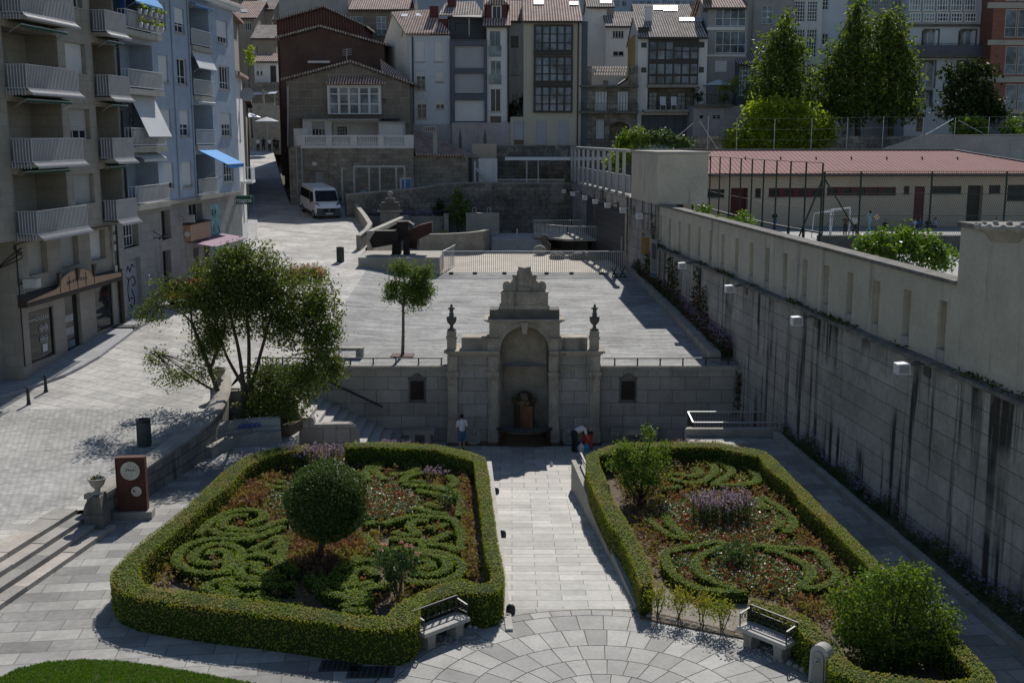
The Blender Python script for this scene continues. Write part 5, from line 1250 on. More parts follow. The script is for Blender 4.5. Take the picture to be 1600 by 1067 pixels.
 # ------------------------------------------------------------------ grey apartment house at the left edge
Og=O_street(-25.14);Oh=O_street(-25.84)
T=Thing('apartment_house','grey stone-clad apartment house with white-barred balconies above the corner shop','building',(-22,53,1.4));TG=T
fl=[8.05,11.08,14.10,17.15,20.2]
ops=[]
for z in fl:
 ops.append((47.95,52.68,z+.0,z+2.6,1.5));ops.append((53.4,55.45,z+1.02,z+2.42,.38));ops.append((56.15,58.68,z+.0,z+2.6,1.1))
mb=MB();facade(mb,Og,46.2,58.75,7.9,23.5,ops,12);T.part('upper_wall',mb,'facade_stone')
mw=[(50.05,51.8),(53.15,54.9),(56.15,57.85)]
ops2=[(a,b,6.1,7.56,.45)for a,b in mw]+[(49.7,51.95,2.2,4.5,.2),(53.1,54.65,1.95,4.75,.3),(56.3,58.3,2.5,4.75,.2)]
mb=MB();facade(mb,Oh,48.95,58.75,.6,7.895,ops2,10);T.part('lower_wall',mb,'facade_stone')
mb=MB();fb(mb,Oh,45,48.945,.3,7.6,.9,10);mb.box(-24.4,-22.5,46.6,46.75,.4,.9);T.part('corner_wall',mb,'facade_grey')
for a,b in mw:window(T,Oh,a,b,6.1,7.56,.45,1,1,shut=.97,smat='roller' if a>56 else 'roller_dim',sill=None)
for a,b,c,d in((49.7,51.95,2.2,4.5),(56.3,58.3,2.5,4.75)):
 f=window(T,Oh,a,b,c,d,.2,1,1,'dark_frame','glass_shop',w=.05,sill=None,kind='shop_window')
mb=MB()
for dx,dz in((1.15,1.35),(1.55,1.35),(1.15,.85),(1.5,.83)):mb.tube([Oh(49.75+dx+.15*math.cos(t),2.25+dz+.15*math.sin(t),.075)for t in np.linspace(0,6.284,16)],.02,4);mb.tube([Oh(49.75+dx+.05*math.cos(t),2.25+dz+.05*math.sin(t),.075)for t in np.linspace(0,6.284,10)],.02,4)
fb(mb,Oh,50.9,51.35,2.5,2.85,.07,.08)
for k in range(9):mb.tube([Oh(49.9+.2*k+.09*math.cos(t),4.1+.09*math.sin(t)*(.4 if k<3 else 1),.075)for t in np.linspace(0,6.284,9)],.014,4)
T.part('window_stickers',mb,'shutter_white')
mb=MB()
for k in range(3):fb(mb,Oh,53.4,54.2,2.2+.62*k,2.55+.62*k,.17,.18)
window(T,Oh,53.1,54.65,1.95,4.75,.3,1,1,'dark_frame','glass_shop',sill=None,kind='shop_door');T.part('notice',mb,'glass_pale')
mb=MB();fb(mb,Oh,48.9,58.7,4.85,5.0,-.42,0)
mb.hexa([Oh(48.9,5.0,-.42),Oh(58.7,5.0,-.42),Oh(58.7,5.0,0),Oh(48.9,5.0,0),Oh(48.9,5.06,-.40),Oh(58.7,5.06,-.40),Oh(58.7,5.42,0),Oh(48.9,5.42,0)])
cn=T.part('shop_canopy',mb,'dark_door')
o=[(49.0,5.1),(51.7,5.32)]+[(53.7-1.75*math.cos(t),5.35+.62*math.sin(t))for t in np.linspace(.1,3.04,12)]+[(58.6,5.28),(58.6,5.05),(49.0,5.05)]
mb=MB();mb.extrude([Oh(s,z,-.40)for s,z in o],Oh(50,5,-.33)-Oh(50,5,-.40));fa=T.part('shop_fascia',mb,'copper_board')
mb=MB()
for s in(52.0,52.9,53.75,54.6,55.5):fb(mb,Oh,s-.02,s+.02,5.1,5.75,-.42,-.40)
for k in range(8):x=52.7+.27*k;fb(mb,Oh,x,x+.14,5.38+.05*math.sin(k*.45),5.52+.05*math.sin(k*.45),-.415,-.402)
for s in(51.85,53.7,55.4):mb.hexa([Oh(s-.06,5.5,-.5),Oh(s+.06,5.5,-.5),Oh(s+.06,5.5,-.42),Oh(s-.06,5.5,-.42),Oh(s-.14,6.05,-.55),Oh(s+.14,6.05,-.55),Oh(s+.14,6.05,-.4),Oh(s-.14,6.05,-.4)])
T.part('lettering',mb,'brown_frame',fa)
for z in fl:
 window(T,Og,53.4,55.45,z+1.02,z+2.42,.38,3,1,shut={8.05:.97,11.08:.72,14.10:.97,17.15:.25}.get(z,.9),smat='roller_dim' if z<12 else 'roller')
 for s0,s1,out,dp in((47.95,52.62,.95,1.5),(56.2,58.62,.75,1.1)):
  big=s0<50
  mb=MB();fb(mb,Og,s0,s1,z-.15,z+.0,-out,-.002);sl_=T.part('balcony_slab',mb,'facade_stone')
  railing(T,Og,s0+.04,s1-.04,z+.06,z+1.06,out-.04,'bar_paint',.125,.022)
  mb=MB();fb(mb,Og,s0+.07,s1-.07,z+.12,z+1.0,-out+.07,-out+.08);fb(mb,Og,s0+.07,s0+.08,z+.12,z+1.0,-out+.1,-.05);T.part('balcony_screen',mb,'balcony_cloth')
  mb=MB();n=int((s1-s0)/.125)
  for i in range(n+1):
   x=s0+.04+(s1-s0-.08)*i/n;mb.tube([Og(x,z+.10,-out+.02),Og(x,z-.02,-out-.06),Og(x,z-.12,-out-.22),Og(x,z-.2,-out-.22)],.03,4)
  if big:
   for i in range(7):y=out*i/7;mb.tube([Og(s0+.04,z+.1,-y),Og(s0-.04,z-.04,-y-.05),Og(s0-.06,z-.2,-y-.05)],.03,4)
  T.part('balcony_skirt',mb,'bar_paint',None,'rust-stained curved balcony skirt' if z<9 else None)
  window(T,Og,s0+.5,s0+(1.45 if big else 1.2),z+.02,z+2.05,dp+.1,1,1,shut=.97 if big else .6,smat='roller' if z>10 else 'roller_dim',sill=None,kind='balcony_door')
  if z>8.5:
   awning(T,Og,s0+.5,s1-.1,z-.20,.14,.6 if z>13 else .3,'green_paint',.12)
   # pipes, cables, lamp and name plates on the grey house
T=Thing('drain_pipe','dark drain pipe with cable boxes between the grey and the blue house','pipe',(-20.6,58.8,3))
mb=MB();mb.tube([Oh(58.95,4.9,-.12),Oh(58.95,8.0,-.12),Og(58.9,8.2,-.1),Og(58.9,23,-.1)],.07,8);T.part('pipe',mb,'dark_frame')
mb=MB();mb.tube([Oh(59.05,2.4,-.14),Oh(59.05,5.4,-.14)],.13,8);T.part('pipe_guard',mb,'ochre_plaster' if False else 'brown_frame')
mb=MB();mb.tube([Oh(58.55,z,-.06+.02*math.sin(z*3))for z in np.arange(4.9,8.0,.25)],.03,5)
for z in(5.3,6.4,6.9,7.4):fb(mb,Oh,58.45,58.75,z,z+.32,-.16,-.02)
T.part('cable_box',mb,'galvanised')
p=Oh(49.3,5.9,-.5);T=Thing('street_lantern','box-shaped street lamp on the corner of the grey house above the shop','lamp',p)
mb=MB();mb.box(p.x-.3,p.x+.3,p.y-.25,p.y+.25,p.z-.2,p.z+.2);T.part('housing',mb,'galvanised');mb=MB();mb.bar(p,Oh(49.3,5.9,0),.06);T.part('arm',mb,'dark_steel')
mb=MB()
for k in range(3):
 pts=[Vector((-30,44.5,6.2-.3*k)),Vector((-24.5,46.9,6.0-.5*k)),Oh(48.9,6.9+.2*k,-.08),Oh(49.0,7.3,-.08),Oh(49.05,7.62,-.1),Og(52,7.85,-.06),Og(58,7.84,-.06)]
 mb.tube(catmull(pts,5),.025,5)
mb.tube([Oh(49.0,7.6,-.06),Oh(49.0,2.2,-.06)],.03,5);solo('cable_run',mb,'ink','bundle of black cables sagging round the corner of the grey house','cables',Oh(49,7,0))
# ------------------------------------------------------------------ blue apartment house
T=Thing('apartment_house','pale blue rendered apartment house with four storeys of windows and loggias','building',(-19.8,68,3));TB=T
wz=[(9.3,10.74),(12.25,13.74),(15.22,16.7),(18.15,19.55)];lz=[8.72,11.7,14.66,17.6];ops=[]
for(c,d),l in zip(wz,lz):
 ops+=[(64.25,65.65,c,d,.26),(67.0,68.5,c,d,.26),(74.0,76.05,c,d,.26),(69.25,72.6,l,l+2.42,1.3),(59.3,63.45,l,l+2.42,1.3)]
mb=MB();facade(mb,Og,58.76,77.3,8.6,20.35,ops,12);T.part('upper_wall',mb,'blue_plaster')
mb=MB();fb(mb,Og,58.8,77.5,20.352,20.55,-.45,12);fb(mb,Og,58.8,77.6,20.552,20.7,-.6,12);co=T.part('cornice',mb,'white_plaster')
mb=MB();mb.hexa([Og(58.8,20.7,-.6),Og(77.7,20.7,-.6),Og(77.7,20.7,12),Og(58.8,20.7,12),Og(58.8,20.8,-.55),Og(77.7,20.8,-.55),Og(75,23,6),Og(58.8,23,6)]);T.part('roof',mb,'clay_tiles')
ops2=[(60.1,62.0,6.35,7.95,.5),(60.15,62.05,2.6,5.75,.4),(65.25,66.6,6.35,8.0,.5),(65.2,66.4,3.0,5.7,.5),(69.6,71.9,6.2,8.1,.5),(70.0,71.0,3.2,5.4,.5),(71.9,72.9,3.2,5.4,.5)]
mb=MB();facade(mb,Oh,58.76,79.6,2.0,8.59,ops2,9);T.part('lower_wall',mb,'facade_grey')
mb=MB();fb(mb,Og,58.8,77.35,8.42,8.598,-.08,.75);T.part('string_course',mb,'worn_stone')
window(T,Oh,60.1,62.0,6.35,7.95,.5,5,2,shut=0,lite=.35)
mb=MB();fb(mb,Oh,60.15,62.05,2.6,5.75,.24,.3);g=T.part('garage_door',mb,'garage_slats',None,'grey rolling door with black spray-paint scrawls')
mb=MB()
for P in([(60.3,5.2),(60.6,5.0),(60.9,5.3),(61.1,5.0),(61.4,5.35),(61.7,5.2)],[(60.5,4.9),(60.9,4.6),(61.5,4.7),(61.7,4.3),(61.3,4.2)],[(60.9,4.6),(60.7,4.0),(60.9,3.3),(61.3,3.0),(61.5,3.5),(61.2,4.0)],[(61.0,3.6),(61.3,3.5)],[(60.5,2.9),(60.7,3.1)]):
 mb.tube(catmull([Oh(s,z,.235)for s,z in P],5),.035,4)
T.part('scrawl',mb,'ink',g)
window(T,Oh,65.25,66.6,6.35,8.0,.5,1,1,'brown_frame');window(T,Oh,65.2,66.4,3.0,5.7,.5,1,1,'dark_frame',sill=None,kind='door')
window(T,Oh,69.6,71.9,6.2,8.1,.5,3,1,'pale_steel',shut=.0);window(T,Oh,70.0,71.0,3.2,5.4,.5,1,1,'dark_frame',sill=None,kind='shop_door');window(T,Oh,71.9,72.9,3.2,5.4,.5,1,1,'dark_frame',sill=None,kind='shop_window')
mb=MB();fb(mb,Oh,68.6,72.1,5.95,6.95,-.42,0);sg=T.part('sign_box',mb,'copper_board')
mb=MB();c=Oh(68.58,6.4,-.2);mb.tube([c+Vector((.13*math.cos(t),0,.13*math.sin(t)))for t in np.linspace(0,6.284,14)],.05,5);mb.ball(c,.12,10,6,(1,.3,1));T.part('round_emblem',mb,'white_frame',sg)
mb=MB();mb.hexa([Oh(68.5,6.96,-.5),Oh(72.2,6.96,-.5),Oh(72.2,6.96,0),Oh(68.5,6.96,0),Oh(68.5,7.0,-.5),Oh(72.2,7.0,-.5),Oh(72.2,7.06,0),Oh(68.5,7.06,0)]);T.part('sign_roof',mb,'dark_frame',sg)
awning(T,Oh,69.0,75.4,5.85,.25,1.7,'awning_mauve',.0)
mb=MB();fb(mb,Oh,73.35,75.1,3.0,7.9,-.02,0);mu=T.part('mural',mb,'mural_teal')
mb=MB()
for k in range(26):
 s,z=random.uniform(73.5,75.0),random.uniform(3.2,7.8);r=random.uniform(.08,.3)
 mb.tube([Oh(s+r*math.cos(t)*.7,z+r*math.sin(t),-.025)for t in np.linspace(k,k+4.5,9)],random.uniform(.015,.05),4)
T.part('mural_lines',mb,'brown_frame',mu)
sh={0:(.78,1.0,0,.35),1:(1.0,.0,0,0),2:(1.0,.55,.45,0),3:(.35,.66,.72,0)}
for i,((c,d),l)in enumerate(zip(wz,lz)):
 window(T,Og,64.25,65.65,c,d,.26,2,2,shut=(.78,.98,.98,.35)[i],smat='shutter_white',lite=.3)
 window(T,Og,67.0,68.5,c,d,.26,2,2,shut=(.98,.55,.0,.62)[i],smat='shutter_white',lite=.3)
 window(T,Og,74.0,76.05,c,d,.26,4,2,shut=(.0,.5,.0,.74)[i],smat='shutter_white',lite=.3)
 for s0,s1,out in((59.3,63.45,.55),(69.25,72.6,.12)):
  mb=MB();fb(mb,Og,s0-(.4 if out>.3 else 0),s1+.03,l-.3,l-.01,-out-.06,-.002);T.part('balcony_slab',mb,'concrete')
  railing(T,Og,s0-(.35 if out>.3 else 0),s1,l+.05,l+.95,out,'white_frame',.16,.012)
  mb=MB();fb(mb,Og,s0+.05,s1-.05,l+.14,l+.86,-out+.05,-out+.06);T.part('balcony_screen',mb,'balcony_cloth')
  window(T,Og,s0+.9,s0+1.9,l+.02,l+2.0,1.4,1,1,shut=.9,smat='shutter_white',sill=None,kind='balcony_door')
mb=MB();mb.tube([Og(66.35,8.7,-.05),Og(66.35,20.2,-.05)],.06,8);T.part('downpipe',mb,'blue_plaster')
mb=MB();mb.tube([Og(69.0,8.7,-.05),Og(69.0,20.2,-.05)],.05,8);T.part('downpipe',mb,'blue_plaster')
awning(T,Og,69.4,72.5,11.45,.9,1.9,'awning_blue',.22);awning(T,Og,69.4,72.5,17.25,1.0,.45,'awning_pale',0);awning(T,Og,69.4,72.5,14.38,.12,.3,'awning_pale',.1);awning(T,Og,69.4,72.6,20.1,.15,.4,'awning_blue',.1)
awning(T,Og,60.2,63.3,14.3,2.1,.95,'awning_pale',0);awning(T,Og,60.2,63.3,11.35,.3,.6,'awning_pale',.15);awning(T,Og,59.8,63.4,20.1,1.1,.8,'awning_blue',.1)
mb=MB();fb(mb,Og,59.0,59.1,17.7,19.9,-.55,1.2);T.part('side_curtain',mb,'navy_canvas')
k=0
for row,z in((0,18.45),(1,17.75)):
 for s in(60.4,61.1,61.8,62.5,63.2):
  p=Og(s,z,-.72);P_=Thing('flower_pot',('hanging white flower pot on the top balcony rail of the blue house','white flower pot hooked low on the top balcony of the blue house')[row],'flower pot',p,('flower pots along the top balcony rail','flower pots along the top balcony foot')[row])
  mb=MB();mb.lathe([(.09,0),(.14,.26),(.0,.26)],tuple(p),10);P_.part('pot',mb,'shutter_white')
  mb=MB();mb.cur=0;C=RNG.normal(size=(26,3))*[.10,.10,.08]+np.array(p)+[0,0,.38];mb.leaves(C,.13,None,.5,.6);mb.cur=1;mb.leaves(C[:8 if(k*7)%3 else 0]+[0,0,.06],.09,None,.5,.8);P_.part('plant',mb,['lime_leaf','red_petal']);k+=1
p=Og(59.2,11.9,-.45);T=Thing('bicycle','black bicycle standing upright on a balcony of the blue house','bicycle',p)
for dz in(.35,1.1):mb=MB();mb.tube([p+Vector((.1*math.cos(t)*0,.3*math.cos(t),dz+.3*math.sin(t)))for t in np.linspace(0,6.284,18)],.03,5);T.part('wheel',mb,'rubber')
mb=MB();mb.bar(p+Vector((0,0,.35)),p+Vector((0,.25,.75)),.05);mb.bar(p+Vector((0,.25,.75)),p+Vector((0,0,1.1)),.05);mb.bar(p+Vector((0,-.2,.8)),p+Vector((0,.3,.7)),.05);T.part('frame',mb,'iron')
for s,z,lab in((64.0,6.6,'empty iron sign bracket beside the narrow window of the blue house'),(67.8,7.3,'grey box sign on a bracket above the wooden sign box')):
 p=Oh(s,z,-.5);T=Thing('wall_bracket',lab,'sign',p);mb=MB();mb.bar(Oh(s,z,0),Oh(s,z,-.9),.05);mb.bar(Oh(s,z+.35,0),Oh(s,z,-.6),.04);mb.bar(Oh(s-.4,z-.05,-.5),Oh(s+.5,z+.1,-.5),.06)
 if s>67:mb.obox(Oh(s,z+.1,-.7),(.3,0,0),(0,.12,0),(0,0,.22))
 T.part('bracket',mb,'iron' if s<67 else 'galvanised')
def text_mesh(s,size,ext=.01):
 cu=bpy.data.curves.new('t','FONT');cu.body=s;cu.size=size;cu.extrude=ext;cu.align_x='CENTER';cu.align_y='CENTER';o=bpy.data.objects.new('t',cu);COL.objects.link(o)
 bpy.context.view_layer.update();me=bpy.data.meshes.new_from_object(o.evaluated_get(bpy.context.evaluated_depsgraph_get()));bpy.data.objects.remove(o);return me
def put_text(T,s,size,loc,ux,uz,mat,under=None,name='lettering'):
 me=text_mesh(s,size);ux=Vector(ux).normalized();uz=Vector(uz).normalized();M=Matrix((ux,uz,ux.cross(uz))).transposed().to_4x4();me.transform(Matrix.Translation(Vector(loc)-Vector(T.loc))@M)
 me.materials.clear();me.materials.append(MATS[mat]);me.name=name;o=bpy.data.objects.new(name,me);COL.objects.link(o);o.parent=under or T.o;return o
a=at_y(366,312,78.5);b=at_y(396,313,78.5);p=(a+b)/2;T=Thing('shop_sign','dark green projecting shop sign with white lettering at the far corner of the blue house','sign',p)
w=(b.x-a.x)/2;mb=MB();mb.box(p.x-w,p.x+w,p.y-.1,p.y+.1,p.z-.30,p.z+.30);bx=T.part('board',mb,'green_paint')
put_text(T,'magos',.44,(p.x,p.y-.11,p.z-.02),(1,0,0),(0,0,1),'lamp_white',bx)
mb=MB()
for s in(-1,1):mb.box(p.x+s*w*.8-.05,p.x+s*w*.8+.05,p.y-.112,p.y-.1,p.z+.2,p.z+.23);mb.box(p.x+s*w*.8-.015,p.x+s*w*.8+.015,p.y-.112,p.y-.1,p.z+.16,p.z+.27)
for k in range(7):mb.box(p.x-.45+.07*k,p.x-.41+.07*k,p.y-.112,p.y-.1,p.z-.24,p.z-.21)
T.part('small_marks',mb,'lamp_white',bx);mb=MB();mb.bar((p.x-w,p.y,p.z),(p.x-w-.6,p.y,p.z),.08);T.part('arm',mb,'iron')
for s,z,lab in((47.9,5.95,'pale stone street name plate on the side of the corner'),(49.25,5.55,'small pale street name plate above the shop fascia')):
 p=Oh(s,z,-.02)if s>49 else Vector((-22.9,46.56,5.0));T=Thing('name_plate',lab,'sign',p)
 mb=MB()
 if s>49:fb(mb,Oh,s-.28,s+.28,z-.25,z+.25,-.04,0)
 else:mb.box(p.x-.5,p.x+.5,p.y-.04,p.y,p.z-.25,p.z+.25)
 pl_=T.part('plate',mb,'facade_grey');mb=MB()
 for j in range(3):
  if s>49:fb(mb,Oh,s-.16,s+.16,z+.1-.13*j,z+.15-.13*j,-.044,-.04)
  else:mb.box(p.x-.35+.05*j,p.x+.35-.05*j,p.y-.044,p.y-.04,p.z+.1-.13*j,p.z+.15-.13*j)
 T.part('lettering',mb,'dark_stone',pl_)
 # ------------------------------------------------------------------ narrower houses further up the street
def street_house(lab,s0,s1,X0,z0,z1,mat,ops=(),roof='clay_tiles',k=-.14):
 O=O_street(X0,k);T=Thing('town_house',lab,'building',O(s0,z0));mb=MB();facade(mb,O,s0,s1,z0,z1,[(*o[:4],.25)for o in ops],9);T.part('wall',mb,mat)
 for o in ops:window(T,O,*o[:4],.25,2,1,shut=o[4]if len(o)>4 else 0)
 mb=MB();mb.hexa([O(s0-.2,z1,-.5),O(s1+.2,z1,-.5),O(s1+.2,z1,9.2),O(s0-.2,z1,9.2),O(s0-.2,z1+.2,-.5),O(s1+.2,z1+.2,-.5),O(s1+.2,z1+2.2,5),O(s0-.2,z1+2.2,5)]);T.part('roof',mb,roof);return T,O
T,O=street_house('narrow white house with a small white balcony just beyond the blue house',79.7,86,-8.04,3,16.4,'white_plaster',[(80.4,81.4,12,14,.5),(82.6,83.6,12,14,.5),(80.4,81.4,9,11,.5),(83,84,6.2,8.0,0)])
mb=MB();fb(mb,O,82,85,8.9,9.05,-.8,0);T.part('balcony_slab',mb,'white_plaster');railing(T,O,82.05,84.95,9.05,10.0,.75,'white_frame',.2,.02)
T,O=street_house('beige house with a brown cornice behind the narrow white house',86.2,98,-9.3,4,21.5,'tan_plaster',[(88,89,10,12,0),(92,93,10,12,0)])
T,O=street_house('grey shaded house high on the left side of the alley',98.2,122,-1.1,5,15.2,'tan_plaster',[(102,103,9,11,.5),(108,109,9,11,.4)],k=-.22)
p=O(103,12.8,-.1);T=Thing('satellite_dish','grey satellite dish high on the houses of the alley','dish',O_street(-8.04,-.14)(84.5,15.2,-.5));q=Vector(T.loc)
mb=MB();mb.lathe([(0,0),(.3,.05),(.5,.16),(.52,.18)],(0,0,0),18);mm=Matrix.Translation(q)@Matrix.Rotation(R(70),4,'X');mb.v=[tuple(mm@Vector(v))for v in mb.v];T.part('dish',mb,'shutter_grey');mb=MB();mb.bar(q,O_street(-8.04,-.14)(84.5,15.2,0),.06);T.part('arm',mb,'galvanised')
# ------------------------------------------------------------------ van and car
def car_body(T,prof,W,mats,tumble=.16,nsec=5):
 """body lofted across its width from a side outline: list of (y along, z); narrower towards the roof"""
 pass
def vehicle(name,lab,cat,loc,rz,kind):
 T=Thing(name,lab,cat,loc);M=Matrix.Translation(Vector(loc))@Matrix.Rotation(rz,4,'Z')@Matrix.Rotation(R(-4.5 if kind=='van' else 0),4,'X')@Matrix.Scale(1.1 if kind=='van' else 1,4)
 def P(mb):mb.v=[tuple(M@Vector(v))for v in mb.v];return mb
 if kind=='van':
  W=1.02;L0,L1=-2.6,2.55;side=[(L0,.38),(L0,1.1),(L0-.05+.1,2.12),(L0+.15,2.24),(1.0,2.27),(1.35,2.18),(2.02,1.28),(2.5,1.02),(2.62,.80),(2.66,.45),(2.55,.32)]
  win=(1.32,2.02)
 else:
  W=.86;side=[(-2.0,.35),(-2.02,.75),(-1.95,.92),(-1.55,1.38),(-.2,1.46),(.35,1.36),(1.05,.92),(1.75,.82),(2.0,.62),(2.03,.40),(1.9,.3)]
 tum=lambda z:W-max(0,z-.95)*(.10 if kind=='van' else .28)
 cols=[-1,-.93,-.5,.5,.93,1];vs=[]
 for c in cols:
  for y,z in side:
   e=1.0-.04*(abs(c)>.95);yy=y*e if abs(y)>1.8 else y;vs.append((c*tum(z),yy-(.10*(1 if y>1.9 else 0))*(abs(c))**3,z-.05*(abs(c)>.95)*(z>(2.0 if kind=='van' else 1.3))))
 n=len(side);mb=MB();m=len(cols)
 mb.add(vs,[(i*n+j,i*n+(j+1)%n,(i+1)*n+(j+1)%n,(i+1)*n+j)for i in range(m-1)for j in range(n)]+[tuple(range(n))[::-1],tuple((m-1)*n+j for j in range(n))],False)
 T.part('body',P(mb),'van_white' if kind=='van' else 'car_red')
 def slab(pts,off,mat,nm,th=.02):mb=MB();mb.extrude(pts,off);return T.part(nm,P(mb),mat)
 if kind=='van':
  ws=[(-.82,1.47,2.085),(.82,1.47,2.085),(.88,2.03,1.34),(-.88,2.03,1.34)];slab([(x,y+.03,z+.01)for x,y,z in ws],(0,.02,.015),'windscreen','windscreen')
  for s in(-1,1):
   for y0,y1 in((-2.45,-1.0),(-.95,.35)):slab([(s*(tum(1.35)+.004),y0,1.32),(s*(tum(1.35)+.004),y1,1.32),(s*(tum(2.0)+.004),y1,1.98),(s*(tum(2.0)+.004),y0,1.98)],(s*.012,0,0),'windscreen','side_window')
   slab([(s*(tum(1.3)+.004),.45,1.28),(s*(tum(1.3)+.004),1.75,1.28),(s*(tum(2.0)+.004),1.28,1.98),(s*(tum(2.0)+.004),.45,1.98)],(s*.012,0,0),'windscreen','door_window')
   mb=MB();mb.box(s*1.0-.05+s*.18,s*1.0+.05+s*.18,1.62,1.72,1.25,1.6);mb.bar((s*.98,1.68,1.35),(s*1.15,1.68,1.4),.05);T.part('mirror',P(mb),'rubber')
   slab([(s*.62,2.43,1.0),(s*.98,2.2,1.0),(s*.98,2.02,1.28),(s*.78,2.12,1.26)],(s*.01,.05,.02),'glass_pale','headlight')
   slab([(s*1.02,L0,.3),(s*1.02,2.4,.3),(s*1.02,2.4,.5),(s*1.02,L0,.5)],(s*.03,0,0),'bumper','side_moulding')
  mb=MB();mb.hexa([(-1.0,2.3,.28),(1.0,2.3,.28),(1.0,2.68,.28),(-1.0,2.68,.28),(-1.0,2.2,.92),(1.0,2.2,.92),(.9,2.66,.86),(-.9,2.66,.86)]);T.part('bumper',P(mb),'bumper')
  mb=MB();mb.box(-.5,.5,2.655,2.69,.62,.82);T.part('grille',P(mb),'rubber');mb=MB();mb.box(-.26,.26,2.685,2.70,.42,.53);T.part('number_plate',P(mb),'shutter_white')
  mb=MB();mb.ball((0,2.69,.74),.055,10,6);T.part('badge',P(mb),'galvanised');wh=((-1.7,.34),(1.75,.34));wx_=.94
 else:
  slab([(-.62,.42,1.33),(.62,.42,1.33),(.70,1.03,.95),(-.70,1.03,.95)],(0,.015,.02),'windscreen','windscreen')
  slab([(-.6,-1.6,1.33),(.6,-1.6,1.33),(.68,-1.93,.95),(-.68,-1.93,.95)],(0,-.02,.02),'windscreen','rear_window')
  for s in(-1,1):
   slab([(s*(tum(.97)+.004),-1.5,.97),(s*(tum(.97)+.004),.8,.97),(s*(tum(1.32)+.004),.3,1.32),(s*(tum(1.32)+.004),-1.4,1.32)],(s*.012,0,0),'windscreen','side_window')
   slab([(s*.5,-1.985,.7),(s*.78,-1.95,.7),(s*.76,-1.93,.9),(s*.5,-1.95,.9)],(0,-.03,0),'cloth_red','tail_light')
  mb=MB();mb.hexa([(-.84,-2.08,.3),(.84,-2.08,.3),(.84,-1.9,.3),(-.84,-1.9,.3),(-.84,-2.08,.58),(.84,-2.08,.58),(.84,-1.9,.58),(-.84,-1.9,.58)]);T.part('bumper',P(mb),'rubber')
  mb=MB();mb.box(-.26,.26,-2.1,-2.085,.4,.51);T.part('number_plate',P(mb),'shutter_white');wh=((-1.3,.3),(1.25,.3));wx_=.80
 for y,r in wh:
  for s in(-1,1):
   mb=MB();mb.tube([(s*(wx_-.12),y,r),(s*(wx_+.1),y,r)],r,18);w=T.part('wheel',P(mb),'rubber');mb=MB();mb.tube([(s*(wx_+.095),y,r),(s*(wx_+.115),y,r)],r*.6,12);T.part('rim',P(mb),'galvanised',w)
p=at_st(494,341);vehicle('parked_van','white passenger van parked at the top of the sunlit street','van',p+Vector((0,2.2,.12)),R(180+24),'van')
p=at_st(303,478);vehicle('parked_car','red car by the kerb half hidden behind the leaning tree','car',p+Vector((-.3,1.2,.0)),R(-3),'car')
# ------------------------------------------------------------------ sunken pool garden beyond the terrace
blocks('pool_slabs',(.46,.405,.335),(.40,.35,.29),(.28,.25,.21),1.2,.6,.006,.16,.5,.8)
mb=MB();mb.sheet([(-12.5,76.2,3.08),(9.4,76.2,3.08),(9.4,104,3.08),(-14.5,104,3.08)]);mb.build('pool_floor','pool_slabs',kind='structure')
a=at_te(691,429);b=at_te(974,429);Yf=75.6;T=Thing('pool_fence','long galvanised bar fence across the far end of the terrace','fence',((a.x+b.x)/2,Yf,3.1))
x0,x1=at_y(691,410,Yf).x,at_y(974,410,Yf).x;zt=at_y(800,393.5,Yf).z;zb=zterr(Yf)
mb=MB();n=92
for i in range(n+1):x=x0+(x1-x0)*i/n;mb.box(x-.016,x+.016,Yf-.016,Yf+.016,zb+.1,zt)
T.part('bars',mb,'galvanised');mb=MB();mb.box(x0,x1,Yf-.025,Yf+.025,zt,zt+.05);mb.box(x0,x1,Yf-.025,Yf+.025,zb+.06,zb+.1);T.part('rails',mb,'galvanised')
mb=MB();p=at_y(711,383,81);mb.bar((x0,Yf,zt),(p.x,81,p.z),.05);mb.bar((x0,Yf,zb+.1),(p.x,81,zb+.1),.05)
for i in range(14):t=i/14;q=Vector((x0,Yf,zb+.1)).lerp(Vector((p.x,81,zb+.1)),t);mb.bar(q,q+Vector((0,0,zt-zb-.1)),.03)
T.part('return_rail',mb,'galvanised')
for px in(705,742,788,854,893,939):x=at_y(px,427,Yf).x;mb=MB();mb.box(x-.14,x+.14,Yf-.12,Yf+.12,zb,zb+.14);T.part('foot',mb,'iron')
x0,x1=at_y(560,420,75).x,at_y(687,420,75).x;zt=at_y(620,402.5,75).z
T=Thing('plinth','long low concrete plinth carrying the rusty steel sculpture','plinth',(x0,75,3));mb=MB();mb.box(x0,x1,75,79.6,2.9,zt);T.part('block',mb,'concrete')
T=Thing('sculpture','abstract dark rusted steel sculpture of folded plates on a concrete plinth','sculpture',(at_y(626,400,77).x,77,zt))
def plate(pix,Y,th,mat='sculpture_rust',nm='plate'):
 mb=MB();q=[at_y(x,y,Y)for x,y in pix]
 for v in q:v.z=max(v.z,zt+.002)
 mb.extrude(q,(0,th,0));return T.part(nm,mb,mat)
plate([(577,376),(582,388),(620,381),(624,361),(586,361)],76.6,.9);plate([(588,360),(620,358),(622,349),(606,357)],77.6,.5)
plate([(613,375),(612,399),(626,399),(626,372)],76.9,.8);plate([(620,347),(620,376),(637,376),(636,346)],77.0,1.0);plate([(630,374),(630,399),(639,399),(639,366)],76.7,.9)
plate([(638,360),(656,352),(675,347),(675,364),(650,376),(638,380)],77.2,.7,'rust_steel');plate([(638,376),(652,374),(652,390),(638,388)],77.4,.6);plate([(637,346),(636,352),(646,352),(640,348)],76.9,1.1)
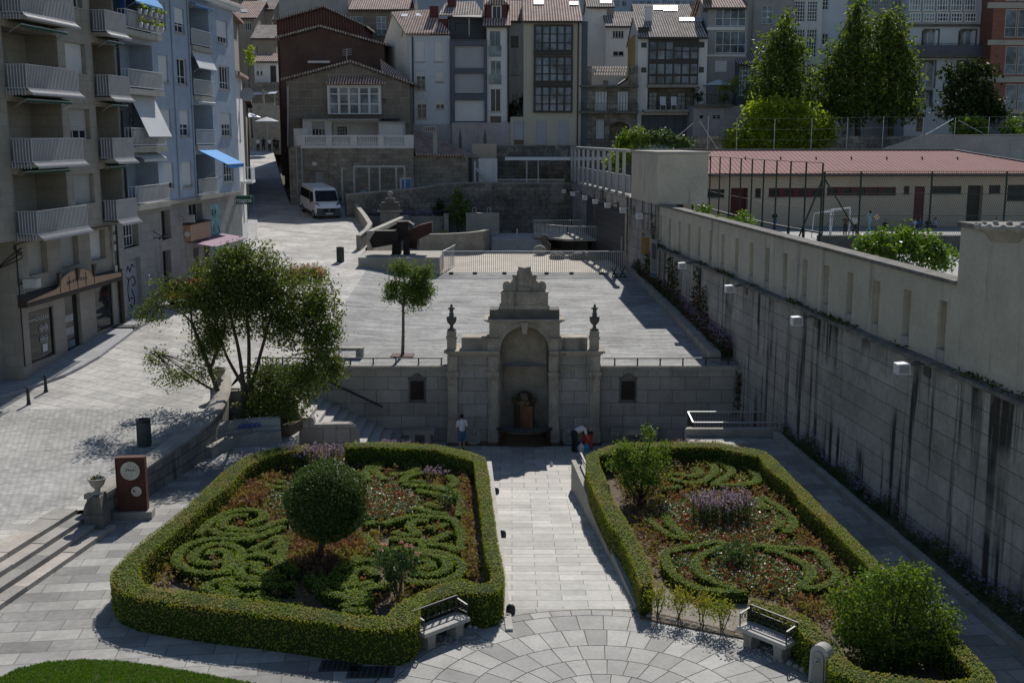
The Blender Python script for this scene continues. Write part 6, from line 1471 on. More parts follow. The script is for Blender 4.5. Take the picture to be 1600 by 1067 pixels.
def wall_path(nm,lab,pts,th,mat,cap=None,caph=.12,org=None):
 """pts: (x, y, ztop, zbottom)"""
 T=Thing(nm,lab,'wall',pts[0][:2]+(pts[0][3],));mb=MB();mc=MB();nr=[]
 P=[Vector(p[:2])for p in pts]
 for i in range(len(P)):
  d=(P[min(i+1,len(P)-1)]-P[max(i-1,0)]).normalized();nr.append(Vector((-d.y,d.x)))
 for i in range(len(P)-1):
  A,B,na,nb=P[i],P[i+1],nr[i]*th,nr[i+1]*th;a,b=pts[i],pts[i+1]
  V=[(A,a[3]),(B,b[3]),(B+nb,b[3]),(A+na,a[3]),(A,a[2]),(B,b[2]),(B+nb,b[2]),(A+na,a[2])];mb.hexa([(v.x,v.y,z)for v,z in V])
  if cap:e=.05;V=[(A-na*e,a[2]+.003),(B-nb*e,b[2]+.003),(B+nb*(1+e),b[2]+.003),(A+na*(1+e),a[2]+.003),(A-na*e,a[2]+caph),(B-nb*e,b[2]+caph),(B+nb*(1+e),b[2]+caph),(A+na*(1+e),a[2]+caph)];mc.hexa([(v.x,v.y,z)for v,z in V])
 T.part('wall_face',mb,mat)
 if cap:T.part('coping',mc,cap)
 return T
pts=[at_st(541,322),at_st(555,340),at_st(568,358),at_st(575.5,371),at_st(570,380),at_st(557,391)]
wall_path('street_edge_wall','low curved concrete wall between the sunlit street and the pool garden',[(p.x,p.y,p.z+.95,3.0)for p in pts],.32,'worn_stone','concrete')
bw=[]
for px,py,Y in((541,306,97),(570,303,97.6),(600,300.5,98.2),(640,297,99),(668,294,100),(692,289.5,101),(715,287,102),(800,287.5,103),(893,288,104.5)):p=at_y(px,py,Y);bw.append((p.x,p.y,p.z,3.0))
wall_path('pool_wall','high dark rubble wall with black stains at the back of the pool garden',bw,.6,'rubble_dark','worn_stone')
mb=MB();mb.prism([(b[0],b[1]+.55)for b in bw]+[(9,135),(-22,135),(-20.5,108),(-20.2,103.7),(-15.2,103.4),(-13.6,98)],5.4,lambda p:6.35 if p[1]<112 else 7.0);mb.build('upper_terrace','gravel',kind='structure')
p0,p1=at_y(574,361,81),at_y(632,336,96);wall_path('ramp_side_wall','pale concrete wall running back beside the rusty sculpture',[(p0.x+.4,p0.y,p0.z,3.0),(p1.x+.4,p1.y,p1.z,3.0)],.45,'concrete')
p0=at_y(660,368,90);cw=[at_y(x,y,Y)for x,y,Y in((655,368,89.2),(700,367,89.4),(735,365,89.6),(755,362.5,90.3),(767,360,91.8))];wall_path('planter_wall','curved beige stone wall of the raised planter beside the pool steps',[(p.x,p.y,p.z,3.0)for p in cw],.4,'worn_stone','concrete',.08)
mb=MB();mb.prism([(p.x,p.y+.35)for p in cw]+[(cw[-1].x-.5,95),(cw[0].x,95)],3.05,4.0);mb.build('planter_soil','soil',kind='structure')
x0,x1,z1=at_y(728,340,96).x,at_y(780,340,96).x,at_y(750,333,96).z
T=Thing('concrete_wall','blank pale concrete wall block of the pool with two steel ladder hoops','wall',((x0+x1)/2,96,3));mb=MB();mb.box(x0,x1,96,96.5,3.0,z1);T.part('wall_face',mb,'concrete')
for px in(741,764):
 x=at_y(px,330,96.3).x;mb=MB();mb.tube(catmull([(x-.14,96.3,z1),(x-.14,96.3,z1+.35),(x,96.3,z1+.45),(x+.14,96.3,z1+.35),(x+.14,96.3,z1)],4),.03,6);T.part('ladder_hoop',mb,'galvanised')
mb=MB();xa,xb=at_y(768,385,92).x,at_y(848,385,92).x
for i in range(5):mb.box(xa-.3*0,xb,91.2+.36*i,99,3.05,3.25+.17*i)
mb.build('pool_steps','light_stone',kind='structure')
mb=MB();mb.box(-6,xa,96.6,103,3.05,3.8);mb.box(xb,8.4,97,103,3.05,4.1);mb.build('pool_side','concrete',kind='structure')
T=Thing('pole','thin steel handrail post in the middle of the pool steps','post',(at_y(808,390,91.5).x,91.5,3.2));mb=MB();x=at_y(808,390,91.5).x;mb.tube([(x,91.5,3.1),(x,91.5,at_y(808,358,91.5).z)],.05,8);T.part('post',mb,'galvanised')
# raised platform with railings by the retaining wall
T=Thing('platform','grey raised platform with bar railings beside the steel door','platform',(6,92,3.1));zp=at_y(890,374,90).z
xs=[at_y(835,370,93).x,at_y(886,375,90).x];mb=MB();mb.prism([(xs[0],93),(xs[1],90),(wx(90)-.02,90),(wx(97)-.02,97),(xs[0],97)],zp-.16,zp);T.part('deck',mb,'concrete')
mb=MB();mb.prism([(xs[0]+2,94),(xs[1]+1,92),(wx(92)-.4,92),(wx(96)-.4,96),(xs[0]+1,96)],3.05,zp-.163);T.part('base',mb,'dark_stone')
for(xa_,ya),(xb_,yb)in(((xs[0],93),(xs[1],90.05)),((xs[1],90.05),(wx(90)-.1,90.05)),((xs[0],96.9),(wx(97)-.1,96.9))):
 mb=MB();n=int(math.hypot(xb_-xa_,yb-ya)/.16)
 for i in range(n+1):t=i/n;x,y=xa_+(xb_-xa_)*t,ya+(yb-ya)*t;mb.box(x-.015,x+.015,y-.015,y+.015,zp,zp+1.0)
 mb.bar((xa_,ya,zp+1.02),(xb_,yb,zp+1.02),.05)
 T.part('railing',mb,'galvanised')
rk=at_y(843,400,88.5);T=Thing('boulder','pair of weathered boulders standing by the pool steps','rock',(rk.x,88.5,3.1));mb=MB()
mb.ball((rk.x,88.5,3.45),.5,12,8,(1,.8,.85));T.part('stone',mb,'worn_stone');mb=MB();q=at_y(853,382,90);mb.ball((q.x,90,3.5),.55,10,7,(.8,.7,1));mb.ball((q.x-.1,90,4.2),.38,10,7,(.9,.8,1.1));T.part('stone',mb,'dark_stone')
T=Thing('rock_outcrop','dark natural rock rising beneath the raised platform','rock',(at_y(890,400,86).x,86,3.08));mb=MB()
for k in range(16):x=at_y(random.uniform(862,962),395,86).x;mb.ball((x,86+random.uniform(-1,1.5),3.1),random.uniform(.25,.6),8,6,(1.3,1,.8),Matrix.Rotation(k,3,'X'))
T.part('stone',mb,'dark_stone')
# steel doors and banners on the retaining wall
def wall_panel(px0,px1,z0,z1,lab,nm,off=.06):
 y0=at_pl(px0,350,WX0,WK).y;y1=at_pl(px1,350,WX0,WK).y;y0,y1=min(y0,y1),max(y0,y1)
 T=Thing(nm,lab,'door',(wx(y0)-.05,y0,z0));mb=MB();wbox(mb,y0,y1,-off,.02,z0,z1);T.part('leaf',mb,'deck_panel');mb=MB();wbox(mb,y0-.12,y1+.12,-.03,.02,z1,z1+.14);T.part('lintel',mb,'dark_steel');return T,y0,y1
T,y0,y1=wall_panel(930,976,3.1,7.05,'large dark steel sliding door in the retaining wall','steel_door');mb=MB();wbox(mb,y0+.5,y0+.58,-.14,-.06,4.4,5.3);T.part('handle',mb,'galvanised')
wall_panel(917,928,4.1,7.2,'narrow dark service door in the retaining wall','service_door')
for x0,x1,y0,y1,lab,mat in((1000,1015,358,396,'yellow and white vertical banner on the retaining wall','yellow_print'),(1014,1027,374,432,'white and blue vertical banner on the retaining wall','shutter_white')):
 Y=at_pl(x1,400,WX0-.15,WK).y;a,b=at_y(x0,y1,Y),at_y(x1,y0,Y);T=Thing('banner',lab,'banner',((a.x+b.x)/2,Y,a.z))
 mb=MB();s=(b.z-a.z)*.04;mb.hexa([(a.x,Y-.5,a.z+s),(b.x,Y,a.z-s),(b.x,Y+.03,a.z-s),(a.x,Y-.47,a.z+s),(a.x,Y-.5,b.z+s),(b.x,Y,b.z-s),(b.x,Y+.03,b.z-s),(a.x,Y-.47,b.z+s)]);cl=T.part('cloth',mb,mat)
 d=Vector((b.x-a.x,.5,0));q=lambda u,v,o=-.02:(a.x+(b.x-a.x)*u,Y-.5+.5*u+o,a.z+(b.z-a.z)*v+s*(1-2*u))
 def patch(u0,u1,v0,v1,m):mb=MB();mb.extrude([q(u0,v0),q(u1,v0),q(u1,v1),q(u0,v1)],(0,-.012,0));T.part('print',mb,m,cl)
 if mat=='yellow_print':
  patch(.04,.96,.66,.98,'shutter_white');patch(.1,.4,.70,.86,'yellow_print')
  for k in range(5):patch(.15,.8-.1*(k%2),.12+.09*k,.15+.09*k,'shutter_white')
 else:
  patch(.0,1.0,.02,.10,'plastic_blue');patch(.2,.8,.5,.9,'glass_pale')
  for k in range(9):patch(.25,.75,.18+.06*k,.20+.06*k,'shutter_grey')
 mb=MB();mb.bar((b.x+.02,Y,b.z-s),(wx(Y)+.05,Y,b.z-s),.05);mb.bar((b.x+.02,Y,a.z-s),(wx(Y)+.05,Y,a.z-s),.05);T.part('bracket',mb,'iron')
 # raised kerb and planting on the right of the terrace
L0,L1=at_te(985,427),at_te(1108,564);mb=MB();n=14
for i in range(n):
 a,b=L1.lerp(L0,i/n),L1.lerp(L0,(i+1)/n);b=b+(a-b)*.012
 mb.hexa([(a.x,a.y,a.z-.2),(a.x+.55,a.y,a.z-.2),(b.x+.55,b.y,b.z-.2),(b.x,b.y,b.z-.2),(a.x,a.y,a.z+.42),(a.x+.55,a.y,a.z+.42),(b.x+.55,b.y,b.z+.42),(b.x,b.y,b.z+.42)])
solo('planter_kerb',mb,'worn_stone','long raised stone kerb along the planting on the right of the terrace','kerb',L1)
mb=MB();mb.cur=0;S=[];Fl=[];V=[]
for k in range(2600):
 t=random.random();a=L1.lerp(L0,t);w=wx(a.y)-a.x-.5
 x=a.x+.5+random.random()**.7*w;h=random.uniform(.3,1.0);
 for j in range(6):S.append((x+random.gauss(0,.1),a.y+random.gauss(0,.15),a.z+.2+h*random.random()))
 if random.random()<.45:
  for j in range(3):Fl.append((x+random.gauss(0,.06),a.y+random.gauss(0,.06),a.z+.25+h*random.uniform(.8,1.05)))
for k in range(2600):
 Y=random.uniform(56,74);top=1.2+1.3*math.sin(Y*1.1)+.8*math.sin(Y*3.1)+(1.6 if 68.6<Y<70 else 0);z=zterr(Y)+.3+max(.2,top)*random.random();V.append((wx(Y)-random.uniform(.03,.22),Y,z))
mb.leaves(S,.15,None,.5,.4);mb.cur=1;mb.leaves(Fl,.10,None,.5,.6);mb.cur=2;mb.leaves(V,.17,np.tile([-1,0,.1],(len(V),1)),.4,.7)
o=mb.build('wall_planting',['vine_leaf','purple_petal','vine_leaf']);o['kind']='stuff';tag(o,'dark creepers and purple flowers along the retaining wall above the terrace kerb','plants')
p=at_y(1157,590,51.2);mb=MB();mb.leaves(RNG.normal(size=(260,3))*[.10,.12,.5]+[wx(51.1)-.1,51.1,.6],.12,None,.5,.6);solo('creeper',mb,'vine_leaf','small dark creeper in the corner where the terrace wall meets the retaining wall','plant',(wx(51.1)-.1,51.1,1))
p=at_te(963,434);T=Thing('folded_chair','small black folded frame left on the terrace by the fence end','chair',p);mb=MB()
for dx in(-.3,.25):mb.bar(p+Vector((dx,0,0)),p+Vector((dx+.35,.3,.75)),.05);mb.bar(p+Vector((dx+.4,0,0)),p+Vector((dx,.3,.6)),.05)
mb.bar(p+Vector((-.3,0,.05)),p+Vector((.7,0,.05)),.06);T.part('frame',mb,'iron')
# shrubs, flowers and the little old fountain of the pool garden
b=at_y(716,352,97);bush('upright bright green laurel against the dark pool wall',(b.x,97,3.1),[((*at_y(716,330,97),),(.95,.8,1.5)),((*at_y(714,308,97),),(.45,.45,.7)),((*at_y(722,340,97),),(.8,.6,.8))],1500,.22,'laurel_leaf',5,'shrub',.6,.16)
b=at_y(690,352,98);bush('dark round shrub left of the bright laurel',(b.x,98,3.1),[((*at_y(688,340,98),),(.8,.6,1.0)),((*at_y(684,322,98.5),),(.5,.4,.8))],700,.2,'dark_leaf',4,'shrub',.6,.15)
b=at_y(692,366,92);bush('pale green feathery plant in the raised planter',(b.x,92,4.0),[((b.x,92,4.3),(.8,.4,.35))],260,.16,'lime_leaf',3,'plant',.7,.1)
mb=MB();C=[(at_y(random.uniform(572,690),333,98).x,random.uniform(97.6,98.4),at_y(630,random.uniform(329,337),98).z)for k in range(900)];mb.cur=1;mb.leaves(C,.14,None,.5,.6);mb.cur=0;mb.leaves(np.array(C)-[0,0,.35],.2,None,.5,.4)
o=mb.build('flower_border',['stem_leaf','purple_petal']);o['kind']='stuff';tag(o,'purple flower border along the foot of the pool wall','flowers');mb=MB();mb.box(at_y(570,340,97.4).x,at_y(692,340,97.4).x,97.4,97.7,3,at_y(600,338,97.4).z);solo('border_wall',mb,'worn_stone','low stone wall holding the purple flower border','wall',(-10,97.5,3))
q=at_y(610,344,95.5);k_=95.5/F;T=Thing('old_fountain','small dark baroque stone fountain top with a ball finial in the pool garden','fountain',(q.x,95.5,3.0));Z_=lambda py:at_y(610,py,95.5).z
mb=MB();w=15*k_;mb.box(q.x-w,q.x+w,95.1,96.1,3.0,Z_(331));T.part('shaft',mb,'worn_stone');mb=MB();w=19*k_;mb.box(q.x-w,q.x+w,94.9,96.3,Z_(331),Z_(328));T.part('cornice',mb,'worn_stone')
mb=MB();w=16*k_;mb.box(q.x-w,q.x+w,95.1,96.1,Z_(328),Z_(320));mb.box(q.x-w*.85,q.x+w*.85,95.2,96.0,Z_(320),Z_(316));mb.box(q.x-w*.45,q.x+w*.45,95.3,95.9,Z_(316),Z_(310));T.part('attic',mb,'dark_stone');mb=MB();mb.ball((q.x,95.6,Z_(303.5)),4.6*k_,12,8);mb.box(q.x-.12,q.x+.12,95.5,95.7,Z_(310),Z_(307));T.part('ball_finial',mb,'worn_stone')
p=at_y(697,342,96);T=Thing('stone_post','small upright carved stone post between the shrubs of the pool garden','stone',(p.x,96,3.1));mb=MB();mb.box(p.x-.2,p.x+.2,96,96.3,3.0,at_y(697,334,96).z);mb.box(p.x-.08,p.x+.08,95.96,96,at_y(697,340,96).z,at_y(697,336,96).z);T.part('post',mb,'worn_stone')
# pergola frame, canopy, pale panels on the upper terrace
T=Thing('pergola_frame','slender grey steel post frame in front of the old stone house','frame',(at_y(590,300,101).x,101,6.4));mb=MB();tops=[]
for px in(534,553,576.5,593,619,632):p=at_y(px,262,101);tops.append(p);mb=MB();mb.box(p.x-.07,p.x+.07,100.93,101.07,6.3,p.z);T.part('post',mb,'pale_steel')
mb=MB();mb.box(tops[1].x-.07,tops[-1].x+.07,100.92,101.08,tops[0].z,tops[0].z+.16);T.part('beam',mb,'pale_steel')
mb=MB()
for t in(tops[1],tops[3],tops[5]):mb.box(t.x-.05,t.x+.05,101.08,103.6,t.z+.02,t.z+.12)
T.each('tie',mb,'pale_steel')
T=Thing('canopy','thin white flat canopy roof on slim posts behind the pool wall','canopy',(at_y(870,250,106).x,106,6.4));a,b=at_y(789,249,106),at_y(958,247,106);mb=MB();mb.box(a.x,b.x,106,109.5,a.z-.1,a.z+.16);T.part('roof',mb,'lamp_white')
for px in(823,841):p=at_y(px,260,106.4);mb=MB();mb.box(p.x-.07,p.x+.07,106.3,106.44,6.3,a.z-.1);T.part('post',mb,'pale_steel')
mb=MB();z=at_y(800,281,104).z
for i in range(60):x=at_y(770,280,104).x+i*.11;mb.box(x-.012,x+.012,103.99,104.01,6.3,z)
mb.box(at_y(770,280,104).x,at_y(770,280,104).x+6.6,103.97,104.03,z,z+.05);solo('terrace_railing',mb,'galvanised','low bar railing on top of the pool wall under the canopy','railing',(0,104,6.4))
T=Thing('site_screen','pale yellowish panel wall beside the tiled lean-to roof','wall',(at_y(757,250,110).x,110,6.9));a,b=at_y(737,248,110),at_y(776,225,110);mb=MB()
for i in range(3):x=a.x+(b.x-a.x)*i/3;mb.box(x+.01,x+(b.x-a.x)/3-.01,110,110.12,6.6,b.z);
T.part('panels',mb,'beige_plaster');mb=MB();a,b=at_y(748,284,106),at_y(777,248,106);mb.box(a.x,b.x,106,106.1,6.3,b.z);T.part('white_panel',mb,'white_plaster');mb=MB();mb.bar(at_y(743,263,105.8),at_y(768,286,105.5),.3,.12);mb.bar(at_y(742,252,105.6),at_y(742,285,105.6),.16);T.part('stair_rail',mb,'shutter_white')
# slatted railing above the end of the retaining wall
T=Thing('slat_railing','tall pale slatted steel railing with solid lower panels on the retaining wall beyond the pier','railing',(wx(90),90,8.2));mb=MB();mp=MB();mr=MB();ys_=[at_pl(px,260,WX0+.3,WK).y for px in(893,898,904,911,918,926,934,943,952.5,964,974.5)]
for y in ys_:wbox(mb,y-.13,y+.13,.22,.42,8.2,11.15)
wbox(mr,ys_[-1]-1.5,ys_[0]+.4,.2,.5,11.152,11.35);wbox(mp,ys_[-1]-1.5,ys_[0]+.3,.44,.50,8.3,9.55)
T.each('post',mb,'pale_steel');T.part('top_rail',mr,'pale_steel');T.part('lower_panel',mp,'shutter_grey')
# ------------------------------------------------------------------ school yard and school
mb=MB();mb.prism([(wx(12)+1.1,12),(120,12),(120,106),(wx(106)+1.1,106)],5.0,6.0);mb.build('school_yard','yard_floor',kind='structure')
YS_=80.0;O=O_front(YS_);sx_=lambda px:at_y(px,300,YS_).x;T=Thing('school','long low beige school building with a red metal roof behind the slotted wall','building',(22,YS_,6));ze=at_y(1300,273,YS_).z
wins=[(1079,1132,296,309,2),(1180,1189,294.5,309,1),(1201,1287,294,308,4),(1292,1400,292.5,305.5,5),(1412,1421,291,304,1),(1454,1502,291,303.5,2),(1545,1563,289.5,302.5,1),(1574,1640,289,314,2)]
drs=[(1040,1069,296),(1142,1169,294),(1429,1445,291.5),(1512,1536,290)]
zy=lambda py:at_y(1300,py,YS_).z
ops=[(sx_(a),sx_(b),zy(d),zy(c),.3)for a,b,c,d,n in wins]+[(sx_(a),sx_(b),6.02,zy(c),1.0)for a,b,c in drs]
mb=MB();facade(mb,O,sx_(1026),sx_(1700),6.0,ze,ops,14);T.part('wall',mb,'beige_plaster')
for i,(a,b,c,d,n)in enumerate(wins):
 f=window(T,O,sx_(a),sx_(b),zy(d),zy(c),.3,n,1,'maroon' if n>2 else 'dark_frame','glass',w=.14,sill='concrete')
 if n>=4:
  mb=MB()
  for j in range(1,n):x=sx_(a)+(sx_(b)-sx_(a))*j/n;fb(mb,O,x-.22,x+.22,zy(d),zy(c),.1,.2)
  T.each('red_panel',mb,'maroon',f)
for i,(a,b,c)in enumerate(drs):
 mb=MB();fb(mb,O,sx_(a)+.03,sx_(b)-.03,6.03,zy(c)-.05,.5 if i!=2 else .1,.56 if i!=2 else .16);T.part('door',mb,'maroon' if i in(1,2)else 'dark_door')
mb=MB();e0,e1=sx_(1026)-.2,sx_(1700);zr=at_y(1300,237,87.5).z;xr_=at_y(1490,237,87.5).x
for V in([(e0,79.4,ze),(e1,79.4,ze),(xr_,87.5,zr),(e0,87.5,zr)],[(e1,79.4,ze),(e1,95,ze),(xr_,87.5,zr)]):
 mb.extrude([Vector(v)for v in V],(0,0,.10))
rf=T.part('roof',mb,'school_roof');mb=MB();mb.box(e0,e1,79.3,79.42,ze-.1,ze+.04);T.part('gutter',mb,'dark_steel');mb=MB();mb.bar((e0,87.5,zr+.12),(xr_,87.5,zr+.12),.35,.12);mb.bar((xr_,87.5,zr+.12),(e1,79.4,ze+.12),.3,.1);T.part('ridge_cap',mb,'dark_steel',rf)
mb=MB()
for k in range(9):x=e0+2+k*2.6;mb.tube([(x,84,ze+.8),(x,84.2,ze+1.15)],.06,6)
T.each('vent_pipe',mb,'dark_steel',rf)
# tall green fence
T=Thing('sports_fence','tall dark green wire fence running along the inside of the slotted wall','fence',(14,60,6));zt=11.0
yy=[54,55.6,57.2,59,60.9,63,65.2,67.5,70,72.5,75,78];px_=[1286,1260,1236,1214,1194,1175.5,1158,1141,1125,1110,1098,1084];tp_=[]
for px,y in zip(px_,yy):p=at_y(px,260,y);mb=MB();mb.tube([(p.x,y,6),(p.x,y,zt)],.045,6);mb.tube([(p.x,y,6),(p.x,y,7.7)],.075,6);T.part('post',mb,'green_mast');tp_.append(p)
mb=MB()
for z,w in((7.7,.08),(8.8,.02),(9.9,.02),(zt,.03)):
 for a,b in zip(tp_,tp_[1:]):mb.bar((a.x,a.y,z),(b.x,b.y,z),w)
a,b=tp_[0],tp_[1];mb.bar((a.x,a.y,zt-.8),(b.x-.3,b.y+.8,6.5),.06);T.part('rail',mb,'green_mast')
T=Thing('sports_fence','dark green wire fence with a diagonal brace crossing the school yard to the right','fence',(22,62,6));zf2=12.2-.0855*62;mb=MB();ps=[]
for px in(1289,1346,1457,1574,1690):p=at_y(px,268,62);ps.append(p);mb=MB();mb.tube([(p.x,62,6),(p.x,62,p.z)],.05,6);T.part('post',mb,'green_mast')
mb=MB();mb.bar((ps[0].x,62,ps[0].z-.4),(at_y(1342,366,62).x,62,zf2),.07)
for z in(ps[0].z,ps[0].z-1.2,ps[0].z-2.4):mb.bar((ps[0].x,62,z),(ps[-1].x,62,z),.025)
n=120
for i in range(n):
 x=ps[0].x+(ps[-1].x-ps[0].x)*i/n
 for s in(-1,1):mb.bar((x,62.0,zf2),(x+s*1.6,62.0,ps[0].z),.010)
T.part('wire',mb,'green_mast');mb=MB();mb.box(at_y(1279,372,61.8).x,60,61.8,62.2,6.0,zf2);solo('yard_wall',mb,'dark_stone','low dark wall under the yard fence behind the laurel','wall',(22,62,6))
for x,y0_,y1_,lab in((1038,237,300,'thin dark mast at the left end of the school roof'),(1085,235,316,'thin dark mast in front of the school roof beside the fence')):
 p=at_y(x,y0_,76);M_=Thing('mast',lab,'mast',(p.x,76,6),'thin masts in the yard');mb=MB();mb.tube([(p.x,76,6),(p.x,76,p.z)],.05,6);M_.part('pole',mb,'green_mast')
g=at_y(1300,367,70.5);T=Thing('goal','small white football goal in the school yard','goal',(g.x,70.5,6));a,b=at_y(1298,340,70.5),at_y(1328,333,72.5);mb=MB()
for x,y,z in((a.x,70.5,7.75),(b.x,72.5,7.75)):mb.tube([(x,y,6),(x,y,z)],.05,6)
mb.tube([(a.x,70.5,7.75),(b.x,72.5,7.75)],.05,6);T.part('frame',mb,'lamp_white');mb=MB()
for x,y in((a.x,70.5),(b.x,72.5)):mb.tube([(x,y,7.75),(x-.9,y+.5,7.5),(x-1.0,y+.55,6)],.03,6)
mb.tube([(a.x-.9,71,7.5),(b.x-.9,73,7.5)],.03,6)
for x,y in((a.x,70.5),(b.x,72.5)):
 for k in range(4):mb.box(x-.055,x+.055,y-.055,y+.055,6.2+.4*k,6.35+.4*k)
T.part('stays',mb,'cloth_red' if False else 'lamp_white')
kids=[(1358,362,.4,1.42,'cloth_aqua','cloth_aqua','girl in a pale blue top and leggings running with a ball in the yard',.25,False,'long_hair'),(1320,368,3.1,1.3,'cloth_brown','cloth_dark','child in a brown top standing by the goal',.05,False,None),(1335,368,2.6,1.28,'cloth_white','cloth_dark','child in a white top beside the white goal post',.1,False,None),(1383,358,2.8,1.3,'cloth_dark','cloth_dark','child in dark clothes sitting alone on the yard floor',0,True,None),(1429,353,3.4,1.3,'cloth_white','cloth_dark','child in a pale top sitting against the school wall beside the maroon door',0,True,None),(1437,353,3.0,1.3,'cloth_blue','cloth_grey','child in a blue top sitting against the school wall',0,True,None),(1450,354,2.7,1.3,'cloth_dark','cloth_dark','child in dark clothes in the middle of the seated group',0,True,None),(1461,353,1.8,1.35,'cloth_white','cloth_dark','child in a white top squatting at the right of the seated group',0,True,None),(1210,361,.3,1.35,'cloth_dark','cloth_blue','child in dark clothes standing behind the tall fence',.05,False,None),(1557,343,3.1,1.35,'cloth_white','cloth_grey','child in a white top sitting near the right edge',0,True,None)]
for px,py,yaw,h,tp,bt,lab,st,sit,hair in kids:
 p=at_z(px,py,6.0)
 if p.y>79:p=at_y(px,py,79);p.z=6.0
 T_=person(lab,p if not sit else p-Vector((0,0,.34)),yaw,h,top=tp,bot=bt,stride=st,sit=sit,vox=.035,skirt=hair,arms=(.3,.4),group='children in the school yard')
p=at_y(1370,340,at_z(1358,362,6.0).y-.2);B=Thing('ball','yellow and white ball in the air in front of the running girl','ball',p);mb=MB();mb.ball(p,.16,14,10);B.part('skin_panels',mb,'disc_pale');mb=MB();mb.tube([p+Vector((.158*math.cos(t),.158*math.sin(t),.03))for t in np.linspace(0,6.284,16)],.03,5);B.part('stripe',mb,'yellow_print')
Y=46;c=at_y(1405,392,Y);bl=[((*at_y(x,y,Y+dy),),(rx,.9,rz))for x,y,rx,rz,dy in((1370,392,.95,.6,0),(1420,398,1.1,.7,-.5),(1455,405,.8,.6,0),(1400,378,.8,.5,.5),(1350,385,.5,.5,0),(1440,385,.6,.5,0),(1375,372,.3,.4,.3),(1412,366,.3,.4,.3),(1455,378,.3,.4,0),(1475,400,.4,.5,0))]
bush('bright glossy laurel hedge rising behind the slotted wall',(c.x,Y,6.0),bl,5200,.17,'laurel_leaf',8,'hedge',.7,.13)
for px,py,w,lab in((1098,328,.55,'small clipped bright shrub behind the far end of the wall coping'),(1150,341,1.0,'clipped bright green shrub behind the wall coping')):
 p=at_y(px,py,62 if px<1120 else 58);bush(lab,(p.x,p.y,6),[((p.x,p.y,p.z),(w,.6,.42)),((p.x+w*.3,p.y,p.z-.2),(w*.8,.6,.4)),((p.x,p.y,7.2),(w*.7,.5,1.0))],900,.13,'laurel_leaf',5,'shrub',.5,.08,'leafy_shrub','clipped shrubs behind the coping')
p=at_y(1592,338,25);U=Thing('planter_bowl','weathered carved stone planter on top of the right pier','planter',(p.x,25,9.86));mb=MB();mb.lathe([(.3,0),(.34,.05),(.45,.2),(.62,.3),(.66,.36),(.6,.4),(.5,.34),(0,.3)],(p.x,25.6,9.86),18)
for t in range(12):mb.ball((p.x+.6*math.cos(t*.524),25.6+.6*math.sin(t*.524),10.2),.1,6,5)
U.part('bowl',mb,'worn_stone')
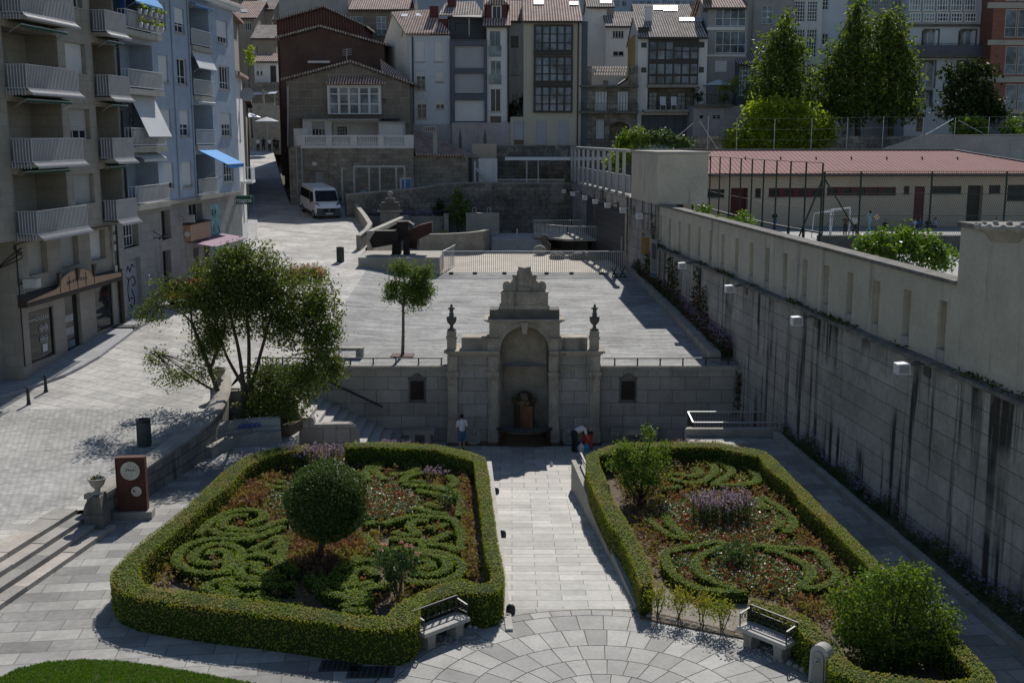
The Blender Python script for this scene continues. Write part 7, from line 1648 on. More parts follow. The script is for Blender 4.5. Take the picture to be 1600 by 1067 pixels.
# ------------------------------------------------------------------ the hill and the town behind
mb=MB();nx_,ny_=40,30
hz=lambda x,y:6.9+max(0,(y-126))*.145+max(0,-(x+14))*.02*max(0,min(1,(y-112)/30))*10*.2+max(0,y-190)*.12
for i in range(nx_):
 for j in range(ny_):
  P=[]
  for a,b in((i,j),(i+1,j),(i+1,j+1),(i,j+1)):
   x=-140+300*a/nx_;y=104.6+(b/ny_)**1.6*420;P.append((x,y,hz(x,y)-(3.2 if x<-14.5 and y<178 else 0)))
  mb.sheet(P)
mb.build('hill','hill_ground',kind='structure')
def house(lab,Y,x0,x1,yt,z0,mat,wins=(),D=10.,roof=None,name='town_house',slope=.42,trim=(),top=None):
 """upright facade facing the camera; windows: (px0, px1, py0, py1, options)"""
 O=O_front(Y);ym=120;S=lambda px,py=None:at_y(px,py or ym,Y).x;Z=lambda py:at_y(800,py,Y).z
 s0,s1,z1=S(x0),S(x1),Z(yt);T=Thing(name,lab,'building',((s0+s1)/2,Y,z0))
 ops=[]
 for w in wins:
  o=w[4]if len(w)>4 else{};
  if not o.get('flat'):ops.append((S(w[0],w[2]),S(w[1],w[2]),Z(w[3]),Z(w[2]),o.get('dep',.22)))
 mb=MB();facade(mb,O,s0,s1,z0,z1,ops,D)
 if roof:
  yr=roof.get('yr');dpx=yt-yr;dep=min(D,dpx*Y/F/(slope-(214-yt)/F));rise=dep*slope;a,b=S(roof.get('x0',x0-1),yt),S(roof.get('x1',x1+1),yt)
  for s in(s0+.01,s1-.01):mb.add([O(s,z1),O(s,z1,2*dep),O(s,z1+rise,dep)],[(0,1,2)])
 T.part('wall',mb,mat)
 if roof:
  m=MB();e=.45;ez=z1-e*slope
  for q in(((a,Y-e,ez),(b,Y-e,ez),(b,Y+dep,z1+rise),(a,Y+dep,z1+rise)),((a,Y+dep,z1+rise),(b,Y+dep,z1+rise),(b,Y+2*dep+e,ez),(a,Y+2*dep+e,ez))):m.extrude([Vector(v)for v in q],(0,0,.16))
  rf=T.part('roof',m,roof.get('mat','clay_tiles'));m=MB();m.box(a,b,Y-e-.12,Y-e-.001,ez-.06,ez+.1);T.part('gutter',m,'dark_frame',rf)
  for(qx0,qx1,qy0,qy1)in roof.get('sky',()):
   p=[at_slope(x,y,z1+.19,Y,slope)for x,y in((qx0,qy1),(qx1,qy1),(qx1,qy0),(qx0,qy0))];m=MB();m.extrude(p,(0,-.03,.07));T.part('skylight',m,'skylight_glass',rf)
  for(qx,qy0,qy1,w,mt)in roof.get('chim',()):
   p=at_slope(qx,qy1,z1,Y,slope);zt_=at_y(qx,qy0,p.y).z;m=MB();m.box(p.x-w/2,p.x+w/2,p.y,p.y+w*.8,p.z-.6,zt_);m.box(p.x-w/2-.08,p.x+w/2+.08,p.y-.08,p.y+w*.8+.08,zt_,zt_+.12);T.part('chimney',m,mt,rf)
 for w in wins:
  o=dict(w[4])if len(w)>4 else{};flat=o.pop('flat',0);dep=o.pop('dep',.22);box=o.pop('box',0)
  O2=O if not box else O_front(Y-box)
  if box:m=MB();fb(m,O,S(w[0],w[2])-.02,S(w[1],w[2])+.02,Z(w[3])-.05,Z(w[2])+.05,-box+.14,0);T.part('bay',m,o.get('frame','white_frame'));dep=.13
  rail=o.pop('rail',None)
  window(T,O2,S(w[0],w[2]),S(w[1],w[2]),Z(w[3]),Z(w[2]),dep,**o)
  if rail:railing(T,O,S(w[0])-.05,S(w[1])+.05,Z(w[3])+.02,Z(w[3])+1.0,.08,rail,.14,.012)
 for(px0,px1,py0,py1,pr,mt,nm)in trim:m=MB();fb(m,O,S(px0,py0),S(px1,py0),Z(py1),Z(py0),-pr,-.001 if pr>0 else .3);T.part(nm,m,mt)
 T.O,T.S,T.Z,T.Y=O,S,Z,Y;return T
sw=dict(shut=.97,smat='shutter_white',nx=1);pvc=dict(nx=2,shut=.28,smat='roller',rail='galvanised');sg_=dict(shut=.97,smat='shutter_grey',nx=1)
# -- stone house with balustrade
Yh=104;O=O_front(Yh);T=Thing('stone_house','old rubble stone house with a white balustraded terrace above the van','building',(-15,Yh,6.2));X=lambda px,py,Y=Yh:at_y(px,py,Y).x;Z=lambda py,Y=Yh:at_y(800,py,Y).z
mb=MB();facade(mb,O,X(452,260),X(646,260),5.5,Z(232),[(X(494,278),X(505,278),Z(286),Z(270),.2)],7);facade(mb,O_front(Yh+.9),X(646,260,Yh+.9),X(731,260,Yh+.9),5.5,Z(244,Yh+.9),[],8);T.part('wall',mb,'rubble')
window(T,O,X(494,278),X(505,278),Z(286),Z(270),.2,3,1,'pale_steel','glass_pale',sill=None)
mb=MB();x0,x1=X(470,230),X(646,230);mb.box(x0,x1,Yh-.12,Yh+.5,Z(232),Z(227.5));mb.box(x0,x1,Yh-.12,Yh+.2,Z(214),Z(211.5))
for a,b in((464,477),(510,519),(548,558),(591,600),(632,646.5)):mb.box(X(a,220),X(b,220),Yh-.16,Yh+.25,Z(227.5),Z(211))
bl=T.part('balustrade',mb,'white_plaster');mb=MB()
for a,b in((477,510),(519,548),(558,591),(600,632)):
 n=11
 for i in range(n):x=X(a,220)+(X(b,220)-X(a,220))*(i+.5)/n;h=Z(214)-Z(227.5);mb.lathe([(.05,0),(.075,.08*h),(.085,.3*h),(.04,.55*h),(.045,.85*h),(.07,h)],(x,Yh+.02,Z(227.5)),8)
T.part('balusters',mb,'white_plaster',bl)
mb=MB();mb.box(X(452,200),X(646,200),Yh+.5,Yh+5,Z(232),Z(230));T.part('terrace_floor',mb,'concrete')
Y2=107.5;O2=O_front(Y2);mb=MB();facade(mb,O2,X(473,200,Y2),X(594,200,Y2),Z(232),Z(186,Y2),[(X(487,200,Y2),X(508,200,Y2),Z(213,Y2),Z(190,Y2),.2),(X(518,200,Y2),X(590,200,Y2),Z(216,Y2),Z(192,Y2),1.2)],3);facade(mb,O_front(106.2),X(592,200,106.2),X(629,200,106.2),Z(232),Z(192,106.2),[],4);mb.box(X(452,200),X(475,200),106,106.2,Z(232),Z(201,106));ex=T.part('extension_wall',mb,'white_plaster')
window(T,O2,X(487,200,Y2),X(508,200,Y2),Z(213,Y2),Z(190,Y2),.2,4,2,shut=.5,smat='roller_dim');window(T,O2,X(523,200,Y2),X(540,200,Y2),Z(212,Y2),Z(197,Y2),1.3,4,3,sill=None)
mb=MB();mb.box(X(467,186,Y2)-.1,X(622,186,Y2),Y2-.5,Y2+2.8,Z(186,Y2)+.0,Z(186,Y2)+.14);T.part('extension_roof',mb,'slate_panel');mb=MB();mb.box(X(516,190,106.4),X(592,190,106.4),105.6,107.6,Z(189,106.4),Z(186.5,106.4));mb.hexa([(X(588,191,105.8),105.8,Z(192,106)),(X(632,191,105.8),105.8,Z(193,106)),(X(632,191,105.8),109,Z(191,106)),(X(588,191,105.8),109,Z(191,106)),(X(588,191,105.8),105.8,Z(190.5,106)),(X(632,191,105.8),105.8,Z(192,106)),(X(632,191,105.8),109,Z(189,106)),(X(588,191,105.8),109,Z(189,106))]);T.part('porch_roof',mb,'concrete')
mb=MB();mb.box(X(488,255),X(495,255),Yh-.03,Yh,Z(259),Z(253.5));T.part('wall_plate',mb,'shutter_white');mb=MB();mb.box(X(626,288,Yh+.9),X(644,288,Yh+.9),Yh-.04,Yh-.0,Z(297),Z(278));T.part('poster',mb,'shutter_white');mb=MB();mb.box(X(628,288),X(642,288),Yh-.05,Yh-.041,Z(295),Z(280));T.part('poster_print',mb,'poster_blue')
mb=MB()
for px in(464,472):mb.tube([(X(px,260),Yh-.08,6),(X(px,260),Yh-.08,Z(232))],.07,6)
T.each('downpipe',mb,'shutter_grey')
# lean-to tile roof on the right, with chimney
mb=MB();za=Z(243.5,104.4);mb.add([tuple(at_y(646,207,110)),tuple(at_y(649,243,104.4)),tuple(at_y(722,245,104.4)),tuple(at_y(752,249,108)),tuple(at_y(690,222,110))],[(0,1,2,3,4)])
q=[Vector(v)for v in mb.v];mb=MB();mb.extrude(q,(0,0,.15));rf=T.part('lean_to_roof',mb,'clay_tiles');mb=MB();p=at_y(680,238,105.5);mb.box(p.x-.2,p.x+.2,105.5,105.9,p.z-.6,at_y(680,206,105.5).z);mb.box(p.x-.32,p.x+.32,105.4,106.0,at_y(680,206,105.5).z,at_y(680,204.5,105.5).z);T.part('chimney',mb,'concrete',rf)
# -- gabled stone house with the glazed gallery
def gable(lab,Y,left,apex,right,z0,mat,D,roofm,name='gable_house',over=.3,tri=True):
 L,A_,R_=at_y(*left,Y),at_y(*apex,Y),at_y(*right,Y);T=Thing(name,lab,'building',(A_.x,Y,z0));mb=MB()
 mb.extrude([(L.x,Y,z0),(R_.x,Y,z0),tuple(R_),tuple(A_),tuple(L)],(0,D,0));T.part('wall',mb,mat);mb=MB()
 for a,b in((L,A_),(R_,A_)):
  d=(b-a).normalized();a2=a-d*.5;P=[a2+Vector((0,-over,.02)),b+Vector((0,-over,.02)),b+Vector((0,D,.02)),a2+Vector((0,D,.02))];mb.extrude(P,(0,0,.2))
 rf=T.part('roof',mb,roofm);mb=MB()
 for a,b in((L,A_),(R_,A_)):
  n=14
  for i in range(n):p=a.lerp(b,(i+.3)/n);mb.box(p.x-.06,p.x+.06,Y-over*.9,Y,p.z-.16,p.z-.0)
 T.each('eave_beam',mb,'brown_frame',rf);return T
T=gable('granite block gable house with a glazed white gallery above the terrace',109,(447,125),(548,98),(640,131),6.5,'granite_gable',9,'old_tiles');Yg=109;O=O_front(Yg-.55);X=lambda px,Y=Yg-.55:at_y(px,150,Y).x;Z=lambda py,Y=Yg-.55:at_y(800,py,Y).z
mb=MB();fb(mb,O,X(511),X(595),Z(179),Z(133),.14,.55);by=T.part('gallery_frame',mb,'white_frame');n=5
for i in range(n):
 a,b=X(514)+(X(592)-X(514))*i/n+.04,X(514)+(X(592)-X(514))*(i+1)/n-.04
 for c,d in((177,163.5),(162.5,148),(146.5,138)):
  m=MB();fb(m,O,a+.07,b-.07,Z(c),Z(d),.10,.139);T.part('pane',m,'glass_pale',by)
mb=MB()
for i in range(n+1):x=X(513)+(X(593)-X(513))*i/n;fb(mb,O,x-.09,x+.09,Z(179),Z(136),.02,.13)
for p in(178,163,147.2,137):fb(mb,O,X(512),X(594),Z(p+.8),Z(p-.8),.03,.13)
T.part('mullions',mb,'white_frame',by);mb=MB();q=[at_y(x,y,Y)for x,y,Y in((507,132,Yg-1.1),(602,132,Yg-1.1),(582,123,Yg),(525,123,Yg))];mb.extrude(q,(0,0,.18));T.part('gallery_roof',mb,'clay_tiles',by)
mb=MB();fb(mb,O_front(Yg),X(598,Yg),X(603,Yg),Z(163,Yg),Z(154,Yg),-.02,.05);T.part('small_window',mb,'glass');mb=MB();mb.tube([at_y(450,135,Yg-.15),at_y(450,230,Yg-.15)],.09,6);T.part('downpipe',mb,'shutter_grey')
T=gable('brown rendered gable house behind the granite gable',117,(437,60),(500,43),(600,71),7,'brown_render',8,'old_tiles');mb=MB();p=at_y(500,98,116.9);mb.box(p.x-1.1,p.x+1.1,116.2,117,p.z-.1,p.z+.12);T.part('flue_cap',mb,'galvanised');mb=MB();mb.bar(at_y(542,95,116.5),at_y(542,76,116.5),.05)
for k in range(4):mb.bar(at_y(535,78+3*k,116.5),at_y(550,77+3*k,116.5),.03)
T.part('antenna',mb,'galvanised')
gable('red corrugated gable house behind the brown gable',126,(432,33),(506,12),(568,41),8,'red_corrugated',8,'old_tiles')
mb=MB();q=[at_y(x,y,Y)for x,y,Y in((594,95,116),(640,128,110.5),(622,128,110.5),(596,116,113))];mb.extrude(q,(0,0,.18));solo('side_roof',mb,'clay_tiles','small dark red tile roof between the gable house and the white house','roof',q[0])
house('tall blank grey-lilac wall rising behind the red gable',138,440,547,-14,8,'grey_plaster',D=8)
T=house('old stone house with arched balcony doors high behind the gables',136,546,648,15,8,'granite_gable',[(546,566,26,60,dict(nx=2,ny=3,frame='white_frame',glass='glass_pale')),(588,603,26,55,dict(nx=2,ny=3,frame='white_frame',glass='glass_pale'))],roof=dict(yr=-2,mat='clay_tiles',x1=640),trim=[(546,648,14,18,.2,'dark_stone','cornice')])
railing(T,T.O,T.S(560),T.S(605),T.Z(60),T.Z(48),.5,'green_paint',.2,.02)
# -- white house with its cream gable side
Yw=113;T=Thing('town_house','white three-storey house with a cream gable side and a red chimney','building',(-9,Yw,7));S=lambda px,Y=Yw:at_y(px,120,Y).x;Z=lambda py,Y=Yw:at_y(800,py,Y).z;O=O_front(Yw)
wn_=[(648.5,664,66,97,sw),(679,692.5,66,97,sw),(650,665,111,142,pvc),(680,693.5,112,129,dict(shut=.9,smat='roller',nx=1)),(650.5,666,155,186,pvc),(680,694,155,171,dict(shut=.55,smat='roller',nx=2))]
mb=MB();facade(mb,O,S(641),S(703),7,Z(56),[(S(a),S(b),Z(d),Z(c),.22)for a,b,c,d,o in wn_],9,back=False);xl,xr2=S(641),S(703);bl_=at_y(600,120,122).x
mg=MB();mg.sheet([(bl_,122,7),(xl,Yw,7),(xl,Yw,Z(56)),(at_y(613,24,118).x,118,at_y(613,24,118).z),(bl_,122,at_y(601,70,122).z)]);T.part('gable_wall',mg,'gable_cream_lit');mb.sheet([(xr2,Yw,7),(xr2,122,7),(xr2,122,Z(56)),(xr2,Yw,Z(56))]);T.part('wall',mb,'cool_plaster')
for a,b,c,d,o in wn_:
 o=dict(o);r_=o.pop('rail',None);window(T,O,S(a),S(b),Z(d),Z(c),.22,**o)
 if r_:railing(T,O,S(a),S(b),Z(d),Z(d)+1.0,.08,r_,.14,.012)
mb=MB();q=[at_y(633,55,Yw-.4),at_y(704,54,Yw-.4),at_y(672,18,118),at_y(611,22,118)];mb.extrude(q,(0,0,.18));q2=[at_y(611,22,118),at_y(672,18,118),at_y(672,62,123),at_y(599,72,123)];mb.extrude(q2,(0,0,.18));rf=T.part('roof',mb,'clay_tiles')
for a in((627,637,25,30),(650,660,24,29)):p=[Vector(q[0]).lerp(q[1],0)for _ in range(1)];c0=at_y((a[0]+a[1])/2,(a[2]+a[3])/2,116.9);m=MB();m.obox(c0+Vector((0,0,.15)),(.32,0,0),(0,.35,.16),(0,-.03,.06));T.part('skylight',m,'skylight_glass',rf)
m=MB();m.box(at_y(671,20,116).x,at_y(685,20,116).x,116,117.2,Z(52),at_y(671,10,116).z);m.box(at_y(684,20,115).x,at_y(699,20,115).x,115,116.5,Z(54),at_y(690,30,115).z);T.part('chimney',m,'maroon',rf)
mb=MB();mb.tube([(S(645.5),Yw-.08,7),(S(645.5),Yw-.08,Z(58))],.08,6);T.part('downpipe',mb,'dark_frame');mb=MB()
for i in range(6):mb.bar(at_y(633-5.5*i*.95,56+2.2*i,113.4+1.5*i),at_y(634-5.5*i*.95,50-1*i,113.4+1.5*i),.1)
T.each('verge_beam',mb,'copper_board',rf)
mb=MB();O9=O_front(112.4);S9=lambda p:at_y(p,205,112.4).x;Z9=lambda p:at_y(800,p,112.4).z;facade(mb,O9,S9(641),S9(706),6.5,Z9(195),[(S9(662),S9(681),Z9(206),Z9(198),.15)],3);T2=Thing('base_wall','dark plastered base wall with a small white-framed window under the white house','wall',(-9,112.4,6.5));T2.part('wall_face',mb,'grey_plaster');window(T2,O9,S9(662),S9(681),Z9(206),Z9(198),.15,6,1,sill=None)
T2=Thing('base_wall','stained mauve plaster wall with black streaks under the panelled house','wall',(-5,112,6.5));mb=MB();mb.box(S9(706.5),S9(798),112,115,6.5,Z9(192));T2.part('wall_face',mb,'mauve_plaster')
for px in(719,758):
 mb=MB();p=at_y(px,215,111.99);mb.extrude([(p.x-.12,111.985,p.z-1.2),(p.x+.12,111.985,p.z-1.2),(p.x+.16,111.985,p.z-.2),(p.x,111.985,p.z+1.0),(p.x-.15,111.985,p.z-.1)],(0,.02,0));T2.part('damp_streak',mb,'dark_stone')
T2=Thing('base_wall','dark rubble wall at the foot of the cream tower house','wall',(3,111,6.3));mb=MB();mb.box(at_y(776,230,111).x,at_y(905,230,111).x,111,114,6.2,at_y(800,228,111).z);T2.part('wall_face',mb,'rubble_dark')
# -- panelled grey house
T=house('narrow house clad in dark slate-blue frames with three big pale shutters',112.5,703.5,760.5,62,7,'slate_panel',[(709.5,756.5,72,107,dict(shut=.99,smat='shutter_grey',nx=1,frame='slate_panel',dep=.5,sill=None)),(709.5,756.5,115,148,dict(shut=.93,smat='shutter_grey',nx=1,frame='slate_panel',dep=.5,sill=None)),(710,757,157,190,dict(shut=.99,smat='shutter_white',nx=1,frame='slate_panel',dep=.5,sill=None))],D=9)
mb=MB();O=O_front(115.5);facade(mb,O,at_y(701,40,115.5).x,at_y(757,40,115.5).x,T.Z(64),at_y(800,27,115.5).z,[(at_y(711,40,115.5).x,at_y(748,40,115.5).x,T.Z(62),at_y(800,37,115.5).z,.2)],5);T.part('attic_wall',mb,'slate_panel');mb=MB();q=[at_y(685,26,114.5),at_y(757,27,114.5),at_y(743,5,119),at_y(697,6,119)];mb.extrude(q,(0,0,.16));rf=T.part('roof',mb,'old_tiles');m=MB();m.box(at_y(699,8,117).x,at_y(712.5,8,117).x,117,118.2,q[0].z,at_y(700,-6,117).z);T.part('chimney',m,'maroon',rf)
mb=MB();q=[at_y(708,27,112.6),at_y(753,28,112.6),at_y(755,24,115.4),at_y(706,25,115.4)];mb.extrude(q,(0,0,.05));T.part('sun_sail',mb,'concrete');mb=MB();mb.tube([at_y(733,58,113.5),at_y(733,27,113.5)],.05,6);T.part('parasol_pole',mb,'galvanised');railing(T,T.O,T.S(704),T.S(760),T.Z(64),T.Z(57),0,'dark_frame',.25,.01)
# -- narrow white houses
T=house('narrow white house with a red dormer window and three french windows',113,761,795,40,7,'white_plaster',[(765,782,49,88,dict(nx=2,frame='cream_plaster',glass='glass_blue_reflect',dep=.3,sill='worn_stone')),(766,783,95,131,dict(nx=2,frame='white_frame',glass='glass_pale')),(766,782.5,139,175,dict(nx=2,frame='white_frame')),(766,783,182,192,dict(nx=1,frame='dark_frame',sill=None))],D=9,roof=dict(yr=4,x0=753,x1=798))
for c,d in((88,72),(131,117)):mb=MB();fb(mb,T.O,T.S(764.5),T.S(783),T.Z(c),T.Z(d),-.12,-.09);T.part('glass_guard',mb,'glass_pale')
mb=MB();p=at_slope(776,31,T.Z(40),113,.42);zt_=at_y(776,6,p.y).z;w=1.0;mb.box(p.x-w,p.x+w,p.y,p.y+3,p.z-.6,zt_);dm=T.part('dormer',mb,'maroon');mb=MB();mb.extrude([(p.x-w-.25,p.y-.3,zt_-.15),(p.x+w+.25,p.y-.3,zt_-.15),(p.x,p.y-.3,zt_+.75)],(0,3.3,0));T.part('dormer_roof',mb,'old_tiles',dm);mb=MB();mb.box(p.x-.48,p.x+.48,p.y-.06,p.y-.001,p.z-.1,zt_-.2);T.part('dormer_frame',mb,'white_frame',dm);mb=MB();mb.box(p.x-.36,p.x-.03,p.y-.075,p.y-.061,p.z-.0,zt_-.3);mb.box(p.x+.03,p.x+.36,p.y-.075,p.y-.061,p.z-.0,zt_-.3);T.part('dormer_pane',mb,'glass',dm)
mb=MB();mb.tube([(T.S(794),112.9,7),(T.S(794),112.9,T.Z(42))],.09,6);T.part('downpipe',mb,'dark_frame')
T=house('set-back slice of a white house with three small windows beside the cream tower',117,794,818,33,7,'white_plaster',[(798.5,810,57,74,dict(nx=1,frame='dark_frame')),(798.5,810,100,118,dict(nx=2,frame='white_frame',glass='glass_pale')),(798.5,810,147,162,dict(nx=2,ny=2,frame='white_frame'))],D=8,roof=dict(yr=5,x0=786,x1=815))
bush('dark plants in a box at the foot of the set-back white house',(at_y(802,180,114.5).x,114.5,8.5),[((*at_y(805,168,114.5),),(.9,.5,.7)),((*at_y(797,178,114.5),),(.7,.5,.5)),((*at_y(815,160,114.5),),(.35,.4,.9))],500,.25,'dark_leaf',3,'plants',.7,.15)
# -- cream tower with three glazed galleries
gal=[]
T=house('tall cream house with three dark glazed galleries stacked one above another',112,818,908,33,6.5,'cream_plaster',[(838,854.5,190,226,sg_),(872,888,190,226,sg_)],D=10,roof=dict(yr=-4,x0=816.5,x1=910,sky=[(834,849,2,8),(890,903,4,9)]))
O=O_front(112-.25)
for y0,y1 in((39,81),(88,129),(134.5,176)):
 mb=MB();fb(mb,O,T.S(834),T.S(894),T.Z(y1),T.Z(y0),.06,.25);g=T.part('gallery',mb,'brown_frame');h=y1-y0
 for i in range(5):
  a,b=837+11.6*i,845.5+11.6*i
  for f0,f1 in((.08,.34),(.38,.66),(.71,.94)):m=MB();fb(m,O,T.S(a),T.S(b),T.Z(y0+h*f1),T.Z(y0+h*f0),.03,.061);T.part('pane',m,'glass_blue_reflect',g)
 mb=MB()
 for i in range(6):x=835.3+11.6*i;fb(mb,O,T.S(x)-.09,T.S(x)+.09,T.Z(y1),T.Z(y0),-.0,.06)
 fb(mb,O,T.S(833.5),T.S(894.5),T.Z(y1+6 if y1<150 else y1+.5),T.Z(y1-1),-.03,.24);T.part('mullions',mb,'dark_frame',g)
mb=MB();O3=O_front(111.9);facade(mb,O3,at_y(797.5,205,111.9).x,T.S(818)-.0,6.5,at_y(800,183,111.9).z,[(at_y(803,205,111.9).x,T.S(815)+.2,at_y(800,226,111.9).z,at_y(800,190,111.9).z,.2)],4);T.part('low_wing',mb,'cream_plaster');window(T,O3,at_y(803,205,111.9).x,T.S(815)+.2,at_y(800,226,111.9).z,at_y(800,190,111.9).z,.2,1,1,'dark_frame',shut=.8,smat='shutter_grey')
mb=MB();mb.tube([(T.S(903),111.9,7),(T.S(903),111.9,T.Z(36))],.07,6);T.part('downpipe',mb,'brown_frame');mb=MB();mb.box(T.S(908)+.01,T.S(918),112.4,121,6.5,T.Z(33));T.part('side_wall_shade',mb,'slate_panel')  # tower's side wall coloured slate dark to stand for its shade
# -- ruined stone house
T=Thing('ruined_house','half-ruined dark stone house with white shuttered openings and a low arch','building',(10,112.5,7));Yr=112.5;O=O_front(Yr);S=lambda p:at_y(p,160,Yr).x;Z=lambda p:at_y(800,p,Yr).z
ops=[(S(930),S(949),Z(174),Z(143),.35),(S(965),S(982),Z(174),Z(143),.35),(S(932),S(945),Z(217),Z(187),.35),(S(953),S(984),Z(219),Z(191),1.5)];mb=MB();facade(mb,O,S(907),S(996),6.5,Z(135),ops,6)
mb.box(S(908),S(924),Yr+.02,Yr+1,Z(135),Z(104));mb.box(S(984),S(996),Yr+.02,Yr+1,Z(135),Z(102));T.part('wall',mb,'rubble_dark');mb=MB();mb.box(S(926),S(984),Yr+2.6,Yr+2.9,Z(136),Z(117));T.part('inner_wall',mb,'white_plaster');mb=MB();mb.box(S(945),S(953),Yr+2.5,Yr+2.599,Z(133),Z(124));T.part('inner_shutter',mb,'facade_stone')
for k,(a,b,c,d)in enumerate(((926,982,103,106),(932,980,107,110),(930,982,112,114))):mb=MB();mb.hexa([(S(a),Yr+.6+.6*k,Z(d)-.1),(S(b),Yr+.6+.6*k,Z(d)-.1),(S(b),Yr+1.2+.6*k,Z(d)),(S(a),Yr+1.2+.6*k,Z(d)),(S(a),Yr+.6+.6*k,Z(c)-.25),(S(b),Yr+.6+.6*k,Z(c)-.25),(S(b),Yr+1.2+.6*k,Z(c)),(S(a),Yr+1.2+.6*k,Z(c))]);T.part('roof_remains',mb,'old_tiles')
mb=MB();mb.bar((S(966),Yr+.5,Z(133)),(S(982),Yr+1.5,Z(122)),.2);T.part('fallen_beam',mb,'dark_door')
for a,b,c,d in((930,949,143,174),(965,982,143,174),(932,945,187,217)):
 mb=MB();n=4
 for i in range(n):x0=S(a)+(S(b)-S(a))*(i+.08)/n;x1=S(a)+(S(b)-S(a))*(i+.86)/n;fb(mb,O,x0,x1,Z(d),Z(c),.2,.25)
 T.part('shutter',mb,'shutter_white')
mb=MB();fb(mb,O,S(905),S(997),Z(178),Z(174.5),-.9,-.001);fb(mb,O,S(905),S(997),Z(137),Z(134),-.5,-.001);T.part('balcony_slab',mb,'dark_stone');railing(T,O,S(906),S(996),Z(174),Z(162),.85,'dark_frame',.3,.012)
mb=MB();c0,c1,zc_=S(953),S(984),Z(200);r=(c1-c0)/2;arcp=[(c0,Z(190.5))]+[(c0+r-r*math.cos(t),zc_+(Z(191)-zc_)*math.sin(t))for t in np.linspace(0,math.pi,13)]+[(c1,Z(190.5))]
mb.extrude([(x,Yr-.01,z)for x,z in arcp],(0,.3,0));T.part('arch',mb,'rubble_dark')
# -- houses behind the ruin
house('plain white house side behind the ruin',131,918,947,11,9,'white_plaster',D=7,roof=dict(yr=-3,mat='old_tiles',x0=916,x1=960,sky=[(938,955,0,6)]))
house('white rendered house with two small windows and an old tile roof behind the ruin',128,946,1012,41,8,'white_plaster',[(957,975,48,60,dict(nx=4)),(957.5,975,80,88,dict(nx=2,shut=.0)),(990,998,48,60,dict(nx=2,shut=.4))],D=9,roof=dict(yr=22,mat='old_tiles',chim=[(952.5,17,26,.9,'worn_stone')]))
house('dark-roofed house with pale skylights further back',142,994,1085,30,9,'grey_plaster',D=9,roof=dict(yr=10,mat='old_tiles',sky=[(1021,1038,10,16),(1037,1058,10,18)]))
mb=MB();mb.box(at_y(990.5,60,116).x,at_y(997,60,116).x,116,122,7,at_y(990,55,116).z);solo('ochre_wall',mb,'ochre_plaster','ochre side wall beside the small dark-galleried house','wall',(12.5,116,7))
# -- small white house with dark glazed galleries
T=house('small white house with a wide dark two-storey gallery and deck chairs below',113.5,996,1104,58,6.5,'white_plaster',[(1002,1010.5,67,75,dict(nx=1,frame='dark_frame',sill=None)),(1002,1010,106,114,dict(nx=1,frame='dark_frame',sill=None)),(1092,1101,66,75,dict(nx=1,frame='dark_frame',sill=None)),(1092,1100,105,114,dict(nx=1,frame='dark_frame',sill=None)),(1012,1089,137,172,dict(nx=1,frame='dark_frame',glass='rubble_dark',dep=1.8,sill=None)),(1002,1083,180,224,dict(nx=6,frame='dark_frame',glass='slate_panel',dep=.7,sill=None))],D=9,roof=dict(yr=31,mat='old_tiles',x0=996,x1=1105,sky=[(1062,1098,29,34)],chim=[(1013.5,12,36,.7,'white_plaster'),(1006,45,54,.9,'dark_frame')]))
O=O_front(113.5-.3);mb=MB();fb(mb,O,T.S(1012),T.S(1090),T.Z(133),T.Z(60),.06,.3);g=T.part('gallery',mb,'dark_frame')
for y0,y1,cs in((67,78,3),(80,93,3),(75,80,-3),(82,92,-3),(101,116,6),(120,131,6)):
 rng_=range(3)if cs==3 else range(3,6)if cs==-3 else range(6)
 for i in rng_:a=1014+12.8*i;m=MB();fb(m,O,T.S(a),T.S(a+10),T.Z(y1),T.Z(y0),.03,.061);T.part('pane',m,'glass_pale' if(i+y0)%3==0 else 'glass_blue_reflect',g)
mb=MB();fb(mb,O,T.S(1011),T.S(1091),T.Z(136.5),T.Z(133),-.1,.3);fb(mb,O,T.S(1005),T.S(1088),T.Z(176),T.Z(172),-.9,.3);T.part('floor_band',mb,'worn_stone')
for a,b in((1017,1031),(1062,1076)):window(T,O_front(113.5+1.5),T.S(a),T.S(b),T.Z(172),T.Z(143),.2,2,4,'dark_frame','glass_pale',sill=None,kind='french_window')
for px,lab in((1036,'pale deck chair on the left of the dark house balcony'),(1053,'pale deck chair on the right of the dark house balcony')):
 p=at_y(px,171,113.2);C_=Thing('deck_chair',lab,'chair',p,'deck chairs on the balcony');mb=MB();mb.obox(p+Vector((0,0,.4)),(.28,0,0),(0,.3,0),(0,0,.04));C_.part('seat',mb,'awning_pale');mb=MB();mb.obox(p+Vector((0,.3,.8)),(.28,0,0),(0,.1,.42),(0,.03,0));C_.part('backrest',mb,'awning_pale');mb=MB()
 for s in(-.26,.26):mb.bar(p+Vector((s,-.28,0)),p+Vector((s,.3,.45)),.05);mb.bar(p+Vector((s,.28,0)),p+Vector((s,-.28,.45)),.05)
 C_.part('frame',mb,'shutter_white')
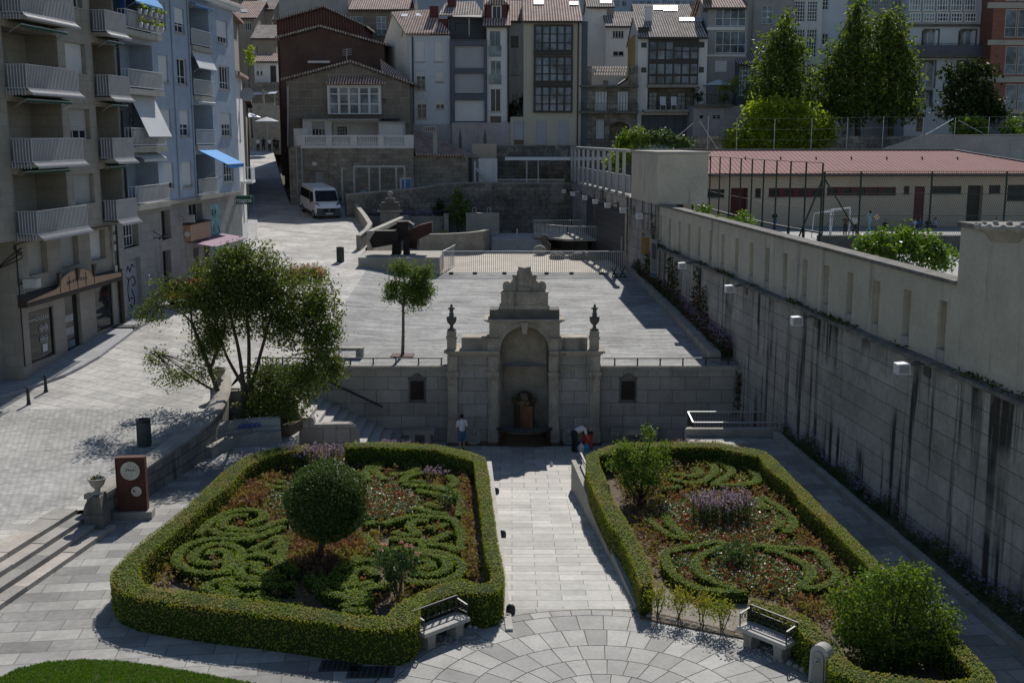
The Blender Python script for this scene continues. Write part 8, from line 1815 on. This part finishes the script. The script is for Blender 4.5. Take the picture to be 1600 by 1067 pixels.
 # -- cream house with terrace
T=house('cream-grey house with two bands of pale windows above a planted terrace',115,1104,1166,12,8,'grey_plaster',[(1118.5,1166,14,41.5,dict(nx=4,ny=2,frame='white_frame',glass='glass_blue_reflect',lite=.45,sill=None)),(1118.5,1166,49,83.5,dict(nx=4,ny=2,frame='white_frame',glass='glass_blue_reflect',lite=.38,sill=None)),(1117.5,1136,95,113,sw)],D=9,roof=dict(yr=-6,mat='clay_tiles',x0=1098,x1=1165,chim=[(1106,-10,9,.8,'dark_stone')]),trim=[(1104,1164,43,48,.12,'white_plaster','string_course'),(1104,1164,85.5,89,.12,'white_plaster','string_course')])
mb=MB();p0,p1=at_y(1084,165,110),at_y(1170,165,110);mb.box(p0.x,p1.x,110,114.9,6.5,at_y(1100,166,110).z);T=Thing('garden_wall','stained pinkish terrace wall with small square openings behind the school','wall',((p0.x+p1.x)/2,110,6.5));T.part('wall_face',mb,'mauve_plaster');mb=MB();mb.box(p0.x-.1,at_y(1143,165,110).x,109.6,110,at_y(1100,168,110).z,at_y(1100,163,110).z);T.part('ledge',mb,'dark_stone')
for px in(1096,1116,1122.5):mb=MB();p=at_y(px,183,110);mb.box(p.x-.15,p.x+.15,109.98,110.02,p.z-.15,p.z+.15);T.part('opening',mb,'ink')
railing(T,O_front(109.8),p0.x+.8,at_y(1140,160,110).x,at_y(1100,163,110).z,at_y(1100,148,110).z,0,'dark_frame',.2,.015)
for px,py,rx,rz,lf,lab in((1091,150,.5,.8,'dark_leaf','small conifer in a white pot on the terrace'),(1131,137,.8,.6,'lime_leaf','yellow-green pot plant on the terrace under the parasol'),(1132,153,.7,.5,'bush_leaf','pale bushy pot plant behind the terrace railing'),(1147,130,.5,1.0,'lime_leaf','thin yellowish shrub on the terrace against the cream house')):
 p=at_y(px,py,111);bush(lab,(p.x,111,at_y(px,163,110.5).z),[((p.x,111,p.z),(rx,.4,rz))],330,.17,lf,3,'plant',.8,.1,'pot_plant')
def parasol(lab,px,py,Y,r,mat,h=2.3,zt_=None):
 p=at_y(px,py,Y);T=Thing('parasol',lab,'parasol',(p.x,Y,p.z-h));mb=MB();mb.lathe([(r,0),(r*.5,.30),(.02,.55)],tuple(p),8,False);mb.lathe([(.02,.53),(r*.5,.28),(r,-.02)],tuple(p),8,False);T.part('canopy',mb,mat);mb=MB();mb.tube([(p.x,Y,p.z-h),(p.x,Y,p.z+.5)],.04,6);T.part('pole',mb,'galvanised')
parasol('pale grey parasol on the planted terrace of the cream house',1122,134,112.5,1.6,'awning_pale')
# -- grey house with a glass lean-to, white galleries, right-hand blocks
T=house('grey weathered house with one tall pale window above a tiled lean-to',119,1165,1236,-12,8,'grey_plaster',[(1191,1208,9,38,dict(nx=2,ny=3,glass='glass_pale',frame='white_frame'))],D=9);mb=MB();mb.tube([(T.S(1173.5),118.9,8),(T.S(1173.5),118.9,T.Z(-10))],.06,6);T.part('downpipe',mb,'concrete')
T=house('glazed white-framed lean-to with a dark tile roof half hidden by the tall tree',114,1151,1206,100,8,'slate_panel',[(1156,1175,103,150,dict(nx=4,ny=6,glass='glass_pale',w=.08,sill=None)),(1178,1203,103,150,dict(nx=5,ny=6,glass='glass_pale',w=.08,sill=None))],D=4,roof=dict(yr=84,mat='old_tiles',x0=1152))
T=house('white house with tall small-paned glazed galleries behind the first tall tree',120,1236,1280,-12,8,'white_plaster',[(1239,1259,2,35,dict(nx=5,ny=6,w=.08,sill=None)),(1262,1278,2,35,dict(nx=4,ny=6,w=.08,sill=None)),(1239,1258,46,90,dict(nx=5,ny=7,w=.08,sill=None)),(1261,1277,46,90,dict(nx=4,ny=7,w=.08,sill=None)),(1240,1258,100,122,dict(nx=4,ny=4,w=.08,sill=None)),(1261,1276,100,122,dict(nx=4,ny=4,w=.08,sill=None))],D=9)
T=house('pale blue-white house front with two small twin windows',120.6,1280,1318,-12,8,'cool_plaster',[(1285.5,1295,-4,16,dict(nx=2,ny=3,sill=None)),(1284.5,1294.5,53,70,dict(nx=2,ny=2,sill=None)),(1285,1295,105,122,dict(nx=2,ny=2,sill=None))],D=9)
T=house('grey house with a row of bluish gallery windows behind the twin tall trees',121,1318,1413,-12,8,'grey_plaster',[(1320+18.5*i,1335+18.5*i,-4,20,dict(nx=3,ny=4,frame='shutter_grey',glass='glass_blue_reflect',w=.1,sill=None))for i in range(5)]+[(1330+34*i,1346+34*i,95,125,dict(nx=2,ny=3))for i in range(2)],D=9)
arch_=dict(nx=2,ny=2,lite=.3,frame='white_frame',glass='glass_pale',dep=.3)
W=[(1420+21.5*i,1438+21.5*i,-8,18,dict(nx=4,ny=3,w=.09,glass='glass_pale' if i<2 else 'glass_blue_reflect',sill=None,box=.3))for i in range(5)]+[(1420+21.5*i,1438+21.5*i,21,35,dict(nx=4,ny=2,w=.09,glass='glass_pale' if i<2 else 'glass',sill=None,box=.3))for i in range(5)]
W+=[(1440.5,1461.5,48,84,arch_),(1498,1519.5,48,84,arch_),(1438,1459.5,97,138,arch_),(1495.5,1516,97,138,arch_),(1438,1457,143,166,arch_),(1495,1514,143,166,arch_),(1433,1444,178,206,dict(nx=1,frame='dark_frame',sill=None)),(1340,1352,195,206,dict(flat=1,nx=1,frame='white_frame'))][:-1]
T=house('large white house with a glazed top gallery and a long blue-grey balcony',118,1417,1546,-12,7.5,'cool_plaster',W,D=10,trim=[(1417,1547,38.5,42,.35,'dark_stone','cornice')])
for a,b,c,d in((1440.5,1461.5,48,84),(1498,1519.5,48,84),(1438,1459.5,97,138),(1495.5,1516,97,138),(1438,1457,143,166),(1495,1514,143,166)):
 mb=MB();q=.16
 for x0,x1,z0_,z1_ in((T.S(a)-q,T.S(a),T.Z(d),T.Z(c)+q),(T.S(b),T.S(b)+q,T.Z(d),T.Z(c)+q),(T.S(a),T.S(b),T.Z(c),T.Z(c)+q)):fb(mb,T.O,x0,x1,z0_,z1_,-.04,-.001)
 x0,x1=T.S(a),T.S(b);xm=(x0+x1)/2;zc_=T.Z(c)
 for s in(-1,1):xe=x0 if s<0 else x1;mb.extrude([T.O(xe,zc_,.1),T.O(xe,zc_-.4,.1),T.O(xe-s*.35*(-1)*-1*1.0 if False else xe+(-s)*.3,zc_-.12,.1),T.O(xm,zc_-.0,.1)],(0,.06,0))
 T.part('stone_surround',mb,'dark_stone')
mb=MB();fb(mb,T.O,T.S(1421),T.S(1535),T.Z(91),T.Z(88),-1.0,-.001);T.part('balcony_slab',mb,'dark_stone');mb=MB();fb(mb,T.O,T.S(1421.5),T.S(1534.5),T.Z(88),T.Z(72),-.98,-.94);T.part('balcony_screen',mb,'slate_panel',None,'blue-grey cloth screen along the balcony');railing(T,T.O,T.S(1421),T.S(1535),T.Z(88),T.Z(70),.95,'dark_frame',.3,.012)
W=[(1572,1590,y0,y1,dict(nx=1,ny=2,lite=.35,frame='pale_steel',glass='glass_blue_reflect',sill=None,dep=.15))for y0,y1 in((-12,2),(15,59),(73,117),(132,172))]+[(1592,1630,y0,y1,dict(nx=2,ny=2,lite=.35,frame='pale_steel',glass='glass_blue_reflect',sill=None,dep=.15))for y0,y1 in((-12,2),(15,59),(73,117),(132,172))]
T=house('modern block with an orange tiled strip and wide glass windows at the right edge',115,1545,1640,-16,7.5,'orange_tile',W,D=10,trim=[(1543,1642,4.5,13.5,.12,'concrete','floor_band'),(1543,1642,63,71,.12,'concrete','floor_band'),(1543,1642,120,129,.12,'concrete','floor_band'),(1568,1642,172,178,.2,'concrete','floor_band'),(1545,1642,178,215,.02,'slate_panel','ground_floor')])
for i,(x0,x1,yt,Y)in enumerate(((935,985,-20,240),(985,1040,-26,250),(1040,1105,-22,235))):
 house(('distant bluish apartment block above the ruin','distant bluish apartment block in the middle of the skyline','distant bluish apartment block beside the cream house roof')[i],Y,x0,x1,yt,15,'far_block',[(x0+4+11*k,x0+11+11*k,r0,r0+9,dict(nx=2,frame='shutter_grey',glass='glass_blue_reflect',sill=None))for k in range(int((x1-x0-6)/11))for r0 in(-14,2)],D=8,name='apartment_block')
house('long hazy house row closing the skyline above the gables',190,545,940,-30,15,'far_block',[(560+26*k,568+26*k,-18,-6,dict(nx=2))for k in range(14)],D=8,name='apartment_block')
# -- the alley at the left: steps, parasols, houses
house('grey rendered house with a sloping roof line above the alley',166,396,433,60,12,'tan_plaster',[(400,403,72,84,dict(nx=1,frame='beige_plaster'))],D=9,roof=dict(yr=42,mat='old_tiles',x0=392,x1=436));
T=house('small white corner house with an arched dark door above the alley steps',161,398,434,96,12,'white_plaster',[(400,404.5,102,118,dict(nx=1,shut=.6,smat='shutter_white')),(406,410,102,118,dict(nx=1,shut=.6,smat='shutter_white')),(422,431,103,130,dict(nx=1,frame='dark_door',glass='dark_door',sill=None))],D=5,roof=dict(yr=86,mat='clay_tiles'))
house('house with a green glazed loggia and pale roof high over the alley',172,378,400,28,12,'tan_plaster',[(383,393,36,48,dict(nx=3))],D=8,roof=dict(yr=5,mat='clay_tiles',x0=364,x1=402,sky=[(377,386,16,20)]))
house('grey-roofed house with a skylight above the alley',180,396,428,15,12,'tan_plaster',[(404,410,20,26,dict(nx=2))],D=8,roof=dict(yr=-4,mat='old_tiles',sky=[(409,417,2,8)]))
house('dim grey house closing the very top of the alley',188,355,460,-24,12,'tan_plaster',[(372,380,-10,4,dict(nx=2)),(430,438,-10,4,dict(nx=2))],D=8)
mb=MB();Y0=152;z0=zstreet(152)
for i in range(26):mb.box(-37.5,-28,Y0+.35*i,Y0+12,z0-.3+.0*i,z0+.17*(i+1))
mb.build('alley_steps','worn_stone',kind='structure')
mb=MB();mb.box(-38,-28,159.5,160.3,12,at_y(410,129,160).z);solo('terrace_wall',mb,'old_ashlar','old stone wall at the top of the alley steps','wall',(-33,160,12))
mb=MB();p=at_y(412,175,151.5);mb.box(p.x-2.4,p.x+2.4,151.5,151.9,zstreet(150)-.5,at_y(412,165,151.5).z);mb.box(p.x-1.4,p.x+1.4,151.4,151.95,at_y(412,165,151.5).z,at_y(412,162,151.5).z);T=Thing('wall_fountain','pale carved stone wall with a cross on top at the foot of the alley steps','fountain',(p.x,151.5,10));T.part('wall_face',mb,'worn_stone');mb=MB();mb.bar((p.x,151.7,at_y(412,162,151.5).z),(p.x,151.7,at_y(412,140,151.5).z),.22);mb.bar((p.x-.5,151.7,at_y(412,145,151.5).z),(p.x+.5,151.7,at_y(412,145,151.5).z),.18);T.part('cross',mb,'worn_stone')
parasol('grey cafe parasol in the shade of the alley',417,190,147,1.6,'awning_pale',2.2);parasol('white sunlit cafe parasol at the left of the alley',390,183.5,149,1.5,'lamp_white',2.6);
p=at_y(408,146,157);mb=MB();mb.hexa([(p.x-1.6,157,p.z-.25),(p.x+2.0,157,p.z-.05),(p.x+2.0,158.6,p.z+.3),(p.x-1.6,158.6,p.z+.1),(p.x-1.6,157,p.z-.2),(p.x+2.0,157,p.z+.0),(p.x+2.0,158.6,p.z+.36),(p.x-1.6,158.6,p.z+.16)]);T=Thing('canopy','white sunlit awning sheet above the alley steps','canopy',(p.x,157.5,p.z));T.part('sheet',mb,'lamp_white');mb=MB()
for dx in(-1.4,1.8):mb.tube([(p.x+dx,157.2,p.z-2.4),(p.x+dx,157.2,p.z)],.05,6)
T.each('post',mb,'galvanised')
for px,py,yaw,lab,tp,st in((412,236,.1,'person in dark clothes walking up the shaded alley on the left','cloth_dark',.2),(429.5,236,.1,'person in dark clothes walking up the shaded alley on the right','cloth_dark',.15),(403,221,3.0,'person in a pale top standing by the alley steps','cloth_white',.1),(421,214,2.8,'person in a pale top standing under the grey cafe parasol','cloth_white',.05),(433,214,3.3,'person in a dark top standing at the right of the grey cafe parasol','cloth_dark',.05)):
 p=at_st(px,min(py,236))if py>222 else at_y(px,py,149.5)
 if py<=222:p.z=zstreet(149.5)
 person(lab,p,yaw,1.72,top=tp,bot='cloth_dark',stride=st,vox=.04,arms=(.15,.2))
for px,py,lab,m_ in((544,300,'dark seated figure under the post frame by the old stone house','cloth_dark'),(556,300,'seated figure in dark clothes at the second post of the frame','cloth_grey')):
 p=at_y(px,py,102);p.z=6.36;person(lab,p-Vector((0,0,.3)),3.1,1.7,top=m_,bot='cloth_dark',sit=True,vox=.04)
p=at_y(568,292,102.3);T=Thing('cafe_chair','teal chair under the post frame by the old stone house','chair',(p.x,102.3,6.35));mb=MB();mb.box(p.x-.28,p.x+.28,102.1,102.6,6.75,6.82);T.part('seat',mb,'plastic_blue');mb=MB();mb.ball((p.x,102.62,7.15),.38,12,8,(1,.15,.9));T.part('backrest',mb,'mural_teal')
for dx,dy in((-.25,102.15),(.25,102.15),(-.25,102.55),(.25,102.55)):mb=MB();mb.bar((p.x+dx,dy,6.35),(p.x+dx,dy,6.76),.04);T.part('leg',mb,'iron')
# -- grey wall and fence behind the school, trees
T=Thing('yard_back_wall','long plain grey rendered wall behind the school roof with a sloping end','wall',(40,97,6));mb=MB();q=[at_y(x,y,97)for x,y in((1372,238),(1442,213.5),(1660,211))];mb.extrude([(q[0].x,97,5.9),(q[2].x+4,97,5.9),(q[2].x+4,97,q[2].z),tuple(q[1]),tuple(q[0])],(0,.5,0));T.part('wall_face',mb,'grey_plaster');mb=MB()
for a,b in zip(q,q[1:]):mb.bar(a+Vector((0,.25,.06)),b+Vector((0,.25,.06)),.62,.1)
T.part('coping',mb,'concrete')
T=Thing('chain_fence','thin wire fence with steel posts and diagonal braces behind the school roof','fence',(25,98.5,9));mb=MB();tp=[]
for px,yt,yb in((1107,182,236),(1152,185,236),(1211,186,236),(1269,186,236),(1325,184,236),(1381,183,232),(1443,184,214),(1493,184,214),(1546,183,213),(1597,182,212)):a,b=at_y(px,yt,98.5),at_y(px,yb,98.5);mb=MB();mb.tube([(a.x,98.5,6.3),tuple(a)],.035,6);T.part('post',mb,'galvanised');tp.append(a)
mb=MB()
for dz in(0,-.9,-1.8):
 for a,b in zip(tp,tp[1:]):mb.bar(a+Vector((0,0,dz)),b+Vector((0,0,dz)),.008)
for(x0,y0_),(x1,y1_)in(((1443,213),(1490,186)),((1497,188),(1544,213)),((1093,189),(1122,235)),((1083,193),(1056,216))):mb.bar(at_y(x0,y0_,98.4),at_y(x1,y1_,98.4),.045)
T.part('wires',mb,'galvanised')
T=Thing('garden_wall','dark mossy stone wall under the tall trees','wall',(28,103,6));mb=MB();mb.box(at_y(1085,215,103).x,at_y(1460,215,103).x,103,103.6,6,at_y(1200,213,103).z);T.part('wall_face',mb,'rubble_dark')
def bt(Y):return lambda x,y,rx,ry,dy=0:((*at_y(x,y,Y+dy),),(rx*Y/F,(rx+ry)*.45*Y/F,ry*Y/F))
Y=107;B2_=bt(Y);L_=lambda x,y:at_y(x,y,Y)
tree('tall_tree','tall narrow green tree in front of the grey house, left of the pair',L_(1227,236),[([L_(1227,240),L_(1228,150),L_(1226,40)],.28,.05)],[B2_(1227,45,13,28),B2_(1222,75,26,24),B2_(1200,70,16,14),B2_(1235,90,26,30),B2_(1250,75,10,16),B2_(1205,110,30,24),B2_(1240,125,34,26),B2_(1185,135,26,18),B2_(1212,145,34,20),B2_(1260,150,24,22),B2_(1240,165,30,18)],5200,.42,'birch_leaf','bark',shell=.8,jit=.42,extra=3)
tree('tall_tree','tallest pointed green tree reaching the top edge of the picture',L_(1340,236),[([L_(1340,240),L_(1341,120),L_(1341,8)],.32,.05)],[B2_(1341,12,10,22),B2_(1338,38,18,24),B2_(1350,50,14,18),B2_(1332,75,26,26),B2_(1308,80,18,14),B2_(1345,100,32,26),B2_(1312,110,28,22),B2_(1292,115,14,16),B2_(1335,135,36,26),B2_(1300,145,30,24),B2_(1330,170,40,24),B2_(1290,175,26,18)],6600,.42,'birch_leaf','bark',shell=.8,jit=.42,extra=3)
tree('tall_tree','broad tall green tree at the right of the pair',L_(1392,236),[([L_(1392,240),L_(1390,130),L_(1385,30)],.3,.05),([L_(1391,150),L_(1402,90),L_(1408,45)],.14,.04)],[B2_(1384,32,12,20),B2_(1408,42,10,20),B2_(1380,60,18,22),B2_(1405,75,22,24),B2_(1378,95,24,24),B2_(1412,105,24,26),B2_(1390,130,34,26),B2_(1418,140,22,24),B2_(1385,165,40,26),B2_(1420,172,20,20),B2_(1360,150,22,24)],6400,.42,'birch_leaf','bark',shell=.8,jit=.42,extra=3)
Y=102;B2_=bt(Y);tree('lime_tree','wide rounded yellow-green tree behind the school roof',L_(1215,236),[([L_(1215,240),L_(1215,215)],.3,.2)],[B2_(1190,185,30,24),B2_(1225,175,36,22),B2_(1262,190,34,26),B2_(1160,215,28,18),B2_(1200,215,40,22),B2_(1245,215,40,22),B2_(1285,210,20,24),B2_(1148,225,16,12),B2_(1180,165,16,10),B2_(1295,195,14,14)],7600,.36,'lime_leaf','bark',shell=.6,jit=.30)
Y=104;B2_=bt(Y);tree('magnolia_tree','dark broad-leaved magnolia in front of the large white house',L_(1515,215),[([L_(1515,225),L_(1516,170),L_(1514,110)],.22,.06)],[B2_(1515,112,20,16),B2_(1490,115,14,12),B2_(1545,112,14,12),B2_(1508,135,26,18),B2_(1535,142,24,18),B2_(1486,148,16,12),B2_(1510,165,34,18),B2_(1548,165,22,18),B2_(1478,170,16,10),B2_(1520,185,40,14),B2_(1562,178,14,12)],3600,.46,'dark_leaf','bark',shell=.8,jit=.38,extra=3)
Y=99.5;B2_=bt(Y)
for cx_,cy_,rx,ry,lab in((1515,205,27,24,'rounded weeping green shrub on the wall behind the school'),(1592,208,30,24,'rounded weeping green shrub at the right edge behind the grey wall')):
 C=B2_(cx_,cy_,rx,ry);bush(lab,(C[0][0],Y,9.5),[C,B2_(cx_-rx*.5,cy_+8,rx*.5,ry*.6),B2_(cx_+rx*.5,cy_+8,rx*.5,ry*.6)],2100,.26,'bush_leaf',4,'shrub',.35,.14,'weeping_shrub','weeping shrubs behind the grey wall')
Y=101;B2_=bt(Y)
for bl,lab,lf in(([B2_(995,212,22,14),B2_(980,222,20,10),B2_(1008,220,18,12)],'soft green shrub behind the slatted railing','bush_leaf'),([B2_(1036,216,20,14),B2_(1055,222,20,10),B2_(1070,226,14,8)],'grey-green shrub behind the end pier','rose_leaf'),([B2_(972,245,16,22),B2_(960,255,14,16)],'bright green shrub seen through the slatted railing','lime_leaf')):
 bush(lab,(bl[0][0][0],Y,6.3),bl,1500,.26,lf,4,'shrub',.7,.2)
p=at_y(390,85,150);bush('small sunlit green bush high in the alley',(p.x,150,12),[((*at_y(390,85,150),),(.6,.6,1.6))],300,.3,'lime_leaf',3,'shrub',.8,.2)
